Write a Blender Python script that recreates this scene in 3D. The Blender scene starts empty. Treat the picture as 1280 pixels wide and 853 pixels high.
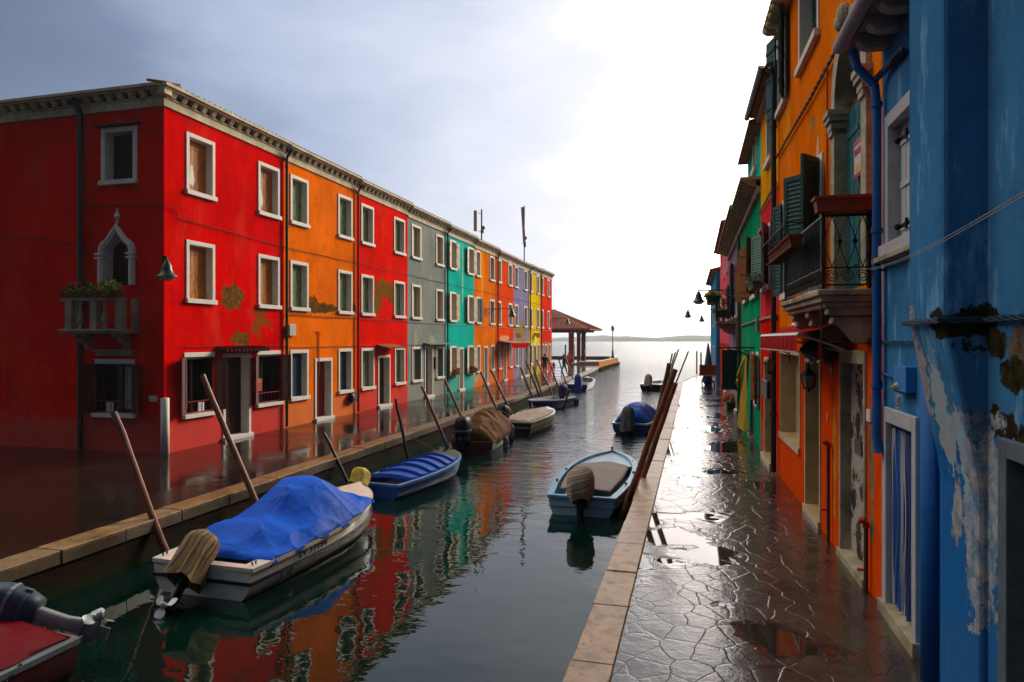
import bpy, math, random
from mathutils import Vector, Matrix, noise as mnoise
random.seed(7)
HAZE = True
SC = bpy.context.scene
COL = SC.collection
R = math.radians
# ------------------------------------------------------------ camera and surveying helpers (photo pixel -> point on a real plane)
F = 853.0; CX = 640.0; HOR = 425.0; H = 2.8; WZ = -0.6
A = math.atan(230 / 853.0); CA = math.cos(A); SA = math.sin(A)
def ray(px, py):
    u = (px - CX) / F; v = (HOR - py) / F
    return Vector((u * CA - SA, u * SA + CA, v))
EYE = Vector((0, 0, H))
def onX(px, py, X): d = ray(px, py); return EYE + d * (X / d.x)
def onY(px, py, Y): d = ray(px, py); return EYE + d * (Y / d.y)
def onZ(px, py, Z): d = ray(px, py); return EYE + d * ((Z - H) / d.z)

# ------------------------------------------------------------ object helpers
def tag(o, label=None, cat=None, group=None, kind=None):
    if label: o['label'] = label
    if cat: o['category'] = cat
    if group: o['group'] = group
    if kind: o['kind'] = kind
    return o
def thing(name, label, cat, loc=(0, 0, 0), rz=0, group=None, kind=None):
    o = bpy.data.objects.new(name, None); COL.objects.link(o)
    o.empty_display_size = .2
    o.location = loc; o.rotation_euler = (0, 0, rz)
    return tag(o, label, cat, group, kind)
def idT(a, b, c): return Vector((a, b, c))
class MB:
    def __init__(s, T=None): s.v = []; s.f = []; s.m = []; s.T = T or idT; s.mi = 0
    def add(s, vs, fs, T=None):
        T = T or s.T; n = len(s.v)
        s.v += [T(*p) for p in vs]; s.f += [tuple(i + n for i in f) for f in fs]; s.m += [s.mi] * len(fs)
        return s
    def box(s, a0, a1, b0, b1, c0, c1, T=None):
        return s.add([(a0,b0,c0),(a1,b0,c0),(a1,b1,c0),(a0,b1,c0),(a0,b0,c1),(a1,b0,c1),(a1,b1,c1),(a0,b1,c1)],
                     [(0,3,2,1),(4,5,6,7),(0,1,5,4),(1,2,6,5),(2,3,7,6),(3,0,4,7)], T)
    def quad(s, a, b, c, d, T=None): return s.add([a, b, c, d], [(0,1,2,3)], T)
    def hexa(s, bot, top, T=None):
        n = len(bot); fs = [tuple(range(n))[::-1], tuple(range(n, 2*n))]
        for i in range(n):
            j = (i+1) % n; fs.append((i, j, n+j, n+i))
        return s.add(list(bot) + list(top), fs, T)
    def prism(s, poly, w0, w1, T=None, ax=1):
        """poly of 2D points extruded along axis ax of the frame (a,b,c)"""
        def mk(p, w):
            return (w, p[0], p[1]) if ax == 0 else (p[0], w, p[1]) if ax == 1 else (p[0], p[1], w)
        return s.hexa([mk(p, w0) for p in poly], [mk(p, w1) for p in poly], T)
    def tube(s, pts, r, seg=8, T=None, cap=True):
        T = T or s.T
        P = [Vector(T(*p)) for p in pts]; n = len(P); rs = r if isinstance(r, (list, tuple)) else [r] * n
        base = len(s.v); up0 = None
        for i, p in enumerate(P):
            d = (P[min(i+1, n-1)] - P[max(i-1, 0)]).normalized()
            if up0 is None: up0 = Vector((0,0,1)) if abs(d.z) < .9 else Vector((1,0,0))
            a = (up0 - d * up0.dot(d)).normalized(); b = d.cross(a); up0 = a
            for k in range(seg):
                t = 2*math.pi*k/seg
                s.v.append(p + (a*math.cos(t) + b*math.sin(t)) * rs[i])
        for i in range(n-1):
            for k in range(seg):
                k2 = (k+1) % seg
                s.f.append((base+i*seg+k, base+i*seg+k2, base+(i+1)*seg+k2, base+(i+1)*seg+k)); s.m.append(s.mi)
        if cap:
            s.f.append(tuple(base+k for k in range(seg))[::-1]); s.m.append(s.mi)
            s.f.append(tuple(base+(n-1)*seg+k for k in range(seg))); s.m.append(s.mi)
        return s
    def loft(s, rings, T=None, cap=True):
        n = len(rings[0]); base = len(s.v); T = T or s.T
        for r_ in rings: s.v += [T(*p) for p in r_]
        for i in range(len(rings)-1):
            for k in range(n):
                k2 = (k+1) % n
                s.f.append((base+i*n+k, base+i*n+k2, base+(i+1)*n+k2, base+(i+1)*n+k)); s.m.append(s.mi)
        if cap:
            s.f.append(tuple(base+k for k in range(n))[::-1]); s.m.append(s.mi)
            s.f.append(tuple(base+(len(rings)-1)*n+k for k in range(n))); s.m.append(s.mi)
        return s
    def lathe(s, prof, c=(0,0,0), seg=14, T=None):
        return s.loft([[(c[0]+r*math.cos(2*math.pi*k/seg), c[1]+r*math.sin(2*math.pi*k/seg), c[2]+z) for k in range(seg)] for r, z in prof], T)
    def grid(s, fn, nu, nv, T=None):
        vs = [fn(i/nu, j/nv) for i in range(nu+1) for j in range(nv+1)]
        fs = [(i*(nv+1)+j, (i+1)*(nv+1)+j, (i+1)*(nv+1)+j+1, i*(nv+1)+j+1) for i in range(nu) for j in range(nv)]
        return s.add(vs, fs, T)
    def ball(s, c, r, seg=10, rings=6, T=None, sq=1.0):
        rx, ry, rz = r if isinstance(r, (tuple, list)) else (r, r, r)
        R_ = []
        for i in range(rings+1):
            ph = -math.pi/2 + math.pi*i/rings
            ch = max(.02, abs(math.cos(ph))**sq)
            R_.append([(c[0]+rx*ch*math.cos(2*math.pi*k/seg), c[1]+ry*ch*math.sin(2*math.pi*k/seg), c[2]+rz*math.copysign(abs(math.sin(ph))**sq, math.sin(ph))) for k in range(seg)])
        return s.loft(R_, T)
    def build(s, name, mats, parent=None, local=False, smooth=False, bevel=0, sub=0, solid=0, recalc=True, angle=None):
        me = bpy.data.meshes.new(name)
        off = Vector((0,0,0))
        if parent is not None and not local:
            q = parent
            while q is not None: off += q.location; q = q.parent
        me.from_pydata([Vector(p) - off for p in s.v], [], s.f)
        if not isinstance(mats, (list, tuple)): mats = [mats]
        for m in mats: me.materials.append(m)
        me.polygons.foreach_set('material_index', [min(i, len(mats)-1) for i in s.m])
        if recalc:
            import bmesh
            bm = bmesh.new(); bm.from_mesh(me); bmesh.ops.recalc_face_normals(bm, faces=bm.faces); bm.to_mesh(me); bm.free()
        if smooth: me.polygons.foreach_set('use_smooth', [True]*len(me.polygons))
        me.update()
        o = bpy.data.objects.new(name, me); COL.objects.link(o)
        if parent is not None: o.parent = parent
        if solid:
            m = o.modifiers.new('s', 'SOLIDIFY'); m.thickness = solid
        if bevel:
            m = o.modifiers.new('b', 'BEVEL'); m.width = bevel; m.segments = 2; m.limit_method = 'ANGLE'; m.angle_limit = R(40)
        if sub:
            m = o.modifiers.new('u', 'SUBSURF'); m.levels = sub; m.render_levels = sub
        return o

def text_obj(txt, size, M, mat, parent, name='lettering', extrude=0.002, sx=1.0, bold=0.0):
    cu = bpy.data.curves.new(name, 'FONT'); cu.body = txt; cu.size = size; cu.extrude = extrude; cu.offset = bold
    cu.align_x = 'CENTER'; cu.align_y = 'CENTER'
    t = bpy.data.objects.new(name + '_src', cu); COL.objects.link(t)
    bpy.context.view_layer.update()
    me = bpy.data.meshes.new_from_object(t.evaluated_get(bpy.context.evaluated_depsgraph_get()))
    bpy.data.objects.remove(t)
    me.transform(M @ Matrix.Diagonal((sx, 1, 1, 1)))
    me.materials.clear(); me.materials.append(mat)
    o = bpy.data.objects.new(name, me); COL.objects.link(o)
    if parent is not None: o.parent = parent
    return o
def frameM(origin, xdir, ydir):
    x = Vector(xdir).normalized(); y = Vector(ydir).normalized(); z = x.cross(y)
    m = Matrix((x, y, z)).transposed().to_4x4(); m.translation = Vector(origin); return m

# ------------------------------------------------------------ materials
def lin(h):
    if isinstance(h, (tuple, list)): return tuple(h[:3]) + (1,)
    o = []
    for i in (0, 2, 4):
        c = int(h[i:i+2], 16) / 255
        o.append(c/12.92 if c <= .04045 else ((c+.055)/1.055)**2.4)
    return tuple(o) + (1,)
class NT:
    def __init__(s, name):
        s.mat = bpy.data.materials.new(name); s.mat.use_nodes = True
        s.t = s.mat.node_tree; s.n = s.t.nodes; s.b = s.n['Principled BSDF']
        s.geo = None
    def N(s, ty, **kw):
        n = s.n.new(ty)
        for k, v in kw.items():
            if k.startswith('i_'): n.inputs[k[2:].replace('_', ' ')].default_value = v
            else: setattr(n, k, v)
        return n
    def L(s, a, b): s.t.links.new(a, b)
    def pos(s):
        if s.geo is None: s.geo = s.N('ShaderNodeNewGeometry')
        return s.geo.outputs['Position']
    def mapped(s, scale, vec=None):
        m = s.N('ShaderNodeMapping'); m.inputs['Scale'].default_value = scale
        s.L(vec or s.pos(), m.inputs['Vector']); return m.outputs[0]
    def noise(s, scale=5, detail=4, rough=.6, sc=None, vec=None, dist=0):
        n = s.N('ShaderNodeTexNoise'); n.inputs['Scale'].default_value = scale; n.inputs['Detail'].default_value = detail
        n.inputs['Roughness'].default_value = rough; n.inputs['Distortion'].default_value = dist
        s.L(s.mapped(sc, vec) if sc else (vec or s.pos()), n.inputs['Vector']); return n.outputs['Fac']
    def ramp(s, fac, stops, interp='LINEAR'):
        n = s.N('ShaderNodeValToRGB'); n.color_ramp.interpolation = interp
        e = n.color_ramp.elements
        while len(e) < len(stops): e.new(.5)
        for i, (p, c) in enumerate(stops):
            e[i].position = p; e[i].color = (c, c, c, 1) if isinstance(c, (int, float)) else lin(c)
        s.L(fac, n.inputs[0]); return n.outputs[0]
    def math(s, op, a, b=None, c=None, clamp=False):
        n = s.N('ShaderNodeMath', operation=op); n.use_clamp = clamp
        for i, x in enumerate((a, b, c)):
            if x is None: continue
            if isinstance(x, (int, float)): n.inputs[i].default_value = x
            else: s.L(x, n.inputs[i])
        return n.outputs[0]
    def mix(s, f, a, b, mode='MIX'):
        n = s.N('ShaderNodeMix', data_type='RGBA', blend_type=mode)
        for i, x in ((0, f), (6, a), (7, b)):
            if isinstance(x, (int, float)): n.inputs[i].default_value = x
            elif isinstance(x, (str, tuple)): n.inputs[i].default_value = lin(x)
            else: s.L(x, n.inputs[i])
        return n.outputs[2]
    def sep(s, v=None):
        n = s.N('ShaderNodeSeparateXYZ'); s.L(v or s.pos(), n.inputs[0]); return n.outputs
    def bump(s, h, strength=.3, dist=.02, normal=None):
        n = s.N('ShaderNodeBump'); n.inputs['Strength'].default_value = strength; n.inputs['Distance'].default_value = dist
        s.L(h, n.inputs['Height'])
        if normal: s.L(normal, n.inputs['Normal'])
        return n.outputs[0]
    def out(s, col=None, rough=None, normal=None, **kw):
        for k, x in (('Base Color', col), ('Roughness', rough), ('Normal', normal)):
            if x is None: continue
            if isinstance(x, (int, float)): s.b.inputs[k].default_value = x
            elif isinstance(x, (str, tuple)): s.b.inputs[k].default_value = lin(x)
            else: s.L(x, s.b.inputs[k])
        for k, v in kw.items(): s.b.inputs[k.replace('_', ' ')].default_value = v
        return s.mat
def darker(c, k):
    c = lin(c); return (c[0]*k, c[1]*k, c[2]*k)
def mixc(a, b, t):
    a = lin(a); b = lin(b); return tuple(a[i]*(1-t)+b[i]*t for i in range(3))
_mc = {}
def mat(name, col, rough=.6, metal=0, var=.25, scale=6, sc=None, bump=.15, bscale=40, col2=None, spec=None, coat=0):
    key = (name, str(col))
    if key in _mc: return _mc[key]
    t = NT(name)
    n = t.noise(scale, 5, .65, sc=sc)
    f = t.ramp(n, [(.32, 0.0), (.7, 1.0)])
    c = t.mix(f, darker(col, 1-var), col2 if col2 else darker(col, 1+var*.5))
    nb = t.noise(bscale, 3, .6, sc=sc)
    kw = dict(Metallic=metal)
    if rough >= .5 and spec is None: spec = .22
    if spec is not None: kw['Specular IOR Level'] = spec
    if coat: kw['Coat_Weight'] = coat
    r = t.math('ADD', t.math('MULTIPLY', n, .25), rough-.12, clamp=True)
    m = t.out(c, r, t.bump(nb, bump, .01) if bump else None, **kw)
    _mc[key] = m; return m
def plaster(name, col, patches=(), streak=.3, wear=.25, bump=.5, rough=.78, damp='8c8478', dampz=.75, var=.22, bleach=None, bth=.58, low=None):
    """limewashed render: blotches, rain streaks, damp foot; patches = (centre, radii, colour, colour2, raggedness)"""
    t = NT(name)
    big = t.noise(.55, 6, .62); fine = t.noise(9, 6, .7)
    c = t.mix(t.ramp(big, [(.3, 0.), (.72, 1.)]), darker(col, 1-var), darker(col, 1+var*.7))
    st = t.noise(1, 5, .65, sc=(4.5, 4.5, .35))
    c = t.mix(t.math('MULTIPLY', t.ramp(st, [(.5, 0.), (.72, 1.)]), streak), c, darker(col, .45))
    st2 = t.noise(1, 6, .7, sc=(1.1, 1.1, .30)); c = t.mix(t.math('MULTIPLY', t.ramp(st2, [(.52, 0.), (.62, 1.)]), streak*.55), c, mixc(col, 'd8b890', .22))
    md = t.noise(2.1, 7, .7); c = t.mix(t.math('MULTIPLY', t.ramp(md, [(.50, 0.), (.60, 1.)]), .42), c, darker(col, .62))
    if bleach:
        b1 = t.noise(1, 5, .7, sc=(3.2, 3.2, .8))
        c = t.mix(t.ramp(b1, [(bth, 0.), (bth+.08, .75)]), c, bleach)
    sp = t.noise(3.2, 8, .78)
    c = t.mix(t.math('MULTIPLY', t.ramp(sp, [(.62, 0.), (.68, 1.)]), wear), c, mixc(col, 'b89a70', .5))
    z = t.sep()[2]
    if low: c = t.mix(t.ramp(t.math('MULTIPLY', t.math('ADD', z, t.math('MULTIPLY', t.noise(1.1,6,.7), 1.2)), .2), [(low[1]/5, .85), (low[1]/5+.04, 0.)]), c, low[0])
    dm = t.math('ADD', z, t.math('MULTIPLY', t.noise(1.3, 6, .7), -dampz*2))
    dmask = t.math('MULTIPLY', t.ramp(t.math('SUBTRACT', 1.0, t.math('ADD', dm, 1-dampz*0.2), clamp=True), [(0., 0.), (.25, .55)]), .8)
    c = t.mix(dmask, c, mixc(col, damp, .55))
    h = t.math('MULTIPLY', fine, .5)
    for (cen, rad, c1, c2, rag) in patches:
        m = t.N('ShaderNodeMapping', vector_type='TEXTURE'); m.inputs['Location'].default_value = cen; m.inputs['Scale'].default_value = rad
        t.L(t.pos(), m.inputs['Vector'])
        ln = t.N('ShaderNodeVectorMath', operation='LENGTH'); t.L(m.outputs[0], ln.inputs[0])
        v = t.math('ADD', ln.outputs['Value'], t.math('MULTIPLY', t.math('SUBTRACT', t.noise(3.4, 10, .74), .5), rag*1.9))
        k = t.ramp(v, [(.80, 1.), (.84, 0.)])
        pc = t.mix(t.ramp(t.noise(7, 6, .7), [(.4, 0.), (.6, 1.)]), c1, c2)
        c = t.mix(k, c, pc)
        h = t.math('SUBTRACT', h, t.math('MULTIPLY', k, .9))
    r = t.math('ADD', t.math('MULTIPLY', fine, .2), rough-.1)
    return t.out(c, r, t.bump(h, bump, .02), **{'Specular IOR Level': 0.0})
STONE = mat('istrian_stone', 'b5ac98', .7, var=.3, scale=3, bump=.4, bscale=25, col2='c9c1ae')
STONEG = mat('aged_stone', '8d8570', .8, var=.45, scale=2.5, bump=.6, bscale=14, col2='b0a68c')
STONEW = mat('painted_frame', 'cfcac0', .6, var=.12, scale=4, bump=.2)
STONEC = mat('cornice_stone', 'c2b088', .75, var=.4, scale=2.2, bump=.4, bscale=18, col2='d8cba6')
IRON = mat('wrought_iron', '14181a', .45, .6, var=.3, scale=20, bump=.1)
DARKG = mat('dark_glass', '0c1112', .12, var=.3, scale=2, bump=0)
BLACKP = mat('black_pipe', '101416', .4, .2, var=.3, scale=8, bump=.1)
TILE = mat('roof_tile', '7a4a34', .8, var=.45, scale=5, bump=.5, bscale=20, col2='9a6a4c')
WIREM = mat('cable_sheath', '15120f', .6, var=.3, bump=0)
PALECAB = mat('pale_cable', '8f8a80', .5, var=.3, bump=0)

# ------------------------------------------------------------ facades
class Fac:
    """a facade plane: u along it (away from the camera), w outward (towards the canal), z up"""
    def __init__(s, p0, p1, side):
        s.p0 = Vector((p0[0], p0[1], 0)); d = Vector((p1[0]-p0[0], p1[1]-p0[1], 0)); s.len = d.length; s.U = d.normalized()
        s.N = Vector((s.U.y, -s.U.x, 0)) if side == 'L' else Vector((-s.U.y, s.U.x, 0))
    def T(s, u, w, z): return s.p0 + s.U*u + s.N*w + Vector((0, 0, z))
    def uz(s, px, py, w=0):
        d = ray(px, py); o = s.p0 + s.N*w
        t = (o - EYE).dot(s.N) / d.dot(s.N); P = EYE + d*t
        return (P - s.p0).dot(s.U), P.z
    def u(s, px, w=0): return s.uz(px, 300, w)[0]
    def z(s, px, py, w=0): return s.uz(px, py, w)[1]

def wall_mesh(fac, u0, u1, z0, z1, holes, mat_, parent, name='wall', depth=9, start=True):
    us = sorted({u0, u1} | {x for h in holes for x in h[:2]}); zs = sorted({z0, z1} | {x for h in holes for x in h[2:4]})
    mb = MB(fac.T)
    # vertical split for long walls is not needed; front skin with openings
    for i in range(len(us)-1):
        for j in range(len(zs)-1):
            cu = (us[i]+us[i+1])/2; cz = (zs[j]+zs[j+1])/2
            if cu < u0 or cu > u1 or any(h[0] < cu < h[1] and h[2] < cz < h[3] for h in holes): continue
            mb.quad((us[i],0,zs[j]), (us[i+1],0,zs[j]), (us[i+1],0,zs[j+1]), (us[i],0,zs[j+1]))
    for h in holes:   # reveals behind the stone frames
        a, b, c, d = h[:4]; e = -.34
        mb.quad((a,0,c),(a,e,c),(a,e,d),(a,0,d)); mb.quad((b,0,c),(b,e,c),(b,e,d),(b,0,d))
        mb.quad((a,0,d),(b,0,d),(b,e,d),(a,e,d)); mb.quad((a,0,c),(b,0,c),(b,e,c),(a,e,c)); mb.quad((a,e,c),(b,e,c),(b,e,d),(a,e,d))
    if start: mb.quad((u0,0,z0),(u0,-depth,z0),(u0,-depth,z1),(u0,0,z1))
    mb.quad((u1,0,z0),(u1,-depth,z0),(u1,-depth,z1),(u1,0,z1))
    mb.quad((u0,-depth,z0),(u1,-depth,z0),(u1,-depth,z1),(u0,-depth,z1))
    return mb.build(name, mat_, parent)

def leaf(mb, u, z0, z1, width, ang, side, w=0.035, louvre=False, thick=.04):
    """shutter leaf hinged at u; side -1: opening lies at +u; +1: opening lies at -u"""
    c, s_ = math.cos(R(ang)), math.sin(R(ang)); dx = c if side < 0 else -c; dy = s_
    nx, ny = (-dy, dx)
    if side > 0: nx, ny = dy, -dx
    T0 = mb.T
    def T(a, b, z): return T0(u + dx*a + nx*b, w + dy*a + ny*b, z)
    if louvre:
        fr = .07
        mb.box(0, fr, -thick/2, thick/2, z0, z1, T); mb.box(width-fr, width, -thick/2, thick/2, z0, z1, T)
        mb.box(fr, width-fr, -thick/2, thick/2, z0, z0+.1, T); mb.box(fr, width-fr, -thick/2, thick/2, z1-.08, z1, T)
        mb.box(fr, width-fr, -thick/2, thick/2, (z0+z1)/2-.03, (z0+z1)/2+.03, T)
        n = int((z1-z0)/.075)
        for k in range(n):
            zz = z0+.1+(z1-z0-.18)*k/n
            mb.hexa([(fr,-.018,zz),(width-fr,-.018,zz),(width-fr,-.008,zz),(fr,-.008,zz)], [(fr,.008,zz+.06),(width-fr,.008,zz+.06),(width-fr,.018,zz+.06),(fr,.018,zz+.06)], T)
        mb.box(fr, width-fr, -.004, .004, z0+.1, z1-.08, T)
    else:
        n = max(2, int(round(width/.14)))
        for k in range(n):
            mb.box(width*k/n+.003, width*(k+1)/n-.003, -thick/2, thick/2-.004*(k % 2), z0, z1, T)
        mb.box(.01, width-.01, -thick/2+.012, thick/2-.012, z0+.01, z1-.01, T)
        for f in (.14, .5, .86):
            zz = z0+(z1-z0)*f; mb.box(.02, width-.02, -thick/2-.02, thick/2+.012, zz-.035, zz+.035, T)

def window(fac, parent, ua, ub, zb, zt, fmat, smat, style='closed', bw=.1, proud=.03, pane=True, depth=.2, sill=.06, frame=True, ang=170, louvre=False, leafz=None):
    mb = MB(fac.T)
    mb.box(ua, ua+bw, -.3, proud, zb, zt); mb.box(ub-bw, ub, -.3, proud, zb, zt)
    mb.box(ua+bw, ub-bw, -.3, proud, zt-bw, zt); 
    mb.box(ua-.03, ub+.03, .002, proud+sill, zb-.045, zb+.075); mb.box(ua+bw, ub-bw, -.3, .002, zb, zb+.075)
    w = mb.build('window', fmat, parent, bevel=.008)
    a, b, c, d = ua+bw, ub-bw, zb+.075, zt-bw
    if style in ('closed',):
        s = MB(fac.T); hw = (b-a)/2
        leaf(s, a+.005, c, d, hw-.008, 0, -1, w=-depth, louvre=louvre); leaf(s, b-.005, c, d, hw-.008, 0, 1, w=-depth, louvre=louvre)
        s.build('shutter', smat, w)
    else:
        g = MB(fac.T); g.box(a, b, -.30, -.28, c, d); g.build('pane', DARKG, w)
        m = MB(fac.T)
        m.box(a, a+.05, -.275, -.24, c, d); m.box(b-.05, b, -.275, -.24, c, d); m.box((a+b)/2-.03, (a+b)/2+.03, -.272, -.235, c, d)
        m.box(a, b, -.27, -.242, (c+d)/2+.2, (c+d)/2+.235); m.box(a, b, -.275, -.24, d-.05, d); m.box(a, b, -.275, -.24, c, c+.05)
        m.build('sash', STONEW if style != 'dark' else BLACKP, w)
        hw = (b-a)/2
        if style == 'half':
            s = MB(fac.T); leaf(s, a+.004, c, d, hw*.95, 8, -1, w=-.18); s.build('shutter', smat, w)
            s = MB(fac.T); leaf(s, b-.004, c, d, hw*.5, 85, 1, w=-.2); s.build('shutter', smat, w)
        if style == 'open':
            z0, z1 = leafz or (c-.02, d+.02)
            s = MB(fac.T); leaf(s, a-.01, z0, z1, hw, ang, -1, w=proud+.03, louvre=louvre); s.build('shutter', smat, w)
            s = MB(fac.T); leaf(s, b+.01, z0, z1, hw, ang, 1, w=proud+.03, louvre=louvre); s.build('shutter', smat, w)
    return w

def door(fac, parent, ua, ub, zt, fmat, dmat, bw=.12, proud=.03, depth=.24, step=True, z0=0.0, panels=True):
    mb = MB(fac.T)
    mb.box(ua, ua+bw, -.3, proud, z0, zt); mb.box(ub-bw, ub, -.3, proud, z0, zt); mb.box(ua+bw, ub-bw, -.3, proud, zt-bw, zt)
    if step: mb.box(ua-.02, ub+.02, -.3, proud+.08, -.05, z0+.10)
    fr = mb.build('door_frame', fmat, parent, bevel=.008)
    d = MB(fac.T); a, b = ua+bw, ub-bw
    d.box(a, b, -depth-.04, -depth, z0+.1, zt-bw)
    if panels:
        for (f0, f1) in ((.06, .3), (.36, .62), (.68, .94)):
            h = zt-bw-z0-.1
            for (g0, g1) in ((.1, .46), (.54, .9)):
                d.box(a+(b-a)*g0, a+(b-a)*g1, -depth, -depth+.015, z0+.1+h*f0, z0+.1+h*f1)
    dd = d.build('door', dmat, parent, bevel=.006)
    k = MB(fac.T); k.ball((b-.08, -depth+.05, z0+1.05), .03); k.build('handle', mat('brass', '8a6a30', .35, .9, bump=0), dd, smooth=True)
    return fr
# ============================================================ LEFT ROW OF HOUSES
XL = -12.6
LF = Fac((XL, 0), (XL, 100), 'L')
def yl(px): return LF.u(px)
def cornice(fac, u0, u1, zt, parent, m=STONEC, wmax=.30, ext=0, name='cornice'):
    mb = MB(fac.T)
    mb.box(u0, u1, -.3, .05, zt, zt+.2); mb.box(u0, u1, -.3, .08, zt+.2, zt+.235)
    n = max(1, int((u1-u0)/.34)); st = (u1-u0)/n
    for k in range(n):
        c = u0+(k+.5)*st
        mb.hexa([(c-.075,.05,zt+.235),(c+.075,.05,zt+.235),(c+.075,.12,zt+.235),(c-.075,.12,zt+.235)],
                [(c-.075,.05,zt+.37),(c+.075,.05,zt+.37),(c+.075,wmax-.1,zt+.37),(c-.075,wmax-.1,zt+.37)])
    mb.box(u0-ext*.8, u1, -.3, wmax-.06, zt+.37, zt+.42); mb.box(u0-ext, u1, -.3, wmax, zt+.42, zt+.49)
    return mb.build(name, m, parent)
def tile_roof(fac, u0, u1, z, parent, w0=.42, depth=4.6, rise=1.25, m=TILE, name='roof'):
    mb = MB(fac.T); n = max(2, int((u1-u0)/.2))
    prof = []
    for k in range(n*4+1):
        ph = k/4*2*math.pi; prof.append((u0+(u1-u0)*k/(n*4), .026*math.cos(ph)))
    vs = []
    N = len(prof)
    for (w, dz) in ((w0, 0), (w0-.02, .03), (-depth, rise), (-2*depth, -.05)):
        vs += [(u, w, z+.02+dz+h) for u, h in prof]
    for (w, dz) in ((w0, -.045), (-2*depth, -.1)):
        vs += [(u, w, z+dz) for u, h in prof]
    fs = []
    for r in range(3): fs += [(r*N+i, r*N+i+1, (r+1)*N+i+1, (r+1)*N+i) for i in range(N-1)]
    fs += [(i, i+1, 4*N+i+1, 4*N+i) for i in range(N-1)] + [(4*N+i, 4*N+i+1, 5*N+i+1, 5*N+i) for i in range(N-1)]
    mb.add(vs, fs)
    # gable ends
    for e in (0, N-1): mb.add([vs[4*N+e], vs[N+e], vs[2*N+e], vs[3*N+e], vs[5*N+e]], [(0,1,2,3,4)])
    return mb.build(name, m, parent)
def cable(fac, pts, parent, r=.014, m=WIREM, name='cable'):
    mb = MB(fac.T); P = []
    for i in range(len(pts)-1):
        a, b = pts[i], pts[i+1]; n = max(1, int(abs(b[0]-a[0])/.6))
        for k in range(n): 
            t = k/n; P.append((a[0]+(b[0]-a[0])*t, .035+random.uniform(-.008,.008), a[1]+(b[1]-a[1])*t + random.uniform(-.012,.012)))
    P.append((pts[-1][0], .035, pts[-1][1])); mb.tube(P, r, 5)
    return mb.build(name, m, parent)
def downpipe(fac, u, zt, z0, parent, r=.05, m=BLACKP, w=.09, kink=True):
    mb = MB(fac.T); p = [(u, w, z0), (u, w, zt)]
    if kink: p += [(u, w+.02, zt+.1), (u, .3, zt+.33)]
    mb.tube(p, r, 8)
    z = z0+.6
    while z < zt: mb.tube([(u, w, z), (u, w, z+.05)], r+.014, 8); z += 1.9
    return mb.build('downpipe', m, parent, smooth=False)

ZF = [(6.58, 8.14), (3.79, 5.37), (.86, 2.47)]
sh_brown = mat('brown_shutter', 'b4601a', .55, var=.4, scale=4, sc=(6,6,1), col2='d8842c')
sh_green = mat('weathered_green_shutter', '3f7460', .7, var=.35, scale=3, sc=(5,5,1.2), col2='a4ac74')
sh_olive = mat('olive_shutter', '5c6c38', .7, var=.4, scale=3, sc=(5,5,1.2), col2='8a9850')
sh_dgreen = mat('dark_green_shutter', '12332c', .55, var=.35, scale=4, sc=(5,5,1))
sh_cream = mat('cream_shutter', 'd8c9a0', .6, var=.2, scale=4, sc=(5,5,1))
sh_blue = mat('blue_green_shutter', '1f3f52', .6, var=.35, scale=4, sc=(5,5,1))
sh_grey = mat('grey_shutter', '76847c', .65, var=.3, scale=4, sc=(5,5,1))
dr_red = mat('dark_red_door', '2a0808', .5, var=.3, scale=5, sc=(5,5,1))
dr_redl = mat('red_door', '8c1c10', .5, var=.3, scale=5, sc=(5,5,1))
dr_brown = mat('brown_door', '4a2a18', .55, var=.4, scale=5, sc=(5,5,1))
dr_grey = mat('grey_door', '4c4a48', .55, var=.3, scale=5, sc=(5,5,1))
dr_tan = mat('tan_door', '8a7a62', .6, var=.3, scale=5, sc=(5,5,1))

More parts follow.
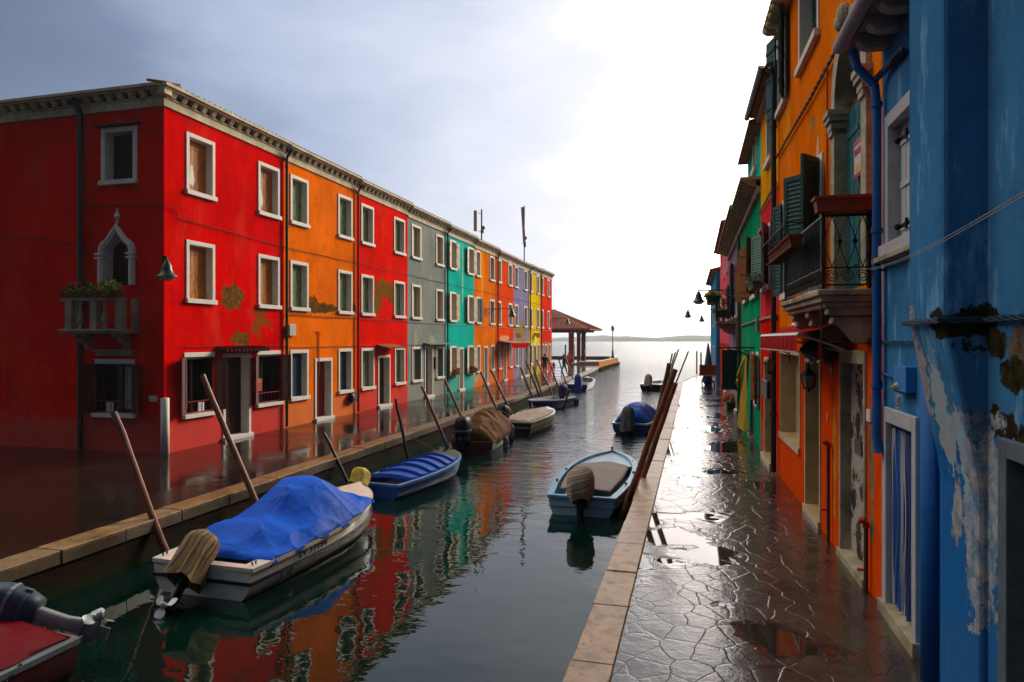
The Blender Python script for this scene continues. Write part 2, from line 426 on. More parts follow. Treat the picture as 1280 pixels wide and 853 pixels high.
def P(px, py): 
    v = onX(px, py, XL); return (v.x, v.y, v.z)
MUD1, MUD2 = '7c5220', '55391a'
houses = [
 # name, label, px0, px1, ztop, colour, patches, windows per floor [(l,r)...], style/shutters per floor, doors
 dict(k='red_house', label='bright red corner house on the canal with a Gothic window and a flower balcony', x=(205,355), zt=8.53, col='dc0604',
      patches=((P(290,371),(1,.62,.42),MUD1,MUD2,1.3),(P(302,424),(1,.5,.3),MUD1,MUD2,1.4),(P(325,400),(1,.5,.5),'8c3a10',MUD1,3.2)),
      wins=[(232,268),(322,349)], st=[('closed',sh_brown),('closed',sh_brown)], gw=[(230,267),(321,350)], gst=('closed',dr_red), doors=[(278,313,2.42,dr_red)]),
 dict(k='orange_house', label='deep orange house with green shutters between the two red houses on the canal', x=(355,445), zt=8.5, col='ee6e08',
      patches=((P(403,385),(1,1.35,.22),'6a4c1c','46341a',1.2),(P(392,381),(1,.45,.4),MUD1,MUD2,1.2),(P(440,386),(1,.5,.3),'6a4c24',MUD2,1.2)),
      wins=[(362.3,385),(422,440)], st=[('closed',sh_green),('closed',sh_green)], gw=[(362,385),(422.5,440)], gst=('closed',sh_blue), doors=[(393,415,2.16,dr_redl)]),
 dict(k='scarlet_house', label='scarlet house with olive shutters and a ragged patch of bare ochre render', x=(445,509.5), zt=8.44, col='e81606',
      patches=((P(480,362),(1,1.15,.5),'8a5a1c','6b4a18',1.5),(P(472,378),(1,.5,.6),'8a5a1c','6b4a18',1.6),(P(490,372),(1,.4,.35),'7a3a10','8a5a1c',1.6)),
      wins=[(451,466.8),(492,505.8)], st=[('closed',sh_olive),('closed',sh_green)], gw=[(451,467.5),(493,506)], gst=('closed',sh_green), doors=[(472,487.5,2.16,dr_brown)]),
 dict(k='grey_house', label='blue grey house between the scarlet house and the turquoise house', x=(509.5,557.5), zt=8.36, col='8c948e',
      patches=((P(520,425),(1,.25,.7),'a8a288','8c9488',1.8),(P(541,428),(1,.5,.5),'b0aa90','8c9488',2.2)),
      wins=[(514.2,526.3),(544.7,554.2)], st=[('half',sh_cream),('half',sh_cream)], gw=[(514.7,527),(545,554.5)], gst=('half',sh_grey), doors=[(530.5,541,2.5,dr_grey)]),
 dict(k='turquoise_house', label='turquoise house with open cream shutters and red flowers in its ground floor windows', x=(557.5,592.6), zt=8.3, col='18bcac',
      patches=((P(567,385),(1,.16,1.2),'9ac4b0','5fb0a0',1.1),(P(578.5,342),(1,.14,2.1),'a8ccb8','78b8a8',.8)),
      wins=[(561.8,569.8),(584,591.4)], st=[('open',sh_cream),('open',sh_cream)], gw=[(562,570),(584,591.6)], gst=('open',sh_cream), doors=[(572.8,579.3,2.38,dr_tan)]),
 dict(k='amber_house', label='yellow orange house beside the turquoise one, dark shutters open on one middle window', x=(592.6,620.9), zt=8.22, col='ee7408',
      patches=((P(596,470),(1,.9,.45),'c8b088','a08c68',1.6),(P(603,335),(1,.3,3.),'f09a20','e88a18',.8)),
      wins=[(594.9,600.4),(612,618)], st=[('closed',sh_grey),('mid',sh_grey)], gw=[(595.6,600.2),(613.4,617.6)], gst=('closed',sh_grey), doors=[(604.4,609.6,2.4,dr_grey)]),
 dict(k='vermilion_house', label='vermilion house with a small red awning over its ground floor', x=(620.9,642), zt=8.14, col='ee4a06',
      patches=((P(631,423),(1,1.6,.22),'d8b898','e07040',1.2),),
      wins=[(622,626.4),(635.2,640)], st=[('closed',sh_grey),('closed',sh_grey)], gw=[(622.5,626),(636.5,639.7)], gst=('closed',dr_tan), doors=[(629,632.8,2.4,dr_grey)]),
 dict(k='lilac_house', label='lilac house between the vermilion and the yellow house', x=(642,661.6), zt=8.12, col='9488b0',
      patches=((P(651,418),(1,2.0,1.1),'8a8050','a08c48',.9),(P(645,400),(1,.8,1.3),'8a8050','a08c48',.9)),
      wins=[(643,647.4),(654.6,658.8)], st=[('closed',sh_grey),('closed',sh_grey)], gw=[(643.8,647.6),], gst=('closed',sh_grey), doors=[(649.6,653,2.4,sh_dgreen),(655.5,660,2.35,sh_blue)]),
 dict(k='yellow_house', label='bright yellow house near the end of the left row', x=(661.6,675.8), zt=8.15, col='f2c206',
      patches=((P(668,425),(1,.9,.5),'f4e070','e8d060',1.0),),
      wins=[(662.2,665.2),(670.6,673.8)], st=[('closed',sh_grey),('closed',sh_grey)], gw=[(662.3,665.4),(671.8,674.5)], gst=('closed',sh_grey), doors=[(667,670.4,2.4,dr_tan)]),
 dict(k='end_red_house', label='orange red house that ends the left row beside the tiled loggia', x=(675.8,689.8), zt=8.2, col='f02c08',
      patches=((P(683,440),(1,3.4,1.1),'c87850','b86848',.7),),
      wins=[(676.2,679.2),(684,686.8)], st=[('closed',sh_grey),('closed',sh_grey)], gw=[(677,679.4),(685.6,688)], gst=('closed',dr_tan), doors=[(681,683.8,2.4,dr_tan)]),
]
LH = {}
for hi, h in enumerate(houses):
    u0, u1 = yl(h['x'][0]), yl(h['x'][1]); zt = h['zt']
    t = thing(h['k'], h['label'], 'house', (XL, u0, 0), group='row of houses along the left quay'); LH[h['k']] = t
    pm = plaster(h['k']+'_render', h['col'], h['patches'], streak=.22, wear=.10, bump=.35)
    holes = []
    for fi, wl in enumerate((h['wins'], h['wins'], h['gw'])):
        zb, ztw = ZF[fi]
        for (a, b) in wl: holes.append((yl(a), yl(b), zb, ztw))
    for d in h['doors']: holes.append((yl(d[0]), yl(d[1]), -.05, d[2]))
    if hi > 0: wall_mesh(LF, u0, u1, -.3, zt, holes, pm, t)
    for fi, wl in enumerate((h['wins'], h['wins'], h['gw'])):
        zb, ztw = ZF[fi]
        st, sm = h['gst'] if fi == 2 else h['st'][fi]
        for wi, (a, b) in enumerate(wl):
            s2, m2, ang = st, sm, 172
            if st == 'mid':
                s2, m2 = ('open', sh_dgreen) if wi == 0 else ('closed', sh_grey)
            elif h['k'] == 'vermilion_house' and fi == 1 and wi == 1: m2 = sh_dgreen
            if h['k'] == 'red_house' and fi == 2: continue
            far = u0 > 40
            window(LF, t, yl(a), yl(b), zb, ztw, STONEW, m2, s2, bw=.11 if not far else .13, ang=ang)
    for d in h['doors']: door(LF, t, yl(d[0]), yl(d[1]), d[2], STONEW, d[3], bw=.11)
    if hi > 0:
        cornice(LF, u0, u1, zt, t)
        tile_roof(LF, u0, u1, zt+.485, t, w0=.27)
    if hi in (1, 2, 4, 6, 8, 9): downpipe(LF, u0+.02, zt, .05, t, r=.045, m=BLACKP if hi in (1,4,8) else mat('rust_red_pipe','7a1c0c',.5,var=.3))
    if hi > 0:
        cable(LF, [(u0, 5.74), (u1, 5.74)], t, r=.010)
        cable(LF, [(u0, 3.6), (u1, 3.62)], t, r=.012, m=PALECAB if hi > 2 else WIREM)
        if hi < 4: cable(LF, [(u0, 2.56), (u1, 2.56)], t, r=.010)

# ---- the red corner house: facade to the canal plus the broad side wall facing the square
t = LH['red_house']; u0, u1 = yl(205), yl(355); YS = u0; zt = 8.53
SF = Fac((XL, YS), (XL-40, YS), 'L')          # side facade: u runs to the left, w towards the camera
SF.N = Vector((0, -1, 0))
def us(px, py=300): p = onY(px, py, YS); return XL - p.x
def zs_(px, py): return onY(px, py, YS).z
def PS(px, py): p = onY(px, py, YS); return (p.x, p.y, p.z)
pm = plaster('red_corner_render', 'dc0604', houses[0]['patches'], streak=.3, wear=.1, bump=.35)
holes = [(yl(a), yl(b), *ZF[0]) for a, b in houses[0]['wins']] + [(yl(a), yl(b), *ZF[1]) for a, b in houses[0]['wins']]
holes += [(yl(a), yl(b), *ZF[2]) for a, b in houses[0]['gw']] + [(yl(278), yl(313), -.05, 2.42)]
wall_mesh(LF, u0, u1, -.3, zt, holes, pm, t, depth=24, start=False)
sw = (us(172), us(127), zs_(150,229), zs_(150,159))            # upper side window
gz0, gz1 = zs_(145,357), zs_(148,279)                          # Gothic window: sill and apex
gw = (us(169.5), us(124.5)); gh = (us(165), us(129), gz0, zs_(148,290))
bw_ = (us(168), us(120), zs_(145,518), zs_(145,449))            # ground window of the side
UE = 26.
wall_mesh(SF, 0.0, UE, -.3, zt, [sw, (gh[0], gh[1], gh[2], gh[3]), bw_], pm, t, name='side_wall', depth=.5, start=False)
cornice(LF, u0, u1, zt, t, ext=.25); cornice(SF, 0.0, UE, zt+.001, t, name='side_cornice')
mb = MB(); mb.box(XL-.02, XL+.22, YS-.22, YS+.02, zt+.236, zt+.42); mb.box(XL-.02, XL+.052, YS-.052, YS+.02, zt-.002, zt+.236); mb.build('cornice_corner', STONEC, t)
# hipped roof over the corner block
mb = MB(); e = .25; zr = zt+.50; bx0, bx1, by0, by1 = XL+e, XL-UE, YS-e, YS+9.2
ridge = [(XL-4.6, YS+4.6, zr+1.25), (bx1, YS+4.6, zr+1.25)]
n = 150
def eave_pt(k): return (bx0+(bx1-bx0)*k/n, by0, zr+.03*math.cos(k*math.pi*1.0))
mb.add([(bx0,by0,zr),(bx1,by0,zr),ridge[1],ridge[0]], [(0,1,2,3)]); mb.add([(bx0,by0,zr),(bx0,yl(355),zr),(XL-4.6,yl(355),zr+1.25),ridge[0]], [(0,1,2,3)])
mb.add([(bx1,by1,zr),(XL-4.6,by1,zr),ridge[0],ridge[1]], [(0,1,2,3)])
mb.add([(bx0,by0,zr-.03),(bx1,by0,zr-.03),(bx1,yl(355),zr-.03),(bx0,yl(355),zr-.03)], [(0,1,2,3)])
k = 0.
while k < UE: mb.tube([(bx0-k-.1, by0-.01, zr-.03), (bx0-k-.1, by0+.6, zr+.13)], .036, 6); k += .21
k = 0.
while k < yl(355)-by0: mb.tube([(bx0+.01, by0+k+.1, zr), (bx0-.6, by0+k+.1, zr+.13)], .036, 6); k += .21
mb.tube([(bx0-.5, by0+.5, zr+.10), (bx0-2.2, by0+2.2, zr+.60)], .05, 8)
mb.build('roof', TILE, t)
for fi in (0, 1):
    for i, (a, b) in enumerate(houses[0]['wins']): pass
# side window: stone frame, dark shutters
window(SF, t, sw[0], sw[1], sw[2], sw[3], STONEW, mat('dark_brown_shutter','2e1a10',.6,var=.4,scale=4,sc=(5,5,1)), 'closed', bw=.13, depth=.26)
mb = MB(SF.T); mb.box(sw[0]-.12, sw[1]+.1, 0, .12, sw[3]+.02, sw[3]+.06); mb.build('window_hood', mat('dark_hood','2a0504',.6), t)
# Gothic ogee window
c_ = (gw[0]+gw[1])/2; hw = (gw[1]-gw[0])/2
zsp = zs_(148,318)
def ogee(sc, top):
    L = [(1.0,0),(1.0,.16),(.93,.30),(.80,.41),(.62,.49),(.50,.56),(.40,.66),(.26,.78),(.12,.88),(0,1.0)]
    pts = [(c_-hw*sc*x, zsp+(top-zsp)*z) for x, z in L]
    return pts + [(2*c_-p[0], p[1]) for p in pts[::-1][1:]]
po = [(c_-hw, gz0)] + ogee(1.0, gz1) + [(c_+hw, gz0)]; pi_ = [(c_-hw*.70, gz0)] + ogee(.70, gz1-.22) + [(c_+hw*.70, gz0)]
mb = MB(SF.T)
vs = [(p[0], .06, p[1]) for p in po] + [(p[0], .06, p[1]) for p in pi_] + [(p[0], -.3, p[1]) for p in pi_] + [(p[0], -.02, p[1]) for p in po]
n = len(po); fs = []
for i in range(n-1): fs += [(i,i+1,n+i+1,n+i),(n+i,n+i+1,2*n+i+1,2*n+i),(i,i+1,3*n+i+1,3*n+i)]
mb.add(vs, fs)
mid = [((a[0]+b[0])/2, .075, (a[1]+b[1])/2) for a, b in zip(po, pi_)]
mb.tube(mid, .03, 6)
for sx in (-1, 1):
    for z in (zsp-.02, zsp-.12): mb.box(c_+sx*hw*.86-.115, c_+sx*hw*.86+.115, -.05, .13, z, z+.05)
    mb.tube([(c_+sx*hw*.86, .03, gz0), (c_+sx*hw*.86, .03, zsp-.1)], .085, 10)
zf = gz1-.02
mb.lathe([(.03,0),(.05,.05),(.02,.08),(.075,.17),(.085,.2),(.05,.25),(.03,.31),(.012,.40)], (c_, .0, zf), 8)
gf = mb.build('gothic_frame', STONEW, t)
mb = MB(SF.T); mb.prism([(p[0], p[1]) for p in pi_], -.29, -.25); mb.build('shutter', mat('wine_shutter','3a0506',.6,var=.3,scale=4,sc=(5,5,1)), gf)
for i in range(2):
    pass
# fill wall around ogee inside the square hole
mb = MB(SF.T)
for sx in (-1, 1):
    o = ogee(.97, gz1-.03); half = o[:10] if sx < 0 else o[9:]
    side = gh[1] if sx > 0 else gh[0]
    if sx < 0: poly = [(gh[0]-.03, zsp-.2)] + half[:] + [(c_, gh[3]+.2), (gh[0]-.03, gh[3]+.2)]
    else: poly = [(c_, gh[3]+.2)] + half[:] + [(gh[1]+.03, zsp-.2), (gh[1]+.03, gh[3]+.2)]
    mb.add([(p[0], .012, p[1]) for p in poly], [tuple(range(len(poly)))])
mb.build('arch_infill', pm, t)
# balcony of the Gothic window
bx = (us(174.5), us(99.5)); zb0, zb1 = zs_(138,412), zs_(138,374)
PB = .55
mb = MB(SF.T)
mb.box(bx[0]-.03, bx[1]+.03, 0, PB+.04, zb0-.06, zb0); mb.box(bx[0], bx[1], 0, PB, zb0-.11, zb0-.06)
mb.box(bx[0], bx[1], PB-.17, PB, zb1-.07, zb1)
L = bx[1]-bx[0]
for f in (0.0, .42, .84):
    mb.box(bx[0]+L*f*.98+.0, bx[0]+L*f*.98+.20, PB-.16, PB-.005, zb0, zb1-.07)
for s_ in (0, 1):
    uu = bx[0]+.0 if s_ == 0 else bx[1]-.16
    mb.box(uu+.01, uu+.15, 0, .12, zb0, zb1)
for f in (.30, .70):
    mb.lathe([(.05,0),(.05,.05),(.035,.08),(.075,.2),(.07,.28),(.032,.45),(.03,.55),(.05,zb1-zb0-.12),(.05,zb1-zb0-.07)], (bx[0]+L*f+.02, PB-.08, zb0), 10)
bal = mb.build('balcony', STONEG, t, bevel=.01)
mb = MB(SF.T)
for f in (.14, .78):
    u_ = bx[0]+L*f
    mb = MB(SF.T); mb.prism([(0,zb0-.11),(PB-.08,zb0-.11),(PB-.1,zb0-.2),(PB-.24,zb0-.24),(PB-.26,zb0-.33),(PB-.38,zb0-.37),(.1,zb0-.5),(0,zb0-.52)], u_, u_+.13, T=lambda a,b,c: SF.T(a,b,c), ax=0); mb.build('bracket', STONEG, bal, bevel=.006)
mb = MB(SF.T)
mb.box(bx[0]+L*.10, bx[0]+L*.66, 0, .12, zb0-.66, zb0-.52); mb.box(bx[0]+L*.07, bx[0]+L*.69, 0, .16, zb0-.55, zb0-.50)
mb.build('lower_moulding', STONEG, bal, bevel=.006)
# ground window of the side: open dark shutters, curtain, notice
def open_dark_window(fac, ua, ub, zb, zt, parent, curtain=None, paper=True, rail=True, grille=False):
    mb = MB(fac.T)
    mb.box(ua-.02, ub+.02, -.3, .03, zt-.12, zt)
    w = mb.build('window', STONEW, parent, bevel=.008)
    m = MB(fac.T); m.box(ua-.001, ua+.05, -.3, -.01, zb+.02, zt-.12); m.box(ub-.05, ub+.001, -.3, -.01, zb+.02, zt-.12); m.box(ua+.05, ub-.05, -.3, -.012, zt-.17, zt-.12); m.build('jamb_lining', dr_red, w); m = MB(fac.T); m.box(ua-.06, ub+.06, -.3, .10, zb-.08, zb+.02); m.build('sill', STONEW, w, bevel=.008)
    m = MB(fac.T); m.box(ua, ub, -.32, -.3, zb+.02, zt-.12); m.build('pane', DARKG, w)
    m = MB(fac.T)
    for (a, b) in ((ua, ua+.06), (ub-.06, ub), ((ua+ub)/2-.03, (ua+ub)/2+.03)): m.box(a, b, -.29, -.24, zb+.02, zt-.12)
    m.box(ua, ub, -.28, -.245, zt-.2, zt-.12); m.build('sash', dr_red, w)
    for sd, u_ in ((-1, ua+.01), (1, ub-.01)):
        s = MB(fac.T); leaf(s, u_, zb+.04, zt-.13, (ub-ua)*.30, 158, sd, w=.05, louvre=True); s.build('shutter', mat('wine_brown_louvre','4a120c',.6,var=.3,scale=4,sc=(5,5,1)), w)
    if curtain:
        cu = MB(fac.T); a, b = curtain
        cu.grid(lambda i, j: (a+(b-a)*(i+.12*math.sin(6*j)*(1-i)), -.292+.012*math.sin(i*26), zb+.1+(zt-.3-zb)*j), 30, 8)
        cu.build('curtain', mat('lace_curtain','c8c4ba',.8,var=.1,scale=9), w, smooth=True)
    if paper:
        pp = MB(fac.T); q = ua+(ub-ua)*paper; pp.box(q, q+.24, .02, .026, zb+.06, zb+.30); pn = pp.build('notice', mat('paper','d8d8d4',.7,var=.04,bump=0), w)
        pp = MB(fac.T)
        for r_ in range(5): pp.box(q+.03, q+.2-.03*(r_ % 2), .0265, .0275, zb+.25-.035*r_, zb+.262-.035*r_)
        pp.build('printed_lines', mat('ink','33363a',.7,var=.1,bump=0), pn)
    if rail:
        rr = MB(fac.T)
        for z in (zb+.06, zb+.34): rr.tube([(ua+.01, .03, z), (ub-.01, .03, z)], .013, 6)
        n = 7
        for k in range(n+1): rr.tube([(ua+.02+(ub-ua-.04)*k/n, .03, zb+.05), (ua+.02+(ub-ua-.04)*k/n, .03, zb+.35)], .008, 5)
        rr.build('guard_rail', dr_redl, w)
    return w
open_dark_window(SF, bw_[0], bw_[1], bw_[2], bw_[3], t, curtain=((bw_[0]+.30), bw_[0]+.62), paper=.52)
for i, (a, b) in enumerate(houses[0]['gw']):
    a, b = yl(a), yl(b)
    open_dark_window(LF, a, b, *ZF[2], t, curtain=(a+.08, a+.45) if i == 0 else None, paper=.42 if i == 0 else 0)
# small tiled hood over the door, letter box, corner guard, pipes and cables
mb = MB(LF.T); a, b = yl(268), yl(326)
mb.hexa([(a,0,2.50),(b,0,2.50),(b,.3,2.47),(a,.3,2.47)], [(a,0,2.58),(b,0,2.58),(b,.32,2.50),(a,.32,2.50)])
k = a+.08
while k < b: mb.tube([(k, .0, 2.60), (k, .36, 2.51)], .04, 6); k += .17
mb.build('door_hood', mat('hood_tile','5a1a10',.7,var=.4), t)
mb = MB(LF.T); a = yl(312.5)+.1; mb.box(a, a+.28, .0, .14, 1.28, 1.64); mb.box(a+.03, a+.25, .14, .146, 1.54, 1.57); mb.build('letter_box', mat('letter_box_red','a01410',.4,var=.1), t, bevel=.01)
mb = MB(); cx, cy = XL+.02, YS-.02
mb.tube([(XL+.1, YS-.08, -.1), (XL+.1, YS-.08, 1.38)], .10, 12); mb.build('corner_guard', STONEW, t, smooth=True)
mb = MB(); mb.box(XL-.42, XL-.2, YS-.03, YS-.002, 1.28, 1.42); mb.build('name_plate', STONEW, t)
mb = MB(SF.T); ud = us(104); mb.tube([(ud,.09,0),(ud,.09,zt-.05),(ud,.28,zt+.36)], .065, 10)
for z in (1.2,3.1,5.0,6.9): mb.tube([(ud,.09,z),(ud,.09,z+.06)], .08, 10)
mb.build('downpipe', mat('green_pipe','16302e',.45,.1,var=.3,scale=8), t)
cable(SF, [(0.0, zs_(205,258)), (us(160), zs_(160,256)), (ud-.05, zs_(110,259))], t, r=.014)
cable(SF, [(ud+.05, zs_(100,308)), (us(60), zs_(60,300)), (us(2), zs_(2,292)), (UE, zs_(2,292)-.3)], t, r=.014)
cable(LF, [(u0, zs_(205,258)), (u0+.35, zs_(205,258)), (u0+.37, 5.86), (u1, 5.74)], t, r=.012)
cable(LF, [(u0+.6, 2.62), (yl(268), 2.62)], t, r=.01)
cable(LF, [(yl(328), 2.62), (u1, 2.6)], t, r=.01)
# white socks hanging from the closed upper shutters
for a in (239.5, 326.5):
    mb = MB(LF.T); u_ = yl(a)+.12; zz = ZF[0][0]+.28
    mb.loft([[(u_-.03,-.12,zz+.5),(u_+.03,-.12,zz+.5),(u_+.03,-.10,zz+.5),(u_-.03,-.10,zz+.5)],[(u_-.08,-.13,zz+.12),(u_+.1,-.13,zz+.12),(u_+.1,-.09,zz+.12),(u_-.08,-.09,zz+.12)],[(u_-.1,-.13,zz),(u_+.06,-.13,zz-.02),(u_+.06,-.1,zz-.02),(u_-.1,-.1,zz)]])
    mb.build('curtain_tail', mat('white_cloth','d6d2cc',.8,var=.1), t)

# extras on the other houses of the row
t = LH['orange_house']
mb = MB(LF.T); a = yl(358); mb.box(a, a+.36, 0, .12, LF.z(360,414+6), LF.z(360,408)+.06); mb.build('meter_box', mat('grey_box','a8a49c',.5,var=.1), t, bevel=.01)
mb = MB(LF.T); a = yl(432); mb.ball((a+.25, .12, .62), (.16,.12,.18), 10, 6); mb.box(a+.3, a+.6, 0, .16, .45, .8); mb.build('gas_meter', mat('dark_meter','3a1410',.5,var=.3), t)
mb = MB(LF.T); a = yl(400); mb.tube([(a-.3,.03,LF.z(388,415)),(a-.12,.03,LF.z(388,415)),(a-.12,.03,LF.z(388,470))], .018, 6); mb.build('service_pipe', dr_redl, t)
t = LH['scarlet_house']
mb = MB(LF.T); a, b = yl(470), yl(492); mb.hexa([(a,0,2.56),(b,0,2.56),(b,.55,2.44),(a,.55,2.44)], [(a,0,2.62),(b,0,2.62),(b,.57,2.49),(a,.57,2.49)]); mb.build('door_hood', mat('rust_tile','8a4a2a',.7,var=.4), t)
t = LH['grey_house']
mb = MB(LF.T); a, b = yl(529), yl(557); mb.hexa([(a,0,2.60),(b,0,2.60),(b,.35,2.56),(a,.35,2.56)], [(a,0,2.66),(b,0,2.66),(b,.36,2.6),(a,.36,2.6)]); mb.build('door_hood', mat('slate_hood','6f8078',.6,var=.3), t)
mb = MB(LF.T); a = yl(542.2); mb.box(a, a+.2, 0, .1, 1.35, 1.95); mb.build('notice_board', dr_brown, t)
t = LH['vermilion_house']
mb = MB(LF.T); a, b = yl(622), yl(643.2)
mb.hexa([(a,0,2.72),(b,0,2.72),(b,1.0,2.55),(a,1.0,2.55)], [(a,0,2.76),(b,0,2.76),(b,1.0,2.59),(a,1.0,2.59)]); mb.mi = 1
mb.box(a, b, .99, 1.02, 2.26, 2.58); aw = mb.build('awning', [mat('awning_top','a88c78',.8,var=.2,spec=0), mat('awning_red','b80e06',.7,var=.15,spec=0)], t)
text_obj('caffe', .28, frameM(LF.T((a+b)/2, 1.03, 2.42), -LF.U*-1, (0,0,1)) if False else frameM(LF.T((a+b)/2, 1.03, 2.42) - t.location, LF.U, (0,0,1)), mat('awning_script','e8a070',.7,bump=0), aw) if False else None
mb = MB(LF.T); a = yl(641); mb.tube([(a,.0,3.15),(a,.40,3.15)], .02, 6); mb.lathe([(.17,-.04),(.20,0),(.17,.04)], (0,0,0), 18, T=lambda x,y,z: LF.T(a+z, .42+x, 3.1+y)); mb.build('round_sign', STONEW, t)
t = LH['yellow_house']
mb = MB(LF.T); a = yl(668.6); mb.lathe([(.08,0),(.2,.15),(.26,.4),(.12,.44)], (a,.24,2.95), 12); mb.build('wall_light', mat('lemon_shade','f2e060',.6), t)
t = LH['lilac_house']
mb = MB(LF.T); a, b = yl(655), yl(663); mb.hexa([(a,0,2.62),(b,0,2.62),(b,.3,2.56),(a,.3,2.56)], [(a,0,2.68),(b,0,2.68),(b,.32,2.6),(a,.32,2.6)]); mb.build('door_hood', mat('hood_yellow','b8a020',.6,var=.3), t)

# ---- planters with flowers
LEAFM = mat('leaf_green', '2e5a1a', .55, var=.5, scale=9, bump=0, col2='5c8a24')
LEAFL = mat('pale_leaf_green', '6a8c28', .55, var=.4, scale=9, bump=0, col2='94a838')
PETR = mat('red_petals', 'c01418', .6, var=.2, bump=0); PETY = mat('yellow_petals', 'd8a818', .6, var=.2, bump=0)
def leaves(mb, cen, rad, n, s=.05, droop=0, T=None):
    for i in range(n):
        while True:
            q = Vector((random.uniform(-1,1), random.uniform(-1,1), random.uniform(-1,1)))
            if q.length < 1: break
        p = Vector((cen[0]+q.x*rad[0], cen[1]+q.y*rad[1], cen[2]+q.z*rad[2] - droop*abs(q.y)*random.random()))
        a = Vector((random.gauss(0,1), random.gauss(0,1), random.gauss(0,.6))).normalized(); b = a.orthogonal().normalized(); k = s*random.uniform(.6,1.4)
        mb.add([p-a*k, p+b*k*.5, p+a*k, p-b*k*.5], [(0,1,2,3)], T or idT)
def planter(name, label, cat, c, size, udir, n=200, petals=None, pm_=None, leafm=LEAFM, group=None, spill=.1, ls=.05, hgt=.16):
    """trough centred at c (bottom), size (length, depth, height), long axis udir"""
    t = thing(name, label, cat, c, math.atan2(udir[1], udir[0]), group=group)
    L_, D_, H_ = size; mb = MB()
    mb.hexa([(-L_/2+.02,-D_/2+.02,0),(L_/2-.02,-D_/2+.02,0),(L_/2-.02,D_/2-.02,0),(-L_/2+.02,D_/2-.02,0)], [(-L_/2,-D_/2,H_),(L_/2,-D_/2,H_),(L_/2,D_/2,H_),(-L_/2,D_/2,H_)])
    mb.box(-L_/2-.015, L_/2+.015, -D_/2-.015, D_/2+.015, H_-.035, H_+.004)
    mb.build('trough', pm_ or mat('terracotta','8a3a24',.7,var=.3), t, local=True, bevel=.005)
    if n:
        fl = MB(); leaves(fl, (0,0,H_+hgt*.45), (L_/2+.04, D_/2+spill, hgt), n, ls, droop=spill*1.2); fl.build('foliage', leafm, t, local=True, recalc=False)
    if petals:
        fl = MB(); pts_ = []
        for i in range(petals[1]):
            p = (random.uniform(-L_/2, L_/2), random.uniform(-D_/2-spill*.6, D_/2+spill*.6), H_+random.uniform(.05, hgt+.06)); fl.ball(p, ls*.75, 6, 4); pts_.append(p)
        pts_.sort(); fl.tube(pts_, .004, 4)
        fl.build('flowers', petals[0], t, local=True)
    return t
um = (bx[0]+bx[1])/2
pz = zb1+.0
planter('flower_box', 'long flower box of red geraniums on the stone balcony of the red corner house', 'planter', tuple(SF.T(um+.22, PB-.08, pz)), (1.45,.2,.16), (1,0), 420, (PETR, 26), spill=.16, ls=.045, group='flower boxes', hgt=.17)
planter('flower_box', 'pale trailing plant pot at the right end of the red house balcony', 'planter', tuple(SF.T(bx[0]+.35, PB-.04, pz+.0)), (.55,.24,.16), (1,0), 330, None, leafm=LEAFL, spill=.12, ls=.04, group='flower boxes', hgt=.2)
for i, (a, b) in enumerate([(562,570),(584,591.6)]):
    u_ = (yl(a)+yl(b))/2
    planter('flower_box', ['red geranium box under the nearer ground floor window of the turquoise house','red geranium box under the ground floor window beyond the turquoise house door'][i], 'planter', tuple(LF.T(u_, .2, ZF[2][0]+.03)), (.8,.18,.15), (0,1), 140, (PETR, 22), spill=.1, group='flower boxes', ls=.06)

# ---- street lamps on wall brackets
LAMPG = mat('lamp_green', '1c3a30', .4, .3, var=.3); BULB = mat('frosted_glass', 'b8b4a4', .3, var=.1, bump=0)
def bell_lamp(label, base, d, arm, scroll=True, s=1.0):
    """base: point on the wall; d: unit direction of the arm"""
    t = thing('street_lamp', label, 'street lamp', base, math.atan2(d[1], d[0]), group='bell shaped lamps on wall brackets')
    mb = MB(); mb.tube([(0,0,0),(arm,0,.0)], .022*s, 6); mb.box(-.02,.02,-.05,.05,-.45,.1)
    if scroll:
        def spiral(c, r, a0, turns, sg): return [(c[0]+r*(1-k/18*.75)*math.cos(a0+sg*turns*2*math.pi*k/18), 0, c[1]+r*(1-k/18*.75)*math.sin(a0+sg*turns*2*math.pi*k/18)) for k in range(19)]
        mb.tube(spiral((.16,-.16), .15, 2.4, 1.2, 1), .014, 5); mb.tube(spiral((.42,-.1), .09, 2.4, 1.2, 1), .012, 5)
        mb.tube([(.0,0,-.42),(.2,0,-.34),(.42,0,-.2),(.62,0,-.02)], .016, 5)
    mb.build('bracket', IRON, t, local=True)
    mb = MB(); c = (arm, 0, 0)
    mb.lathe([(.02,.06),(.02,-.04),(.06,-.06),(.07,-.12),(.11,-.16),(.12,-.26),(.16,-.36),(.25,-.44),(.26,-.46),(.22,-.455),(.14,-.40)], c, 16)
    mb.build('lamp_shade', LAMPG, t, local=True, smooth=True)
    mb = MB(); mb.ball((arm,0,-.45), (.19,.19,.10), 14, 8); mb.build('bulb', BULB, t, local=True, smooth=True)
    return t
p = onX(208, 325, XL+.3)
bell_lamp('green bell lamp close to the corner of the near red house', (XL, YS+.02, 4.76), Vector((.75,-.66,0)).normalized(), .42, scroll=False)
bell_lamp('bell lamp on a long scrolled arm from the amber house', (XL, yl(607), 4.72), (1,0,0), 1.7)
bell_lamp('bell lamp on a bracket at the far end of the left row', (XL, yl(689), 4.72), (1,0,0), 1.5)

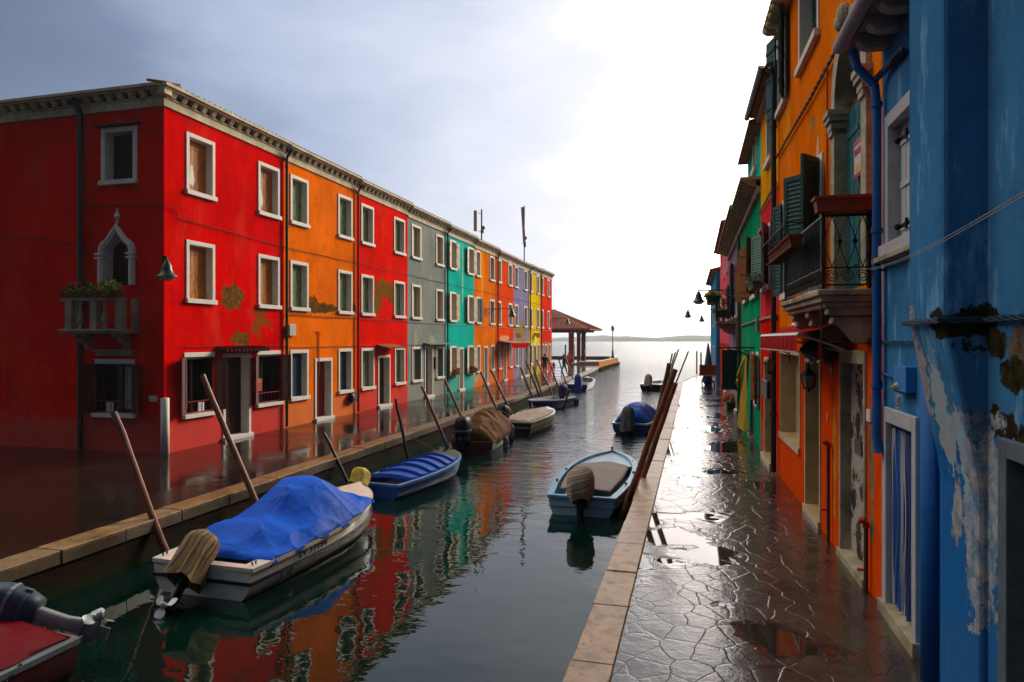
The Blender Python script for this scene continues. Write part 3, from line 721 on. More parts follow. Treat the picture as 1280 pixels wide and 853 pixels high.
# ---- roof antennas
def antenna(label, x, y, z0, z1, lean=0, panel=(.9,.22)):
    t = thing('antenna_mast', label, 'antenna', (x, y, z0))
    mb = MB(); h = z1-z0; mb.tube([(0,0,0),(0,0,h)], .05, 8); mb.tube([(0,0,h*.42),(-.25,0,h*.42)], .02, 5); mb.tube([(0,0,h*.9),(-.25,0,h*.9)], .02, 5)
    mb.ball((.12,0,h*.5), (.12,.12,.14)); mb.box(-.05,.15,-.05,.05,h*.36,h*.44); mb.build('mast', mat('galvanised','5a5c5c',.5,.5), t, local=True)
    mb = MB(); o = -.42 if lean == 0 else .02
    mb.hexa([(o-.11,-.09,h*.42),(o+.11,-.09,h*.42),(o+.11,.09,h*.42),(o-.11,.09,h*.42)], [(o-.11-lean,-.09,h*.98),(o+.11-lean,-.09,h*.98),(o+.11-lean,.09,h*.98),(o-.11-lean,.09,h*.98)])
    mb.build('panel', mat('antenna_panel','a8a494',.5,var=.1), t, local=True, bevel=.03)
p = onX(602, 297, -13.6); q = onX(602, 262, -13.6); antenna('roof mast with a panel antenna offset to its side, above the turquoise house', p.x, p.y, p.z-.6, q.z)
p = onX(655.3, 326, -13.6); q = onX(655.3, 259, -13.6); t = antenna('taller roof mast topped by a panel antenna, above the lilac house', p.x, p.y, p.z-.8, q.z+.1, lean=.18)
# ============================================================ GROUND, QUAYS, WATER
def sheet(name, poly, z, m, kind='structure', label=None, cat=None, tri=None):
    mb = MB(); mb.add([(x, y, z) for x, y in poly], [tuple(range(len(poly)))]); o = mb.build(name, m, recalc=False)
    o['kind'] = kind
    if label: tag(o, label, cat)
    return o
KL = [(-8.08,-14),(-8.10,8),(-8.22,22),(-8.42,36),(-8.72,50),(-9.1,62),(-9.55,69),(-9.97,72.5)]       # left quay, water edge of the kerb
KR = [(-1.045,-14),(-1.05,8),(-1.08,22),(-1.12,36),(-1.2,47),(-.55,53),(.6,60.5),(3.5,63),(40,66)]   # right quay
def off(line, d):
    out = []
    for i, p in enumerate(line):
        a = Vector(line[max(i-1,0)]); b = Vector(line[min(i+1,len(line)-1)]); t = (b-a).normalized(); n = Vector((t.y, -t.x))
        out.append((p[0]+n.x*d, p[1]+n.y*d))
    return out
KLi = off(KL, -.42); KRi = off(KR, .36)
# flooded flagstones, left
def wet_paving(name, kind):
    t = NT(name); pos = t.pos()
    wob = t.N('ShaderNodeTexNoise'); wob.inputs['Scale'].default_value = 1.2; wob.inputs['Detail'].default_value = 3; t.L(pos, wob.inputs['Vector'])
    add = t.N('ShaderNodeVectorMath', operation='MULTIPLY_ADD'); t.L(wob.outputs['Color'], add.inputs[0]); add.inputs[1].default_value = (.28,.28,0); t.L(pos, add.inputs[2])
    if kind == 'crazy':
        sc = t.mapped((1.0, .86, 0), add.outputs[0])
        v = t.N('ShaderNodeTexVoronoi', feature='DISTANCE_TO_EDGE'); v.inputs['Scale'].default_value = 3.5; v.inputs['Randomness'].default_value = .95; t.L(sc, v.inputs['Vector'])
        c = t.N('ShaderNodeTexVoronoi', feature='F1'); c.inputs['Scale'].default_value = 3.5; c.inputs['Randomness'].default_value = .95; t.L(sc, c.inputs['Vector'])
        edge = v.outputs['Distance']; cell = c.outputs['Color']
        joint = t.ramp(edge, [(.0, 1.), (.010, .9), (.024, 0.)])
        prof = t.ramp(edge, [(0., 0.), (.02, .7), (.06, 1.)])
    else:
        m = t.N('ShaderNodeMapping'); m.inputs['Rotation'].default_value = (0,0,R(90)); t.L(pos, m.inputs['Vector'])
        b = t.N('ShaderNodeTexBrick'); b.inputs['Scale'].default_value = 1.0; b.inputs['Mortar Size'].default_value = .008; b.inputs['Brick Width'].default_value = .62; b.inputs['Row Height'].default_value = .38
        b.inputs['Color1'].default_value = (.2,.2,.2,1); b.inputs['Color2'].default_value = (.8,.8,.8,1); b.inputs['Mortar'].default_value = (0,0,0,1)
        t.L(m.outputs[0], b.inputs['Vector']); cell = b.outputs['Color']; joint = b.outputs['Fac']; prof = t.math('SUBTRACT', 1., joint)
    cs = t.sep(cell)
    if kind == 'crazy': base = t.mix(cs[0], '241f1a', '443a31')
    else: base = t.mix(cs[0], '18100b', '2a1c13')
    n1 = t.noise(3.5, 8, .7); base = t.mix(t.ramp(n1, [(.35,0.),(.7,.8)]), base, '50443a' if kind == 'crazy' else '2c1e14')
    n2 = t.noise(.5, 4, .6); base = t.mix(t.ramp(n2, [(.45,0.),(.65,.45)]), base, '262220')
    col = t.mix(joint, base, '2c2620' if kind == 'crazy' else '2a241e')
    y = t.sep()[1]; x = t.sep()[0]
    # water standing on the stones
    pn = t.noise(.42, 4, .55)
    if kind == 'crazy':
        lev = t.ramp(pn, [(.54, 0.), (.58, 1.)])
        for (cx, cy, rx, ry) in PUD:
            m = t.N('ShaderNodeMapping', vector_type='TEXTURE'); m.inputs['Location'].default_value = (cx,cy,0); m.inputs['Scale'].default_value = (rx,ry,1); t.L(add.outputs[0], m.inputs['Vector'])
            ln = t.N('ShaderNodeVectorMath', operation='LENGTH'); t.L(m.outputs[0], ln.inputs[0])
            vv = t.math('ADD', ln.outputs['Value'], t.math('MULTIPLY', t.math('SUBTRACT', t.noise(2.6, 8, .72), .5), 2.6))
            lev = t.math('MAXIMUM', lev, t.ramp(vv, [(.85, 1.), (.93, 0.)]))
    else:
        lev = t.ramp(pn, [(.42, .12), (.55, .88)])
    lump = t.noise(2.2, 6, .62); fine = t.noise(22, 4, .6)
    h = t.math('ADD', t.math('MULTIPLY', prof, .22 if kind == 'crazy' else .20), t.math('ADD', t.math('MULTIPLY', lump, 1.15 if kind == 'crazy' else .55), t.math('MULTIPLY', fine, .14 if kind == 'crazy' else .06)))
    if kind == 'crazy': h = t.math('ADD', h, t.math('MULTIPLY', t.sep(cell)[1], .35))
    rip = t.noise(1, 3, .5, sc=(2.2, 5.5, 1))
    h = t.math('ADD', t.math('MULTIPLY', h, t.math('SUBTRACT', 1., lev)), t.math('MULTIPLY', rip, .02 if kind == 'crazy' else .06))
    rough = t.math('ADD', t.math('MULTIPLY', t.math('SUBTRACT', 1., lev), .16 if kind == 'crazy' else .22), .03 if kind == 'crazy' else .05)
    nrm = t.bump(h, .45 if kind == 'crazy' else .5, .022)
    col = t.mix(t.math('MULTIPLY', lev, .45), col, '1c1a18')
    t.b.inputs['IOR'].default_value = 1.45 if kind == 'crazy' else 1.36
    m = t.out(col, rough, nrm); m_ = t.b.inputs['Coat Weight']; m_.default_value = .55 if kind == 'crazy' else .08; t.b.inputs['Coat Roughness'].default_value = .04; t.b.inputs['Coat IOR'].default_value = 1.4
    t.L(nrm, t.b.inputs['Coat Normal'])
    return m
PUD = []
for (px, py, rx, ry) in ((850,668,.62,.55),(815,650,.36,.45),(900,690,.34,.6),(905,520,.22,1.6),(860,500,.7,4.),(842,560,.4,1.2),(870,600,.25,.8)):
    q = onZ(px, py, 0); PUD.append((q.x, q.y, rx, ry))
wet_r = wet_paving('wet_crazy_paving', 'crazy'); wet_l = wet_paving('flooded_flagstones', 'flags')
left_poly = KLi[:] + [(-10.4, 76), (-16, 80), (-30, 92), (-90, 92), (-90, -14)]
left_poly = KLi[:-1] + [(-10.36, 72.4), (-10.36, 91), (-90, 91), (-90, -14)]
sheet('left_quay_pavement', left_poly, 0, wet_l)
sheet('right_quay_pavement', KRi + [(40, -14)], 0, wet_r)
# quay walls: brick with weed at the waterline
def brick_wall_mat(name, c1, c2, mortar, weed=True):
    t = NT(name); b = t.N('ShaderNodeTexBrick'); m = t.N('ShaderNodeMapping'); m.inputs['Rotation'].default_value = (R(90), 0, R(90)); t.L(t.pos(), m.inputs['Vector'])
    s = t.sep(); cmb = t.N('ShaderNodeCombineXYZ'); t.L(s[1], cmb.inputs[0]); t.L(s[2], cmb.inputs[1]); t.L(cmb.outputs[0], b.inputs['Vector'])
    b.inputs['Scale'].default_value = 1; b.inputs['Brick Width'].default_value = .24; b.inputs['Row Height'].default_value = .07; b.inputs['Mortar Size'].default_value = .008
    b.inputs['Color1'].default_value = lin(c1); b.inputs['Color2'].default_value = lin(c2); b.inputs['Mortar'].default_value = lin(mortar)
    c = t.mix(t.ramp(t.noise(2.5, 7, .7), [(.4,0.),(.6,.9)]), b.outputs['Color'], mortar)
    if weed:
        w = t.math('ADD', s[2], t.math('MULTIPLY', t.noise(3, 6, .7), .35))
        c = t.mix(t.ramp(t.math('ADD', w, .9), [(.50, 1.), (.74, 0.)]), c, '1a240a')
    return t.out(c, .85, t.bump(t.math('ADD', t.math('MULTIPLY', b.outputs['Fac'], -.6), t.noise(18, 5, .7)), .6, .02), **{'Specular IOR Level': .08})
QW = brick_wall_mat('quay_brick', '200d06', '2c140a', '130d07')
def ribbon(name, line, z0, z1, m):
    mb = MB()
    for a, b in zip(line, line[1:]): mb.quad((a[0],a[1],z0),(b[0],b[1],z0),(b[0],b[1],z1),(a[0],a[1],z1))
    return tag(mb.build(name, m), kind='structure')
ribbon('left_quay_wall', off(KL, -.05), -1.6, -.14, QW); ribbon('right_quay_wall', off(KR, .05), -1.6, -.14, QW)
ribbon('left_quay_end', [(-10.3,72.4),(-10.3,91),(-90,91)], -1.6, -.0, QW)
# kerb of long stone blocks
def kerb_mat(name, c1, c2, moss):
    t = NT(name); n = t.noise(1.6, 8, .72); c = t.mix(t.ramp(n, [(.35,0.),(.65,1.)]), c1, c2)
    sp = t.noise(5, 8, .75); c = t.mix(t.ramp(sp, [(.52,0.),(.62,.85)]), c, moss)
    pit = t.noise(30, 4, .7); c = t.mix(t.ramp(pit, [(.62,0.),(.72,.5)]), c, '5c4632')
    zz = t.math('ADD', t.sep()[2], t.math('MULTIPLY', t.noise(4, 6, .7), .16)); c = t.mix(t.ramp(t.math('ADD', zz, .2), [(.25,.88),(.31,0.)]), c, '241c0e')
    big = t.noise(.7, 3, .6); c = t.mix(t.ramp(big, [(.4,0.),(.7,.4)]), c, '8a7a68')
    return t.out(c, t.math('ADD', t.math('MULTIPLY', n, .3), .22), t.bump(t.math('ADD', pit, t.math('MULTIPLY', n, 2)), .35, .012))
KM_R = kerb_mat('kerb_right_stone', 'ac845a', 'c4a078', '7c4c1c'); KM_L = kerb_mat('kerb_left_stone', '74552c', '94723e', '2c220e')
def walk(line, step):
    P = [Vector(p) for p in line]; out = []; i = 0; pos_ = P[0].copy(); out.append(pos_.copy()); need = step()
    while i < len(P)-1:
        d = P[i+1]-pos_; 
        if d.length < need: need -= d.length; pos_ = P[i+1].copy(); i += 1
        else: pos_ = pos_ + d.normalized()*need; out.append(pos_.copy()); need = step()
    return out
def kerb(name, outer, inner_d, m, z1=.03, ends=None):
    rnd = random.Random(5); pts = walk(outer, lambda: rnd.uniform(1.05, 1.5)); mb = MB()
    for a, b in zip(pts, pts[1:]):
        t = (b-a).normalized(); n = Vector((t.y, -t.x)) * inner_d; g = t*.006; dz = rnd.uniform(-.008, .008); j = n.normalized()*rnd.uniform(-.012,.012)
        q = [a+g+j, b-g+j, b-g+n, a+g+n]
        mb.hexa([(p.x,p.y,-.17) for p in q], [(p.x,p.y,z1+dz) for p in q])
    return tag(mb.build(name, m, bevel=.009), kind='structure')
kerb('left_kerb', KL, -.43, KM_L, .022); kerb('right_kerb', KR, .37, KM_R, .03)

# water: calm in the canal, choppy out on the lagoon
def water_mat():
    t = NT('canal_water'); y = t.sep()[1]
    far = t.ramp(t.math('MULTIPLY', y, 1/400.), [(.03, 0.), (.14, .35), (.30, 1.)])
    w1 = t.noise(1, 2, .5, sc=(.55, .9, 1)); w2 = t.noise(1, 3, .55, sc=(1.6, 2.6, 1)); w3 = t.noise(1, 4, .6, sc=(1.3, 3.4, 1)); w4 = t.noise(1, 3, .6, sc=(.22, .5, 1)); w5 = t.noise(9, 2, .5)
    calm = t.math('ADD', t.math('MULTIPLY', w1, 1.0), t.math('MULTIPLY', w2, .38))
    calm = t.math('ADD', calm, t.math('MULTIPLY', w5, .012))
    calm = t.math('MULTIPLY', calm, t.math('MULTIPLY', t.math('ADD', t.math('MULTIPLY', y, 1/26.), .22), .026))
    rough_sea = t.math('MULTIPLY', t.math('ADD', w3, t.math('ADD', t.math('MULTIPLY', w4, 2.2), t.math('MULTIPLY', t.noise(1, 3, .6, sc=(2.6,6.,1)), .7))), .42)
    h = t.math('ADD', calm, t.math('MULTIPLY', rough_sea, far))
    bn = t.N('ShaderNodeBump'); bn.inputs['Strength'].default_value = 1; bn.inputs['Distance'].default_value = 1.0; t.L(h, bn.inputs['Height'])
    t.b.inputs['IOR'].default_value = 1.44
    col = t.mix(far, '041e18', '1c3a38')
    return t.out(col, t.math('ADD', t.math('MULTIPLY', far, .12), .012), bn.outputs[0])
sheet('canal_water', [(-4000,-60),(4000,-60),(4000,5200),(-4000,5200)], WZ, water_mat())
sheet('canal_bed', [(-4000,-60),(4000,-60),(4000,5200),(-4000,5200)], WZ-1.2, mat('mud','1c1c12',.9,bump=0))

# end of the left quay: brick parapet, steps, jetty, stakes, loggia, lamp post
BRK = brick_wall_mat('parapet_brick', 'c04c14', 'cc6420', 'c88850', weed=False)
t = thing('parapet_wall', 'low brick parapet with green weed along its foot at the tip of the left quay', 'wall', (-10.2, 82, 0))
mb = MB(); mb.box(-10.34,-9.97,72.5,91,-.62,.40); mb.build('brickwork', BRK, t)
mb = MB(); mb.box(-10.38,-9.93,72.45,91.04,.40,.50); mb.build('coping', mat('coping_stone','d0a878',.7,var=.25), t, bevel=.02)
mb = MB(); 
for i in range(2600):
    y = random.uniform(72,91.3); leaves(mb, (-9.93+random.uniform(-.02,.16), y, -.5+random.random()**2*.32), (.05,.1,.03), 1, .10)
mb.build('seaweed', mat('seaweed','5c7a10',.6,var=.4,scale=3,bump=0), t, recalc=False)
t = thing('stone_steps', 'stone landing block between the parapet and the loggia', 'steps', (-12.2, 77, 0))
mb = MB(); mb.box(-12.9,-10.4,75.6,78.0,-.01,.36); mb.build('block', STONEG, t, bevel=.03); mb = MB(); mb.box(-13.6,-12.92,75.8,77.6,-.01,.18); mb.build('step', STONEG, t, bevel=.02)
t = thing('jetty', 'dark low timber jetty reaching across behind the loggia', 'jetty', (-22, 104, 0))
mb = MB(); mb.box(-60,-12.6,103,104.6,-.25,.28); mb.build('deck', mat('jetty_wood','3c3028',.8,var=.4), t)
mb = MB()
for k in range(23): mb.tube([(-59+k*1.94,103.1,-1.2),(-59+k*1.94,103.1,.3)], .12, 6)
mb.build('piles', mat('jetty_wood','3c3028',.8), t)
for i, (px, y0, y1, d) in enumerate([(706.7,430.5,447,112),(717.3,430,447,112)]):
    p = ray(px, 440); p = EYE + p*(d); t = thing('mooring_stake', ['bare stake standing in the lagoon left of the loggia pier','bare stake seen between the loggia piers'][i], 'mooring pole', (p.x,p.y,0)); mb = MB()
    mb.tube([(0,0,-1.2),(.02,0,2.0)], .13, 8); mb.build('post', mat('stake_wood','5a4634',.8,var=.4), t, local=True)
# loggia (old fish market)
t = thing('fish_market_loggia', 'open loggia with brick piers and a hipped red tiled roof past the left row', 'loggia', (-17, 84, 0))
PIER = brick_wall_mat('pier_brick', '8c3418', 'a04420', '7c5038', weed=False)
for i, (px, d, w) in enumerate([(714.2,79,.55),(723.4,83.5,.42),(729.4,86,.5)]):
    q = ray(px, 425)*d; x, y = q.x, q.y; mb = MB(); mb.box(x-w/2,x+w/2,y-w/2,y+w/2,0,3.72); mb.mi = 1; mb.box(x-w/2-.06,x+w/2+.06,y-w/2-.06,y+w/2+.06,3.56,3.72); mb.mi = 0
    mb.build('brick_pier', [PIER, STONEG], t, bevel=.015)
for x, y in ((-22.5,79.2),(-22.5,86)):
    mb = MB(); mb.box(x-.28,x+.28,y-.28,y+.28,0,3.72); mb.build('brick_pier', PIER, t)
mb = MB(); mb.box(-23,-12.7,78.6,78.9,3.72,4.02); mb.box(-12.9,-12.6,78.9,87.2,3.72,4.02); mb.box(-23,-12.9,86.9,87.2,3.72,4.02)
for k in range(30): mb.box(-22.9+k*.37,-22.8+k*.37,77.7,78.6,3.98,4.09)
mb.build('timber_beam', mat('beam_wood','4a3424',.8,var=.4), t)
mb = MB(); ex0, ex1, ey0, ey1, ez = -24.4, -11.75, 77.5, 88.4, 4.06; rx0, rx1, ry, rz = -19.5, -17.2, 83, 6.55
E = [(ex0,ey0,ez),(ex1,ey0,ez),(ex1,ey1,ez),(ex0,ey1,ez)]
mb.add(E + [(rx0,ry,rz),(rx1,ry,rz)], [(0,1,5,4),(1,2,5),(2,3,4,5),(3,0,4)]); mb.add([(x,y,z-.12) for x,y,z in E], [(0,1,2,3)])
for a, b in zip(E, E[1:]+E[:1]): mb.quad(a, b, (b[0],b[1],b[2]-.12), (a[0],a[1],a[2]-.12))
def rows(e0, e1, r0, r1, step=.3):
    n = int((Vector(e1)-Vector(e0)).length/step)
    for k in range(n):
        f = (k+.5)/n; p = Vector(e0).lerp(Vector(e1), f); L = (Vector(e1)-Vector(e0)).length
        a0 = (Vector(r0)-Vector(e0)).dot((Vector(e1)-Vector(e0)).normalized())/L; a1 = (Vector(r1)-Vector(e0)).dot((Vector(e1)-Vector(e0)).normalized())/L
        if f < a0: q = Vector(e0).lerp(Vector(r0), f/a0)
        elif f > a1: q = Vector(e1).lerp(Vector(r1), (1-f)/(1-a1))
        else: q = Vector(r0).lerp(Vector(r1), (f-a0)/max(1e-6,a1-a0))
        mb.tube([(p.x,p.y,p.z+.03),(q.x,q.y,q.z+.03)], .085, 5)
rows(E[0],E[1],(rx0,ry,rz),(rx1,ry,rz)); rows(E[1],E[2],(rx1,ry,rz),(rx1,ry+.001,rz)); 
mb.build('roof', mat('loggia_tile','8c3c20',.75,var=.45,scale=6,col2='b06040'), t)
# lantern post on the parapet
p = ray(764, 440)*89.5; 
t = thing('lamp_post', 'teal lamp post with a pale pink lantern at the tip of the left quay', 'street lamp', (-10.15, 86.5, .5))
mb = MB(); mb.lathe([(.20,0),(.20,.25),(.13,.35),(.13,.9),(.07,1.0),(.055,2.2),(.05,3.25),(.09,3.3),(.05,3.36)], seg=12); mb.build('post', mat('teal_iron','123c44',.4,.4), t, local=True, smooth=True)
mb = MB(); mb.lathe([(.10,3.38),(.17,3.5),(.22,3.85),(.20,3.9)], seg=8); mb.build('lantern', mat('pink_glass','d8a8a0',.3,bump=0), t, local=True)
mb = MB(); mb.lathe([(.25,3.9),(.12,4.05),(.03,4.12),(.03,4.2)], seg=8); mb.build('cap', mat('teal_iron','123c44',.4,.4), t, local=True)

# far shore
isl = MB()
def isl_h(x, y):
    n = mnoise.fractal(Vector((x*.006, y*.01, 3.1)), .8, 2.1, 6)
    m2 = mnoise.noise(Vector((x*.0016, 1.7, 0)))
    return max(.5, 8.6 + 4.0*m2 + 7.0*n)
NX, NY = 620, 7
isl.grid(lambda i, j: (-1500+2100*i, 1500+j*90, (WZ-.2 if j < .01 else (isl_h(-1500+2100*i, j*90)*min(1, .45+j*1.2)))), NX, NY)
o = isl.build('far_treeline', mat('far_foliage','3c5440',.9,var=.5,scale=.05,bump=0,col2='54684c'), smooth=False); o['kind'] = 'stuff'
mb = MB(); mb.box(-1800,900,1488,1700,WZ-.5,.5); tag(mb.build('far_shore', mat('far_mud','6a6450',.9,bump=0)), kind='structure')
p = ray(828, 425)*1560; t = thing('radio_mast', 'thin mast rising over the trees on the far shore', 'mast', (p.x,p.y,4)); mb = MB(); mb.tube([(0,0,0),(0,0,15)], .55, 5); mb.build('pole', WIREM, t, local=True)
# ============================================================ RIGHT ROW OF HOUSES
def rfac(p0, p1): return Fac(p0, p1, 'R')
B0 = rfac((1.97, .5), (1.88, 7.89)); O0 = rfac((1.88, 7.89), (1.66, 15.2)); C0 = rfac((1.66, 15.2), (1.60, 18.5)); G0 = rfac((1.60, 18.5), (1.56, 25.5))
D0 = rfac((1.56, 25.5), (1.54, 28.6)); V0 = rfac((1.54, 28.6), (1.53, 34)); K0 = rfac((1.53, 34), (1.5, 46)); Z0 = rfac((1.26, 46), (1.15, 58))
def vecpt(fac, px, py, w=0): u, z = fac.uz(px, py, w); p = fac.T(u, w, z); return (p.x, p.y, p.z)
# ---------------- near blue house
t = thing('blue_house', 'patchy blue house at the near right with a sloping chimney breast and striped door curtain', 'house', (1.9, 5, 0), group='row of houses along the right quay'); TB = t
fac = B0; UB = lambda px, w=0: B0.u(px, w)
ub1 = B0.len
winB = (UB(1143), UB(1107), B0.z(1107,318), B0.z(1107,148)); winB = (winB[0]-.35, winB[1], winB[2], winB[3])
doorB = (UB(1148.5), UB(1106), -.05, B0.z(1107, 508))
d2 = (UB(1256)-1.0, UB(1256), -.05, B0.z(1262, 553))
MOULD, MOULD2, PINKP, PALE = '1e1c10', '3a3422', '9c9ca4', '86aabc'
blue_p = []
for (px, py, r, c1, c2, rag) in [(1198,405,(.5,.32,.13),MOULD,'2e2c20',1.6),(1215,430,(.5,.16,.13),MOULD,MOULD2,1.6),(1260,440,(.5,.36,.30),MOULD2,'6a5c54',1.7),(1238,470,(.5,.30,.12),MOULD,MOULD2,1.6),
        (1225,535,(.5,.28,.10),MOULD,MOULD2,1.5),(1213,525,(.5,.10,.16),'3a2c18',MOULD,1.2),(1245,560,(.5,.14,.20),MOULD,MOULD2,1.5),(1240,700,(.5,.07,.75),MOULD,'2e2a1c',1.1),(1250,620,(.5,.10,.3),'14606c','3a8098',1.4),
        (1160,450,(.5,0.22,0.55),PINKP,'8a8088',2.0),(1178,520,(.5,0.20,0.55),PINKP,PALE,2.0),(1196,575,(.5,0.16,0.52),PALE,PINKP,2.0),(1180,640,(.5,.10,.30),'6a7480',PINKP,2.2),(1210,640,(.5,0.22,0.72),PINKP,'5a7c98',2.0),(1200,700,(.5,0.19,0.55),PINKP,'5a7c98',2.0),(1225,735,(.5,0.14,0.39),PINKP,PALE,2.0),(1278,505,(.5,.12,.22),MOULD,'30301c',1.)]:
    u, z = B0.uz(px, py, .14); q = B0.T(u, .14, z); blue_p.append(((q.x, q.y, q.z), r, c1, c2, rag))
BLUE = '3c76a8'
pb = plaster('blue_render', BLUE, blue_p, streak=.3, wear=.3, bump=.7, var=.2, damp='28507c', bleach='6a9cc4', bth=.54, low=('1a5ca0', 2.6))
pb_up = plaster('blue_render_upper', '2a80bc', (), streak=.25, wear=.3, bump=.5, var=.22, damp='28507c')
wall_mesh(fac, 0, ub1, -.3, 7.5, [winB, doorB, d2], pb, t, depth=9)
# chimney breast: proud above, raking back into the wall below
y0, y1 = 5.31, 6.07
u0c, u1c = (y0-.5)/fac.U.y, (y1-.5)/fac.U.y
zt_, zk, pr, pr2 = 9.5, 2.93, .27, .055
mb = MB(fac.T)
n = 8
def cb(z, w): return [(u0c, -.05, z), (u1c, -.05, z), (u1c, w, z), (u0c, w, z)]
mb.loft([cb(-.2, pr2), cb(1.72, pr2), cb(1.9, pr2+.02), cb(zk-.05, pr-.012), cb(zk+.03, pr), cb(zt_, pr)])
mb.build('chimney_breast', pb, t, bevel=.03)
# the narrow near-side strip beyond the breast: half-round painted pipe casing by the door
mb = MB(fac.T); uc = UB(1158.5, .05); mb.tube([(uc-.06, .03, -.1), (uc-.06, .03, B0.z(1150,455))], .085, 12); mb.build('pipe_casing', mat('blue_paint','14589c',.6,var=.2), t, smooth=True)
wf = window(fac, t, winB[0], winB[1], winB[2], winB[3], mat('white_frame','a8aab0',.6,var=.15), mat('white_shutter','b4b8c0',.5,var=.08,scale=3,sc=(5,5,1)), 'closed', bw=.14, depth=.12, proud=.02)
mb = MB(fac.T)
for zf in (.18, .8):
    mb = MB(fac.T)
    z = winB[2]+(winB[3]-winB[2])*zf; mb.box(winB[1]-.5, winB[1]-.14, -.10, -.085, z-.02, z+.02); mb.ball((winB[1]-.15,-.07,z), .03)
    mb.box(winB[1]-.42, winB[1]-.38, -.09, -.07, z-.05, z+.05); mb.build('strap_hinge', IRON, wf)
mb = MB(fac.T); mb.box(winB[0]-.06, winB[1]+.06, 0, .12, winB[2]-.10, winB[2]-.045); mb.build('window_ledge', STONEG, t, bevel=.008)
# door with curtain
dw = MB(fac.T); a, b, zt = doorB[0], doorB[1], doorB[3]
dw.box(a, a+.11, -.3, .03, .12, zt); dw.box(b-.13, b, -.3, .03, .12, zt); dw.box(a+.11, b-.13, -.3, .03, zt-.15, zt)
dfr = dw.build('door_frame', mat('white_frame','a8aab0',.6), t, bevel=.01)
mb = MB(fac.T); mb.box(a-.02, b+.05, -.3, .06, -.05, .13); mb.build('threshold', STONEG, t, bevel=.01)
mb = MB(fac.T); mb.box(a+.11, b-.13, -.31, -.29, .13, zt-.15); mb.build('door', dr_brown, dfr)
mt = NT('striped_curtain'); tc = mt.N('ShaderNodeTexCoord'); w = mt.N('ShaderNodeTexWave', wave_type='BANDS', bands_direction='X'); w.inputs['Scale'].default_value = 1.25; w.inputs['Distortion'].default_value = .6; mt.L(tc.outputs['UV'], w.inputs['Vector'])
cc = mt.ramp(w.outputs['Fac'], [(.22,'1c4c94'),(.28,'9098a4'),(.50,'a4a8ac'),(.53,'5c6470'),(.58,'a0a6ac'),(.74,'a0a6ac'),(.80,'163a70')]); CURT = mt.out(cc, .8)
mb = MB(fac.T); ca, cb_ = a+.10, b-.12; NU, NV = 90, 10
mb.grid(lambda i, j: (ca+(cb_-ca)*(i + .10*math.sin(5*j+2)*math.sin(math.pi*i)), -.06+.035*math.sin(i*47+1.3*math.sin(j*3))+.015*math.sin(i*23), .16+(zt-.36)*j), NU, NV)
cu = mb.build('door_curtain', CURT, t, smooth=True)
uv = cu.data.uv_layers.new(name='uv')
for poly in cu.data.polygons:
    for li, vi in zip(poly.loop_indices, poly.vertices): uv.data[li].uv = (vi//(NV+1)/NU*2.2, (vi % (NV+1))/NV)
mb = MB(fac.T); mb.tube([(a+.1,-.05,zt-.18),(b-.13,-.05,zt-.18)], .014, 6); mb.build('curtain_rod', IRON, cu)
# second door/shop frame at the picture's edge
mb = MB(fac.T); a, b, zt = d2[0], d2[1], d2[3]
mb.box(b-.10, b+.02, -.3, .035, 0, zt+.02); mb.box(a, b-.10, -.3, .035, zt-.10, zt+.02); mb.box(a-.02, a+.1, -.3, .035, 0, zt-.1); df = mb.build('door_frame', mat('grey_frame','54626e',.6,var=.3), t, bevel=.008)
s = MB(fac.T); leaf(s, b-.11, .05, zt-.12, .8, 0, 1, w=-.16, louvre=True); s.build('shutter_door', mat('teal_louvre','1c4a4c',.5,var=.2), df)
mb = MB(fac.T); mb.box(a+.1, b-.1, -.3, -.28, 0, zt-.1); mb.build('pane', DARKG, df)
# meter box, bulkhead light, number tile, wires, pipe
def bx(fac, px0, px1, py0, py1, w0, w1, wq=0):
    a, b = sorted((fac.u(px0, wq), fac.u(px1, wq))); pm_ = (px0+px1)/2
    z = sorted((fac.z(pm_, py0, wq), fac.z(pm_, py1, wq))); return (a, b, w0, w1, z[0], z[1])
mb = MB(fac.T); q = bx(fac,1130,1146,458,490,0,.09); mb.box(*q); mb.build('meter_box', mat('blue_box','2878bc',.5,var=.15), t, bevel=.008)
mb = MB(fac.T); ul, zl = fac.uz(1122, 484, .08)
mb.lathe([(.075,0),(.08,.02),(.078,.03)], (0,0,0), 16, T=lambda x,y,z: fac.T(ul+x, z, zl+y)); lt = mb.build('bulkhead_light', mat('light_frame','989c9c',.4,var=.1), t)
mb = MB(fac.T); mb.ball((ul,.03,zl), (.062,.10,.062), 12, 8); mb.build('lens', mat('dull_lens','8c8464',.25,bump=0), lt, smooth=True)
mb = MB(fac.T)
for k in range(-2,3): mb.tube([(ul+.03*k,.03,zl+.07*math.cos(k*.5)), (ul+.03*k,.125-.012*abs(k),zl), (ul+.03*k,.03,zl-.07*math.cos(k*.5))], .005, 5)
mb.tube([(ul-.08,.03,zl),(ul,.14,zl),(ul+.08,.03,zl)], .006, 5); mb.build('cage', mat('light_frame','989c9c',.4), lt)
mb = MB(fac.T); un, zn = fac.uz(1124.2, 502.5); mb.box(un-.04, un+.04, 0, .012, zn-.055, zn+.055); tl = mb.build('number_tile', mat('tile_white','c8ccd0',.3,bump=0), t)
mb = MB(fac.T); mb.box(un-.032, un+.032, .012, .0135, zn-.047, zn+.047); mb.build('tile_field', mat('tile_black','0c1018',.4,bump=0), tl)
text_obj('2', .095, frameM(fac.T(un, .014, zn) - t.location, -fac.U, (0,0,1)), mat('tile_white','c8ccd0',.3), tl, name='number_two', sx=.85)
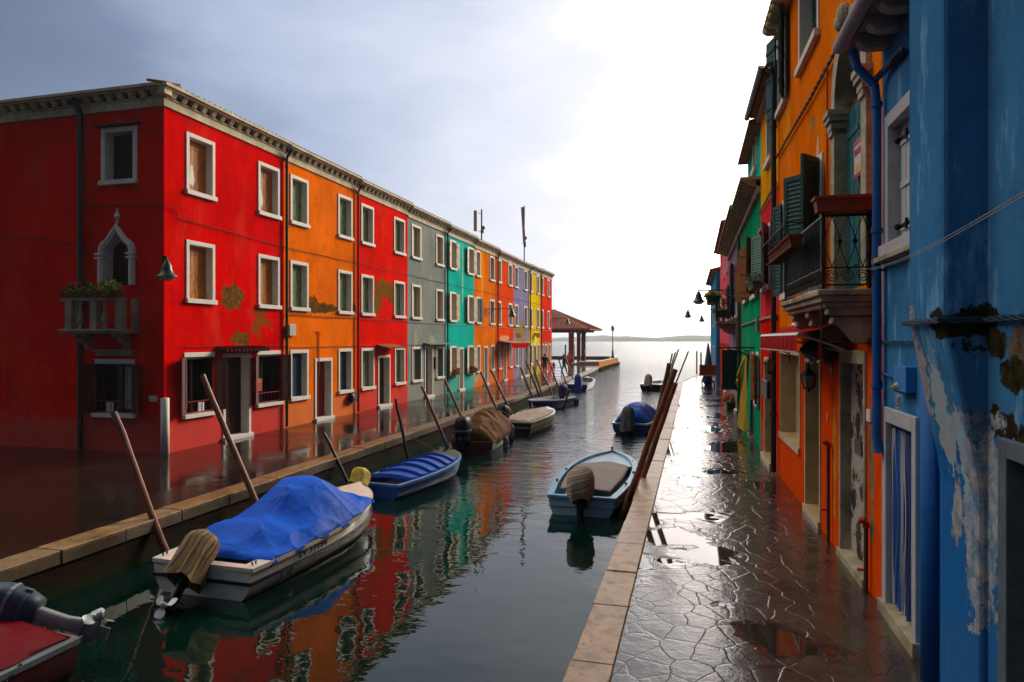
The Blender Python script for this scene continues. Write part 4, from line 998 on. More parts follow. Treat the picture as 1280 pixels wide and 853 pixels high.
mb = MB(fac.T); z = fac.z(1115,470); mb.tube([(UB(1103),.03,z+.02),(UB(1131),.03,z-.01)], .012, 6); mb.tube([(UB(1104),.03,z-.02),(UB(1107),.03,z-.1),(UB(1103),.03,z-.2)], .007, 5); mb.build('conduit', mat('blue_paint','125cb0',.45), t)
# twisted bundle over the breast and the second run
def bundle(fac, pts, parent, n=4, r=.008, spread=.02, m=WIREM, name='cable_bundle'):
    mb = MB(fac.T)
    for k in range(n):
        P = []
        for i in range(len(pts)-1):
            a, b = Vector(pts[i]), Vector(pts[i+1]); st = max(2, int((b-a).length/.05))
            for q in range(st):
                p = a.lerp(b, q/st); ph = q*.7+k*2*math.pi/n+i; P.append((p.x, p.y+spread*.6*math.cos(ph), p.z+spread*math.sin(ph)))
        P.append(tuple(pts[-1])); mb.tube(P, r, 5)
    return mb.build(name, m, parent)
zc = fac.z(1160, 402, .27)
bundle(fac, [(.3,.03,zc+.02),(u0c-.02,.03,zc),(u0c-.02,pr+.03,zc),(u1c+.02,pr+.03,zc),(u1c+.03,.03,zc-.01)], t, 4, .009, .016, m=mat('blue_cable','1c3c4c',.5,var=.4))
z2 = fac.z(1110, 428, .03); bundle(fac, [(u1c+.03,.03,z2+.01),(ub1,.03,z2)], t, 2, .007, .01, m=mat('blue_cable','1c3c4c',.5))
mb = MB(fac.T); z3 = fac.z(1100, 104, .05); u3 = fac.u(1098,.05)
bundle(fac, [(u3+.05,.10,z3-.02),(u3-.05,.10,z3+.03),(UB(1115),.05,fac.z(1115,85)),(UB(1137),.05,fac.z(1137,60))], t, 5, .014, .03, m=mat('blue_cable2','163a5c',.5,var=.3))
# downpipe with swan neck and gutter, eaves with rounded rafter ends
PIPEB = mat('blue_pipe','165496',.5,var=.2,scale=5)
mb = MB(fac.T); up = UB(1096, .08); zp = fac.z(1096, 95, .08); zbp = fac.z(1096, 548, .08)
zg = fac.z(1083, 52, .3)
mb.tube([(up-.03,.06,zbp-.15),(up,.08,zbp),(up,.08,zp-.3),(up,.10,zp-.1),(up+.03,.26,zp+.12),(up+.04,.30,zp+.3),(up+.04,.30,zg+.1)], .045, 12)
for z in (2.3,3.9,5.2): mb.tube([(up,.08,z),(up,.08,z+.05)], .056, 12)
mb.build('downpipe', PIPEB, t, smooth=False)
EW = mat('white_eave','a09aa0',.6,var=.25)
ze = zg+.22
mb = MB(fac.T); 
k = 0
while ub1-.25-k*.42 > .3:
    uu = ub1-.2-k*.42; mb.loft([[(uu-.075,w,ze-.16*sc+.02),(uu+.075,w,ze-.16*sc+.02),(uu+.075,w,ze+.02),(uu-.075,w,ze+.02)] for w, sc in ((-.02,1.),(.18,1.),(.25,.85),(.29,.5))]); k += 1
mb.box(.2, ub1+.03, -.1, .30, ze+.02, ze+.06)
mb.build('rafter_ends', EW, t, bevel=.02)
mb = MB(fac.T)
gp = [(.40+.075*math.cos(a_), ze+.02+.075*math.sin(a_)) for a_ in [math.pi+math.pi*i/8 for i in range(9)]] 
mb.loft([[(u_, w, z) for w, z in gp] + [(u_, w, z+.012) for w, z in gp[::-1]] for u_ in (.2, ub1+.05)]); mb.build('gutter', EW, t)
tile_roof(fac, .2, ub1+.02, ze+.07, t, w0=.36, depth=4.2, rise=1.2)

# ---------------- orange house with the balcony
t = thing('orange_balcony_house', 'tall orange house with an arched window and an iron balcony beside the blue house', 'house', (1.8, 11, 0), group='row of houses along the right quay'); TO = t
fac = O0; UO = O0.u; L = fac.len; zt = 9.05
shop = (UO(1001), UO(976), O0.z(976,543), O0.z(1001,441)); dr2 = (UO(1026.5), UO(1007), -.05, O0.z(1012,449)); dr3 = (UO(1084), UO(1051.5), -.05, O0.z(1052,437))
arch = (UO(1089.5)+.0, UO(1044), 3.42, 6.9); arch = (max(arch[0], .1), arch[1], arch[2], arch[3])
wtop = (UO(1025), UO(1000), O0.z(1015,62), O0.z(1015,-60)); wmid = (UO(1030), UO(1012), O0.z(1025,300), O0.z(1025,195)); wsm = (UO(990), UO(980), O0.z(985,345), O0.z(985,245)); wup = (UO(984), UO(973), O0.z(977,140), O0.z(977,30))
wmid = (wmid[0], wmid[1], 3.55, wmid[3]); wsm = (wsm[0], wsm[1], 3.62, wsm[3])
op = []
for (px,py,r,c1,c2,rag) in [(1016,155,(.5,.16,.14),'6a6a4c','8a8a70',1.2),(1022,195,(.5,.10,.34),'c8a890','e0b08c',1.2),(1065,600,(.5,.5,.2),'6a4a30','8a7a60',1.),(1090,600,(.5,.10,.9),'6e6048','8a7c60',1.6),(1088,540,(.5,.07,.5),'8a8070','6e5038',1.6),(1043,560,(.5,.10,1.1),'a06820','c88a30',1.6),(1003,235,(.5,.3,.5),'d89828','c07010',2.2),(985,150,(.5,.5,.7),'e08a20','d87a18',2.4),(1063,432,(.5,.5,.08),'a8481c','7c3010',1.8)]:
    op.append((vecpt(fac,px,py), r, c1, c2, rag))
po_up = plaster('orange_render', 'e8720c', op, streak=.45, wear=.35, bump=.7, var=.25, damp='9c4a20', bleach='d88c1c')
holes = [shop, dr2, dr3, (arch[0], arch[1], arch[2], arch[3]), wtop, wmid, wsm, wup]
# lower storey painted redder: the wall is built in two bands of render
zsplit = 3.05
lowcol = plaster('red_orange_render', 'e04a08', op, streak=.35, wear=.3, bump=.7, var=.2, damp='a04018')
wall_mesh(fac, 0, L, -.3, zsplit, [shop, dr2, dr3], lowcol, t, name='lower_wall'); wall_mesh(fac, 0, L, zsplit, zt, [arch, wtop, wmid, wsm, wup], po_up, t)
BEIGE = mat('beige_marble','a8906a',.35,var=.2,scale=2,col2='c0a880')
mb = MB(fac.T); a,b,c,d = shop; fw=.06
mb.box(a,a+fw,-.34,.02,c,d); mb.box(b-fw,b,-.34,.02,c,d); mb.box(a+fw,b-fw,-.34,.02,d-fw,d); mb.box(a-.02,b+.02,-.34,.05,c-.05,c+.06)
sf = mb.build('shop_window', BEIGE, t, bevel=.005)
mb = MB(fac.T); mb.box(a+fw,b-fw,-.28,-.27,c+.06,d-fw); mb.build('pane', mat('milky_glass','b0a078',.15,var=.1,scale=1.5,bump=0), sf)
mb = MB(fac.T); a,b,c,d = dr2
mb.box(a,a+.06,-.34,.02,0,d); mb.box(b-.06,b,-.34,.02,0,d); mb.box(a+.06,b-.06,-.34,.02,d-.06,d); mb.box(a-.01,b+.01,-.34,.05,-.05,.10); df = mb.build('door_frame', BEIGE, t, bevel=.005)
mb = MB(fac.T); mb.box(a+.06,b-.06,-.30,-.26,.1,d-.06)
mb.box(a+.14,b-.14,-.262,-.25,.25,1.0); mb.box(a+.14,b-.14,-.262,-.25,1.15,d-.2); mb.build('door', mat('tan_panel','8a7448',.5,var=.2), df)
PEEL = NT('peeling_paint'); n_ = PEEL.noise(3.2,8,.72); n2 = PEEL.noise(7,6,.7)
c_ = PEEL.mix(PEEL.ramp(n_,[(.50,0.),(.53,1.)]), 'a09c94', '201c18'); c_ = PEEL.mix(PEEL.ramp(n2,[(.62,0.),(.66,.8)]), c_, '6a4a30'); PEELM = PEEL.out(c_, .7, PEEL.bump(n_, .5, .02))
mb = MB(fac.T); a,b,c,d = dr3
mb.box(a,a+.06,-.34,.03,0,d); mb.box(b-.07,b,-.34,.03,0,d); mb.box(a+.06,b-.07,-.34,.03,d-.16,d); mb.box(a-.02,b+.02,-.34,.06,-.05,.1); df = mb.build('door_frame', [PEELM if False else STONEG], t, bevel=.008)
mb = MB(fac.T); mb.box(a+(b-a)*.30,b-.07,-.14,-.10,.1,d-.16); mb.box(a+(b-a)*.34, b-.12,-.104,-.09,.3,1.0); mb.box(a+(b-a)*.34, b-.12,-.104,-.09,1.12,1.9); mb.build('door_leaf', PEELM, df, bevel=.006)
mb = MB(fac.T); mb.box(a+.06,a+(b-a)*.30,-.3,-.26,.1,d-.16); mb.build('dark_leaf', dr_brown, df)
mb = MB(fac.T); mb.box(a+(b-a)*.45, a+(b-a)*.7,-.098,-.07,1.40,1.58); mb.box(a+(b-a)*.5, a+(b-a)*.65,-.072,-.066,1.5,1.53); mb.build('letter_box', mat('brass_box','6a6258',.5,.3), df)
# arched French window
a,b,c,d = arch; cm = (a+b)/2; hw = (b-a)/2; zs = arch[3]-hw*1.25
def arc(sc, n=14): return [(cm+hw*sc*math.cos(math.pi-math.pi*k/n), zs+hw*1.2*sc*math.sin(math.pi*k/n)) for k in range(n+1)]
po = [(cm-hw, c)] + arc(1.) + [(cm+hw, c)]; pi_ = [(cm-hw*.76, c)] + arc(.76) + [(cm+hw*.76, c)]
mb = MB(fac.T); vs = [(p[0],.06,p[1]) for p in po]+[(p[0],.06,p[1]) for p in pi_]+[(p[0],-.33,p[1]) for p in pi_]+[(p[0],-.02,p[1]) for p in po]; n = len(po)
mb.add(vs, [f for i in range(n-1) for f in ((i,i+1,n+i+1,n+i),(n+i,n+i+1,2*n+i+1,2*n+i),(i,i+1,3*n+i+1,3*n+i))])
for sx in (-1,1):
    x = cm+sx*hw*.88
    for (z, e, w) in ((zs-.30,.0,.09),(zs-.22,.02,.10),(zs-.12,.045,.13),(zs-.05,.06,.15)): mb.box(x-hw*.12-e, x+hw*.12+e, -.2, w, z, z+.08)
mb.ball((cm, .08, zs+hw*1.12), (.10,.10,.16), 12, 8); mb.ball((cm+.16, .08, zs+hw*1.10), (.08,.09,.12), 12, 8)
af = mb.build('arch_frame', mat('arch_stone','9c927a',.7,var=.3,col2='b8ae98'), t, bevel=.005)
mb = MB(fac.T)
for sx in (0,1):
    A_ = arc(1.0); half = A_[:8] if sx == 0 else A_[7:]
    e = a if sx == 0 else b
    poly = ([(e, zs)]+half[1:]+[(cm, d+.01),(e, d+.01)]) if sx == 0 else ([(cm, d+.01)]+half[:-1]+[(e, zs),(e, d+.01)])
    mb.add([(p[0],.006,p[1]) for p in poly], [tuple(range(len(poly)))])
mb.build('arch_infill', po_up, t)
mb = MB(fac.T); mb.prism(pi_, -.325, -.30); mb.build('pane', DARKG, af)
tealdoor = mat('teal_shutter','16525c',.55,var=.35,scale=3,sc=(5,5,1),col2='1c6a70')
s = MB(fac.T); leaf(s, cm-hw*.74, c+.02, zs-.05, hw*.73, 0, -1, w=-.11); s.build('shutter', tealdoor, af)
s = MB(fac.T); leaf(s, cm+hw*.74, c+.02, zs-.05, hw*.73, 0, 1, w=-.11); s.build('shutter', tealdoor, af)
mb = MB(fac.T); mb.box(cm-hw*.75, cm+hw*.75, -.22, -.12, zs-.03, zs+.05); mb.build('transom', dr_brown, af)
# other windows with louvred shutters swung out
sh_teal = mat('teal_dark_shutter','143c40',.6,var=.4,scale=3,sc=(5,5,1),col2='2c5c5c')
window(fac, t, *wtop[:2], wtop[2], wtop[3], STONEW, sh_teal, 'closed', louvre=True)
window(fac, t, *wmid[:2], wmid[2], wmid[3], STONEW, sh_teal, 'open', ang=140, louvre=True)
window(fac, t, *wsm[:2], wsm[2], wsm[3], STONEW, sh_teal, 'open', ang=165, louvre=True)
window(fac, t, *wup[:2], wup[2], wup[3], STONEW, sh_teal, 'open', ang=165)
# cornice with round ends
mb = MB(fac.T); mb.box(0, L, -.1, .10, zt, zt+.14)
k = .15
while k < L: mb.box(k, k+.13, .1, .26, zt+.02, zt+.15); mb.ball((k+.065,.27,zt+.085), (.07,.06,.07), 8, 6); k += .36
mb.box(0, L, -.1, .31, zt+.15, zt+.2); mb.build('cornice', STONEC, t)
tile_roof(fac, 0, L, zt+.21, t, w0=.32, depth=4.3, rise=1.3)
# balcony
BU0, BU1, BW, BZ, RZ = (8.24-7.89)/fac.U.y, (10.9-7.89)/fac.U.y, .52, 3.36, 4.18
BU0 = .33
mb = MB(fac.T); mb.box(BU0-.03, BU1+.03, 0, BW+.05, BZ-.07, BZ); mb.box(BU0, BU1, 0, BW+.01, BZ-.14, BZ-.07); mb.box(BU0+.03, BU1-.03, 0, BW-.04, BZ-.20, BZ-.14)
bal = mb.build('balcony', STONEG, t, bevel=.015)
mb = MB(fac.T)
for u_ in (BU0+.05, BU1-.35, (BU0+BU1)/2-.1):
    mb = MB(fac.T); mb.prism([(0,BZ-.2),(BW-.08,BZ-.2),(BW-.07,BZ-.27),(BW-.13,BZ-.31),(BW-.11,BZ-.38),(BW-.2,BZ-.40),(BW-.26,BZ-.46),(BW-.34,BZ-.56),(.14,BZ-.60),(0,BZ-.58)], u_, u_+.2, T=lambda a_,b_,c_: fac.T(a_,b_,c_), ax=0); mb.build('bracket', STONEG, bal, bevel=.01)
mb = MB(fac.T); r = .010
for (u_, w_) in ((BU0+.03, BW-.02), (BU1-.03, BW-.02), (BU0+.03,.03), (BU1-.03,.03)): mb.tube([(u_,w_,BZ),(u_,w_,RZ+.03)], .018, 6)
def rail3(z, r_): mb.tube([(BU0+.03,.0,z),(BU0+.03,BW-.02,z)], r_, 6); mb.tube([(BU0+.03,BW-.02,z),(BU1-.03,BW-.02,z)], r_, 6); mb.tube([(BU1-.03,BW-.02,z),(BU1-.03,.0,z)], r_, 6)
rail3(RZ, .018); rail3(BZ+.05, .010); rail3(BZ+.24, .009)
n = 26
for k in range(1, n):
    u_ = BU0+.03+(BU1-BU0-.06)*k/n; mb.tube([(u_,BW-.02,BZ+.24),(u_,BW-.02,RZ)], .007, 5)
for k in range(13):
    ua_ = BU0+.03+(BU1-BU0-.06)*k/13; ub_ = BU0+.03+(BU1-BU0-.06)*(k+1)/13
    mb.tube([(ua_,BW-.02,BZ+.05),((ua_+ub_)/2,BW-.02,BZ+.235),(ub_,BW-.02,BZ+.05)], .006, 5); mb.tube([(ua_,BW-.02,BZ+.235),((ua_+ub_)/2,BW-.02,BZ+.05),(ub_,BW-.02,BZ+.235)], .006, 5)
for side in (BU0+.03, BU1-.03):
    n = 3
    for k in range(n):
        w0_ = .02+(BW-.05)*k/n; w1_ = .02+(BW-.05)*(k+1)/n; wm = (w0_+w1_)/2; zm = (BZ+.24+RZ)/2
        for sg in (-1, 1):
            mb.tube([(side, wm+sg*(wm-w0_)*math.sin(math.pi*q/10)**1.4*(1 if True else 0), BZ+.24+(RZ-BZ-.24)*q/10) for q in range(11)], .006, 5)
        mb.ball((side, w0_ if k else w1_, zm), (.02,.03,.03), 6, 4)
        mb.tube([(side, wm+(.075-.055*q/16)*math.cos(q*.75), BZ+.145+(.075-.055*q/16)*math.sin(q*.75)) for q in range(17)], .006, 5)
mb.build('railing', IRON, bal)
mb = MB(fac.T); w_ = BW+.10; a_, b_ = BU0+.55, BU1+.15
for z in (RZ+.02, RZ-.24):
    e = 0 if z > RZ else .07
    mb.tube([(a_,BW,z),(a_,BW+.30-e,z),(b_,BW+.30-e,z),(b_,BW,z)], .008, 5)
k = a_
while k < b_: mb.tube([(k,BW+.30,RZ+.02),(k,BW+.23,RZ-.24),(k,BW+.02,RZ-.24)], .005, 4); k += .12
mb.build('box_holder', IRON, bal)
mb = MB(fac.T); mb.box(BU0+.2,BU0+.23,.1,BW,3.36,3.36+.01); 
# small ironwork below: shop sign hook
mb = MB(fac.T); mb.tube([(BU0+.03,BW+.0,BZ+.02),(BU0+.03,BW+.0,BZ-.62)], .009, 5); mb.tube([(BU0+.03,0,BZ-.3),(BU0+.03,BW,BZ-.3)], .009, 5); mb.build('tie_rod', IRON, t)
q = fac.T(BU0+.02, BW*.55, RZ+.03)
planter('flower_trough', 'empty terracotta trough on the near end of the iron balcony', 'planter', (q.x,q.y,q.z), (.62,.2,.17), (fac.N.x,fac.N.y), 0, group='troughs on the iron balcony')
q = fac.T((a_+b_)/2+.1, BW+.13, RZ-.235)
planter('flower_trough', 'long terracotta trough in the wire holder along the iron balcony', 'planter', (q.x,q.y,q.z), (1.9,.16,.16), (fac.U.x,fac.U.y), 0, group='troughs on the iron balcony')
# cables, pipes
zc_ = O0.z(1020, 115); bundle(fac, [(0,.05,zc_+.05),(L*.5,.05,zc_-.03),(L,.05,zc_)], t, 2, .018, .018, m=mat('rope_cable','6a4c34',.7,var=.4,scale=30))
mb = MB(fac.T); u_ = UO(1034,.04); mb.tube([(u_,.04,4.3),(u_,.04,zc_)], .016, 6); mb.build('service_pipe', mat('orange_pipe','b8480c',.6,var=.2), t)
cable(fac, [(0, O0.z(1090,424)), (2.4, O0.z(1090,424)-.01)], t, r=.016)
RP = mat('red_lead_pipe','8c2a10',.6,var=.4); GP = mat('old_iron_pipe','3a2c24',.7,var=.4)
for (px, yt, yb) in ((1035.5,560,690),(1082.5,660,745)):
    mb = MB(fac.T); u_, z1_ = O0.uz(px, yt, .05); mb.tube([(u_,.05,0),(u_,.05,z1_)], .022, 8); mb.mi = 1
    mb.tube([(u_,.05,z1_),(u_,.05,z1_+.07)], .035, 8); mb.ball((u_,.09,z1_+.08), .04, 8, 6); mb.tube([(u_-.07,.09,z1_+.1),(u_+.07,.09,z1_+.1)], .012, 5); mb.tube([(u_,.07,z1_*.35),(u_,.14,z1_*.35)], .018, 6)
    mb.build('gas_pipe', [GP, mat('red_valve','b02c10',.5,var=.3)], t)
mb = MB(fac.T); mb.box(*bx(fac,1085,1090,512,527,0,.02)); mb.build('bell_plate', STONEW, t)
mb = MB(fac.T); u_, z_ = O0.uz(1035,522); mb.box(u_-.05,u_+.05,0,.012,z_-.06,z_+.06); mb.build('number_plate', mat('orange_plate','c87848',.5,var=.1), t)
mb = MB(fac.T); u_, z_ = O0.uz(1037,440,.1)
mb.lathe([(.05,-.16),(.09,-.1),(.1,0),(.09,.1),(.04,.16)], (u_, .1, z_), 10); mb.build('junction_drum', mat('dull_drum','3a3428',.6,.3), t)
mb = MB(fac.T); u_, z_ = O0.uz(1015,438,.3); mb.lathe([(.02,.16),(.07,.12),(.20,0),(.19,-.01)], (0,0,0), 12, T=lambda x,y,z: fac.T(u_+.1+x*.9, .25+z*1.2, z_+y)); mb.build('wall_horn', mat('navy_horn','121a38',.4,.2), t)
def lantern(label, fac, px, py0, py1, arm=.45, s=1.):
    w = arm; u_, zt_ = fac.uz(px, py0, w); zb_ = fac.z(px, py1, w); h = zt_-zb_; b = fac.T(u_, 0, zt_)
    t = thing('wall_lantern', label, 'lantern', (b.x,b.y,b.z), math.atan2(fac.N.y, fac.N.x), group='black wall lanterns'); c = (arm,0,-h)
    mb = MB(); mb.tube([(0,0,-.02),(0,0,.12)], .02, 6); mb.tube([(0,0,.05),(arm*.5,0,.13),(arm,0,.06),(arm,0,-.02)], .011, 6); mb.tube([(0,0,-.02),(arm*.4,0,.06),(arm*.8,0,.02)], .007, 5)
    mb.box(-.01,.015,-.035,.035,-.1,.14); mb.build('bracket', IRON, t, local=True)
    r = h*.27
    mb = MB(); mb.lathe([(.01,h+.02),(.02,h*.92),(r*.55,h*.84),(r*1.15,h*.68),(r*1.15,h*.66)], c, 6); mb.lathe([(r*.75,h*.20),(r*.7,h*.16),(r*.35,h*.1),(.015,h*.05),(.01,0)], c, 6)
    for k in range(6):
        a = 2*math.pi*k/6; mb.tube([(c[0]+r*.72*math.cos(a), r*.72*math.sin(a), c[2]+h*.18), (c[0]+r*1.05*math.cos(a), r*1.05*math.sin(a), c[2]+h*.67)], .006, 5)
    mb.build('cage', IRON, t, local=True)
    mb = MB(); mb.lathe([(r*.66,h*.2),(r*.98,h*.66)], c, 6); mb.build('glass', mat('lantern_glass','6c6c5c',.15,bump=0), t, local=True)
    return t
lantern('black six sided lantern between the beige doorway and the balcony bracket', O0, 1011, 458, 491, .30)
lantern('black lantern beside the red awning, above the black letter box', C0, 962, 446, 469, .35)
# downpipe at the far end, awning
mb = MB(fac.T); mb.tube([(L-.05,.10,0.05),(L-.05,.10,8.2),(L-.02,.14,8.45),(L+.3,.34,8.62)], .055, 10)
for z in (1.2,3.2,5.2,7.2): mb.tube([(L-.05,.1,z),(L-.05,.1,z+.06)], .07, 10)
mb.build('downpipe', BLACKP, t)
AWR = mat('awning_cloth','9c0a08',.75,var=.5,scale=3,sc=(9,9,.6),bump=.3,bscale=8,spec=.05); ALU = mat('aluminium','a8a49c',.35,.6,var=.1)
au0, au1, aw_ = fac.u(1000,.62), fac.u(953,.62), .62
zt1, zt0 = fac.z(1000,416,.62)+.01, 0
mb = MB(fac.T); zb_ = 2.66; zo = 2.86
mb.tube([(au0,aw_,zo),(au1,aw_,zo)], .035, 8); mb.tube([(au0-.1,.1,zo+.19),(au1,.1,zo+.19)], .05, 8); mb.box(au0,au1,aw_-.012,aw_+.03,zb_-.02,zb_); aw = mb.build('awning', ALU, t)
mb = MB(fac.T); mb.grid(lambda i,j: (au0+.02+(au1-au0-.04)*i, aw_+.035+.012*math.sin(i*60)*(1-j), zb_+(zo-zb_)*j), 60, 3)
mb.grid(lambda i,j: (au0+.02+(au1-au0-.04)*i, .1+(aw_-.1)*j, zo+.2-.17*j-.03*math.sin(math.pi*j)), 30, 6)
mb.build('cloth', AWR, aw, smooth=True)
mb = MB(fac.T); mb.tube([(au0+.05,.05,2.65),(au0+.05,.36,2.78),(au0+.05,aw_,zo)], .014, 6); mb.tube([(au0+.3,.05,2.65),(au1-.6,aw_,zo)], .014, 6); mb.build('folding_arm', ALU, aw)
# for sale board
q_, z_ = O0.uz(1073,197,-.05); b_ = O0.T(q_, -.05, z_)
# placed on the half closed teal leaf
t = thing('for_sale_sign', 'red and white VENDESI board with yellow strip on the teal shutter in the arch', 'sign', (b_.x,b_.y,b_.z), math.atan2(-fac.U.y,-fac.U.x))
sw_, sh_ = .40, .46
mb = MB(); mb.box(-sw_/2,sw_/2,-.004,.004,-sh_/2,sh_/2); mb.build('board', mat('sign_white','c4b8bc',.5,var=.05,bump=0), t, local=True)
mb = MB(); SR = mat('sign_red','a81820',.5,var=.1,bump=0); e = -.006
mb.box(-sw_/2,sw_/2,e,-.0042,sh_/2-.07,sh_/2); mb.box(-sw_/2,sw_/2,e,-.0042,-sh_/2,-sh_/2+.05); mb.box(-sw_/2,-sw_/2+.02,e,-.0042,-sh_/2+.05,sh_/2-.07); mb.box(sw_/2-.02,sw_/2,e,-.0042,-sh_/2+.05,sh_/2-.07); mb.build('red_border', SR, t, local=True)
mb = MB(); mb.box(-.12,.17,e,-.0042,-.155,-.07); mb.build('yellow_strip', mat('sign_yellow','d0a018',.5,var=.05,bump=0), t, local=True)
text_obj('VENDESI', .115, frameM((0,-.006,.075),(1,0,0),(0,0,1)), SR, t, name='vendesi_lettering', sx=.70, bold=.003)

# ---------------- coral and yellow house
t = thing('coral_yellow_house', 'narrow house, yellow above and coral red below, between the orange and the green house', 'house', (1.62, 16.8, 0), group='row of houses along the right quay')
fac = C0; L = fac.len; zc2 = fac.z(960,252)
dC = (fac.u(968.0), fac.u(956.5), -.05, fac.z(960,447)); 
wl = (fac.u(964), fac.u(955), fac.z(958,362), fac.z(958,285)); wu = (fac.u(966), fac.u(959), fac.z(962,205), fac.z(962,130))
wall_mesh(fac, 0, L, -.3, 3.3, [dC], plaster('red_render','cc1c0c',(),streak=.3,wear=.2), t, name='lower_wall')
wall_mesh(fac, 0, L, 3.3, zc2, [wl], plaster('coral_render','d83440',(),streak=.3,wear=.25), t, name='middle_wall'); wall_mesh(fac, 0, L, zc2, 8.35, [wu], plaster('yellow_render','dc9c10',(),streak=.35,wear=.25,bleach='c88814'), t)
door(fac, t, *dC[:2], dC[3], BEIGE, mat('grey_green_door','6c7468',.5,var=.2), bw=.1, depth=.12)
sh_pg = mat('pale_green_shutter','5c8474',.6,var=.3,scale=3,sc=(5,5,1))
window(fac, t, *wl[:2], wl[2], wl[3], STONEW, sh_pg, 'open', ang=163, louvre=True); window(fac, t, *wu[:2], wu[2], wu[3], STONEW, sh_teal, 'closed', louvre=True)
cable(fac, [(0,zc2+.05),(L,zc2)], t, r=.025, m=mat('rope_cable','6a4c34',.7)); cable(fac, [(0,3.30),(L,3.3)], t, r=.03, m=PALECAB)
mb = MB(fac.T); mb.box(0,L,-.1,.12,8.35,8.5); mb.build('cornice', EW, t)
mb = MB(fac.T); gp = [(.33+.07*math.cos(a_), 8.52+.07*math.sin(a_)) for a_ in [math.pi+math.pi*i/8 for i in range(9)]]
mb.loft([[(u_,w,z) for w,z in gp]+[(u_,w,z+.012) for w,z in gp[::-1]] for u_ in (-.05,L+.1)]); mb.build('gutter', BLACKP, t)
tile_roof(fac, 0, L, 8.52, t, w0=.26, depth=4.2, rise=1.2)
mb = MB(fac.T); mb.box(*bx(fac,958.5,965.5,475,497,0,.12)); mb.build('letter_box', BLACKP, t, bevel=.02)
mb = MB(fac.T); u_,z_ = fac.uz(959,290,.1); mb.ball((u_,.2,z_),(.1,.1,.1)); mb.build('alarm_lamp', mat('red_lens','b00c10',.3,bump=0), t)
q = fac.T((wl[0]+wl[1])/2-.1, .28, wl[2]-.02); planter('flower_box', 'pale weathered flower box on iron brackets below the coral house window', 'planter', (q.x,q.y,q.z), (1.15,.24,.16), (fac.U.x,fac.U.y), 260, None, pm_=mat('grey_trough','5c5c58',.7,var=.3), leafm=mat('grey_leaf','5a6450',.7,var=.4,bump=0), group='flower boxes', spill=.12)

# ---------------- green house
t = thing('green_house', 'emerald green house with brown shutters and a yellow cloth hanging at its door', 'house', (1.58, 22, 0), group='row of houses along the right quay')
fac = G0; L = fac.len
GR = plaster('green_render','129468',(),streak=.3,wear=.2,damp='2c7860'); TQ = plaster('turquoise_render','28a89c',(),streak=.3,wear=.2)
w1 = (fac.u(947), fac.u(940.5), fac.z(944,372), fac.z(944,300)); w2 = (fac.u(934.8), fac.u(931), fac.z(933,378), fac.z(933,320)); dG = (fac.u(942), fac.u(934), -.05, fac.z(937,440)); wg = (fac.u(948.5), fac.u(945.5), fac.z(947,505), fac.z(947,440)); wq = (fac.u(946), fac.u(942), fac.z(944,215), fac.z(944,165))
wg = (.35, 1.15, wg[2], wg[3]); dG = (1.9, 2.9, -.05, 2.45)
wall_mesh(fac, 0, L, -.3, 6.55, [w1, w2, wg, dG], GR, t); wall_mesh(fac, 0, 4.2, 6.55, 8.35, [wq], TQ, t, name='upper_wall')
brsh = mat('brown_leaf_shutter','6a3c14',.55,var=.35,scale=3,sc=(5,5,1),col2='8a5420')
window(fac, t, *w1[:2], w1[2], w1[3], STONEW, brsh, 'open', ang=158); window(fac, t, *w2[:2], w2[2], w2[3], STONEW, brsh, 'open', ang=158); window(fac, t, *wg[:2], wg[2], wg[3], STONEW, brsh, 'open', ang=168); window(fac, t, *wq[:2], wq[2], wq[3], STONEW, sh_teal, 'closed')
door(fac, t, *dG[:2], dG[3], STONEW, dr_brown)
def long_cornice(fac, u0, u1, z, parent, wm=.5):
    mb = MB(fac.T); mb.box(u0,u1,-.1,.1,z,z+.2)
    k = u0+.05
    while k < u1-.1:
        mb.hexa([(k,.1,z+.2),(k+.14,.1,z+.2),(k+.14,.16,z+.2),(k,.16,z+.2)], [(k,.1,z+.36),(k+.14,.1,z+.36),(k+.14,wm-.06,z+.36),(k,wm-.06,z+.36)]); k += .3
    mb.box(u0,u1,-.1,wm,z+.36,z+.44); return mb.build('cornice', STONEG, parent)
long_cornice(fac, 0, L, 6.55, t); tile_roof(fac, 4.2, L, 7.0, t, w0=.56, depth=4, rise=1.0); tile_roof(fac, 0, 4.2, 8.37, t, w0=.30, depth=4, rise=1.0)
cable(fac, [(0,3.32),(L,3.3)], t, r=.025, m=PALECAB)
mb = MB(fac.T); mb.box(.1,.1+.2,0,.1,3.0,3.4); mb.build('meter_box', STONEG, t)
mb = MB(fac.T); mb.tube([(L-.1,.1,0),(L-.1,.1,6.5)], .06, 8); mb.build('downpipe', mat('green_paint_pipe','0c5c40',.5,var=.2), t)
# yellow cloth over the doorway on an iron bracket
q = fac.T(1.9, 0, fac.z(943,438,.4)); zr_ = q.z
t = thing('hanging_cloth', 'faded yellow cloth hanging from an iron bracket over the green house doorway', 'cloth', (q.x,q.y,0))
YC = mat('yellow_cloth','b0902c',.85,var=.25,scale=3,sc=(5,5,.8),col2='c8ac48')
mb = MB(fac.T); mb.grid(lambda i,j: (1.85+1.2*i+.25*(1-j)*i, .16+.05*math.sin(i*24+2*j)+.16*(1-j)*math.sin(math.pi*i)+.10*math.sin(i*9)*(1-j), .18+.05*math.sin(i*31)+(zr_-.35)*j*(1-.10*i)), 50, 16); mb.build('drape', YC, t, smooth=True)
mb = MB(fac.T); mb.grid(lambda i,j: (2.5+.5*i, .2+.22*j+.03*math.sin(i*12), zr_-.25-(.55+.35*i)*j-.05*i), 14, 10); mb.build('fold', YC, t, smooth=True)
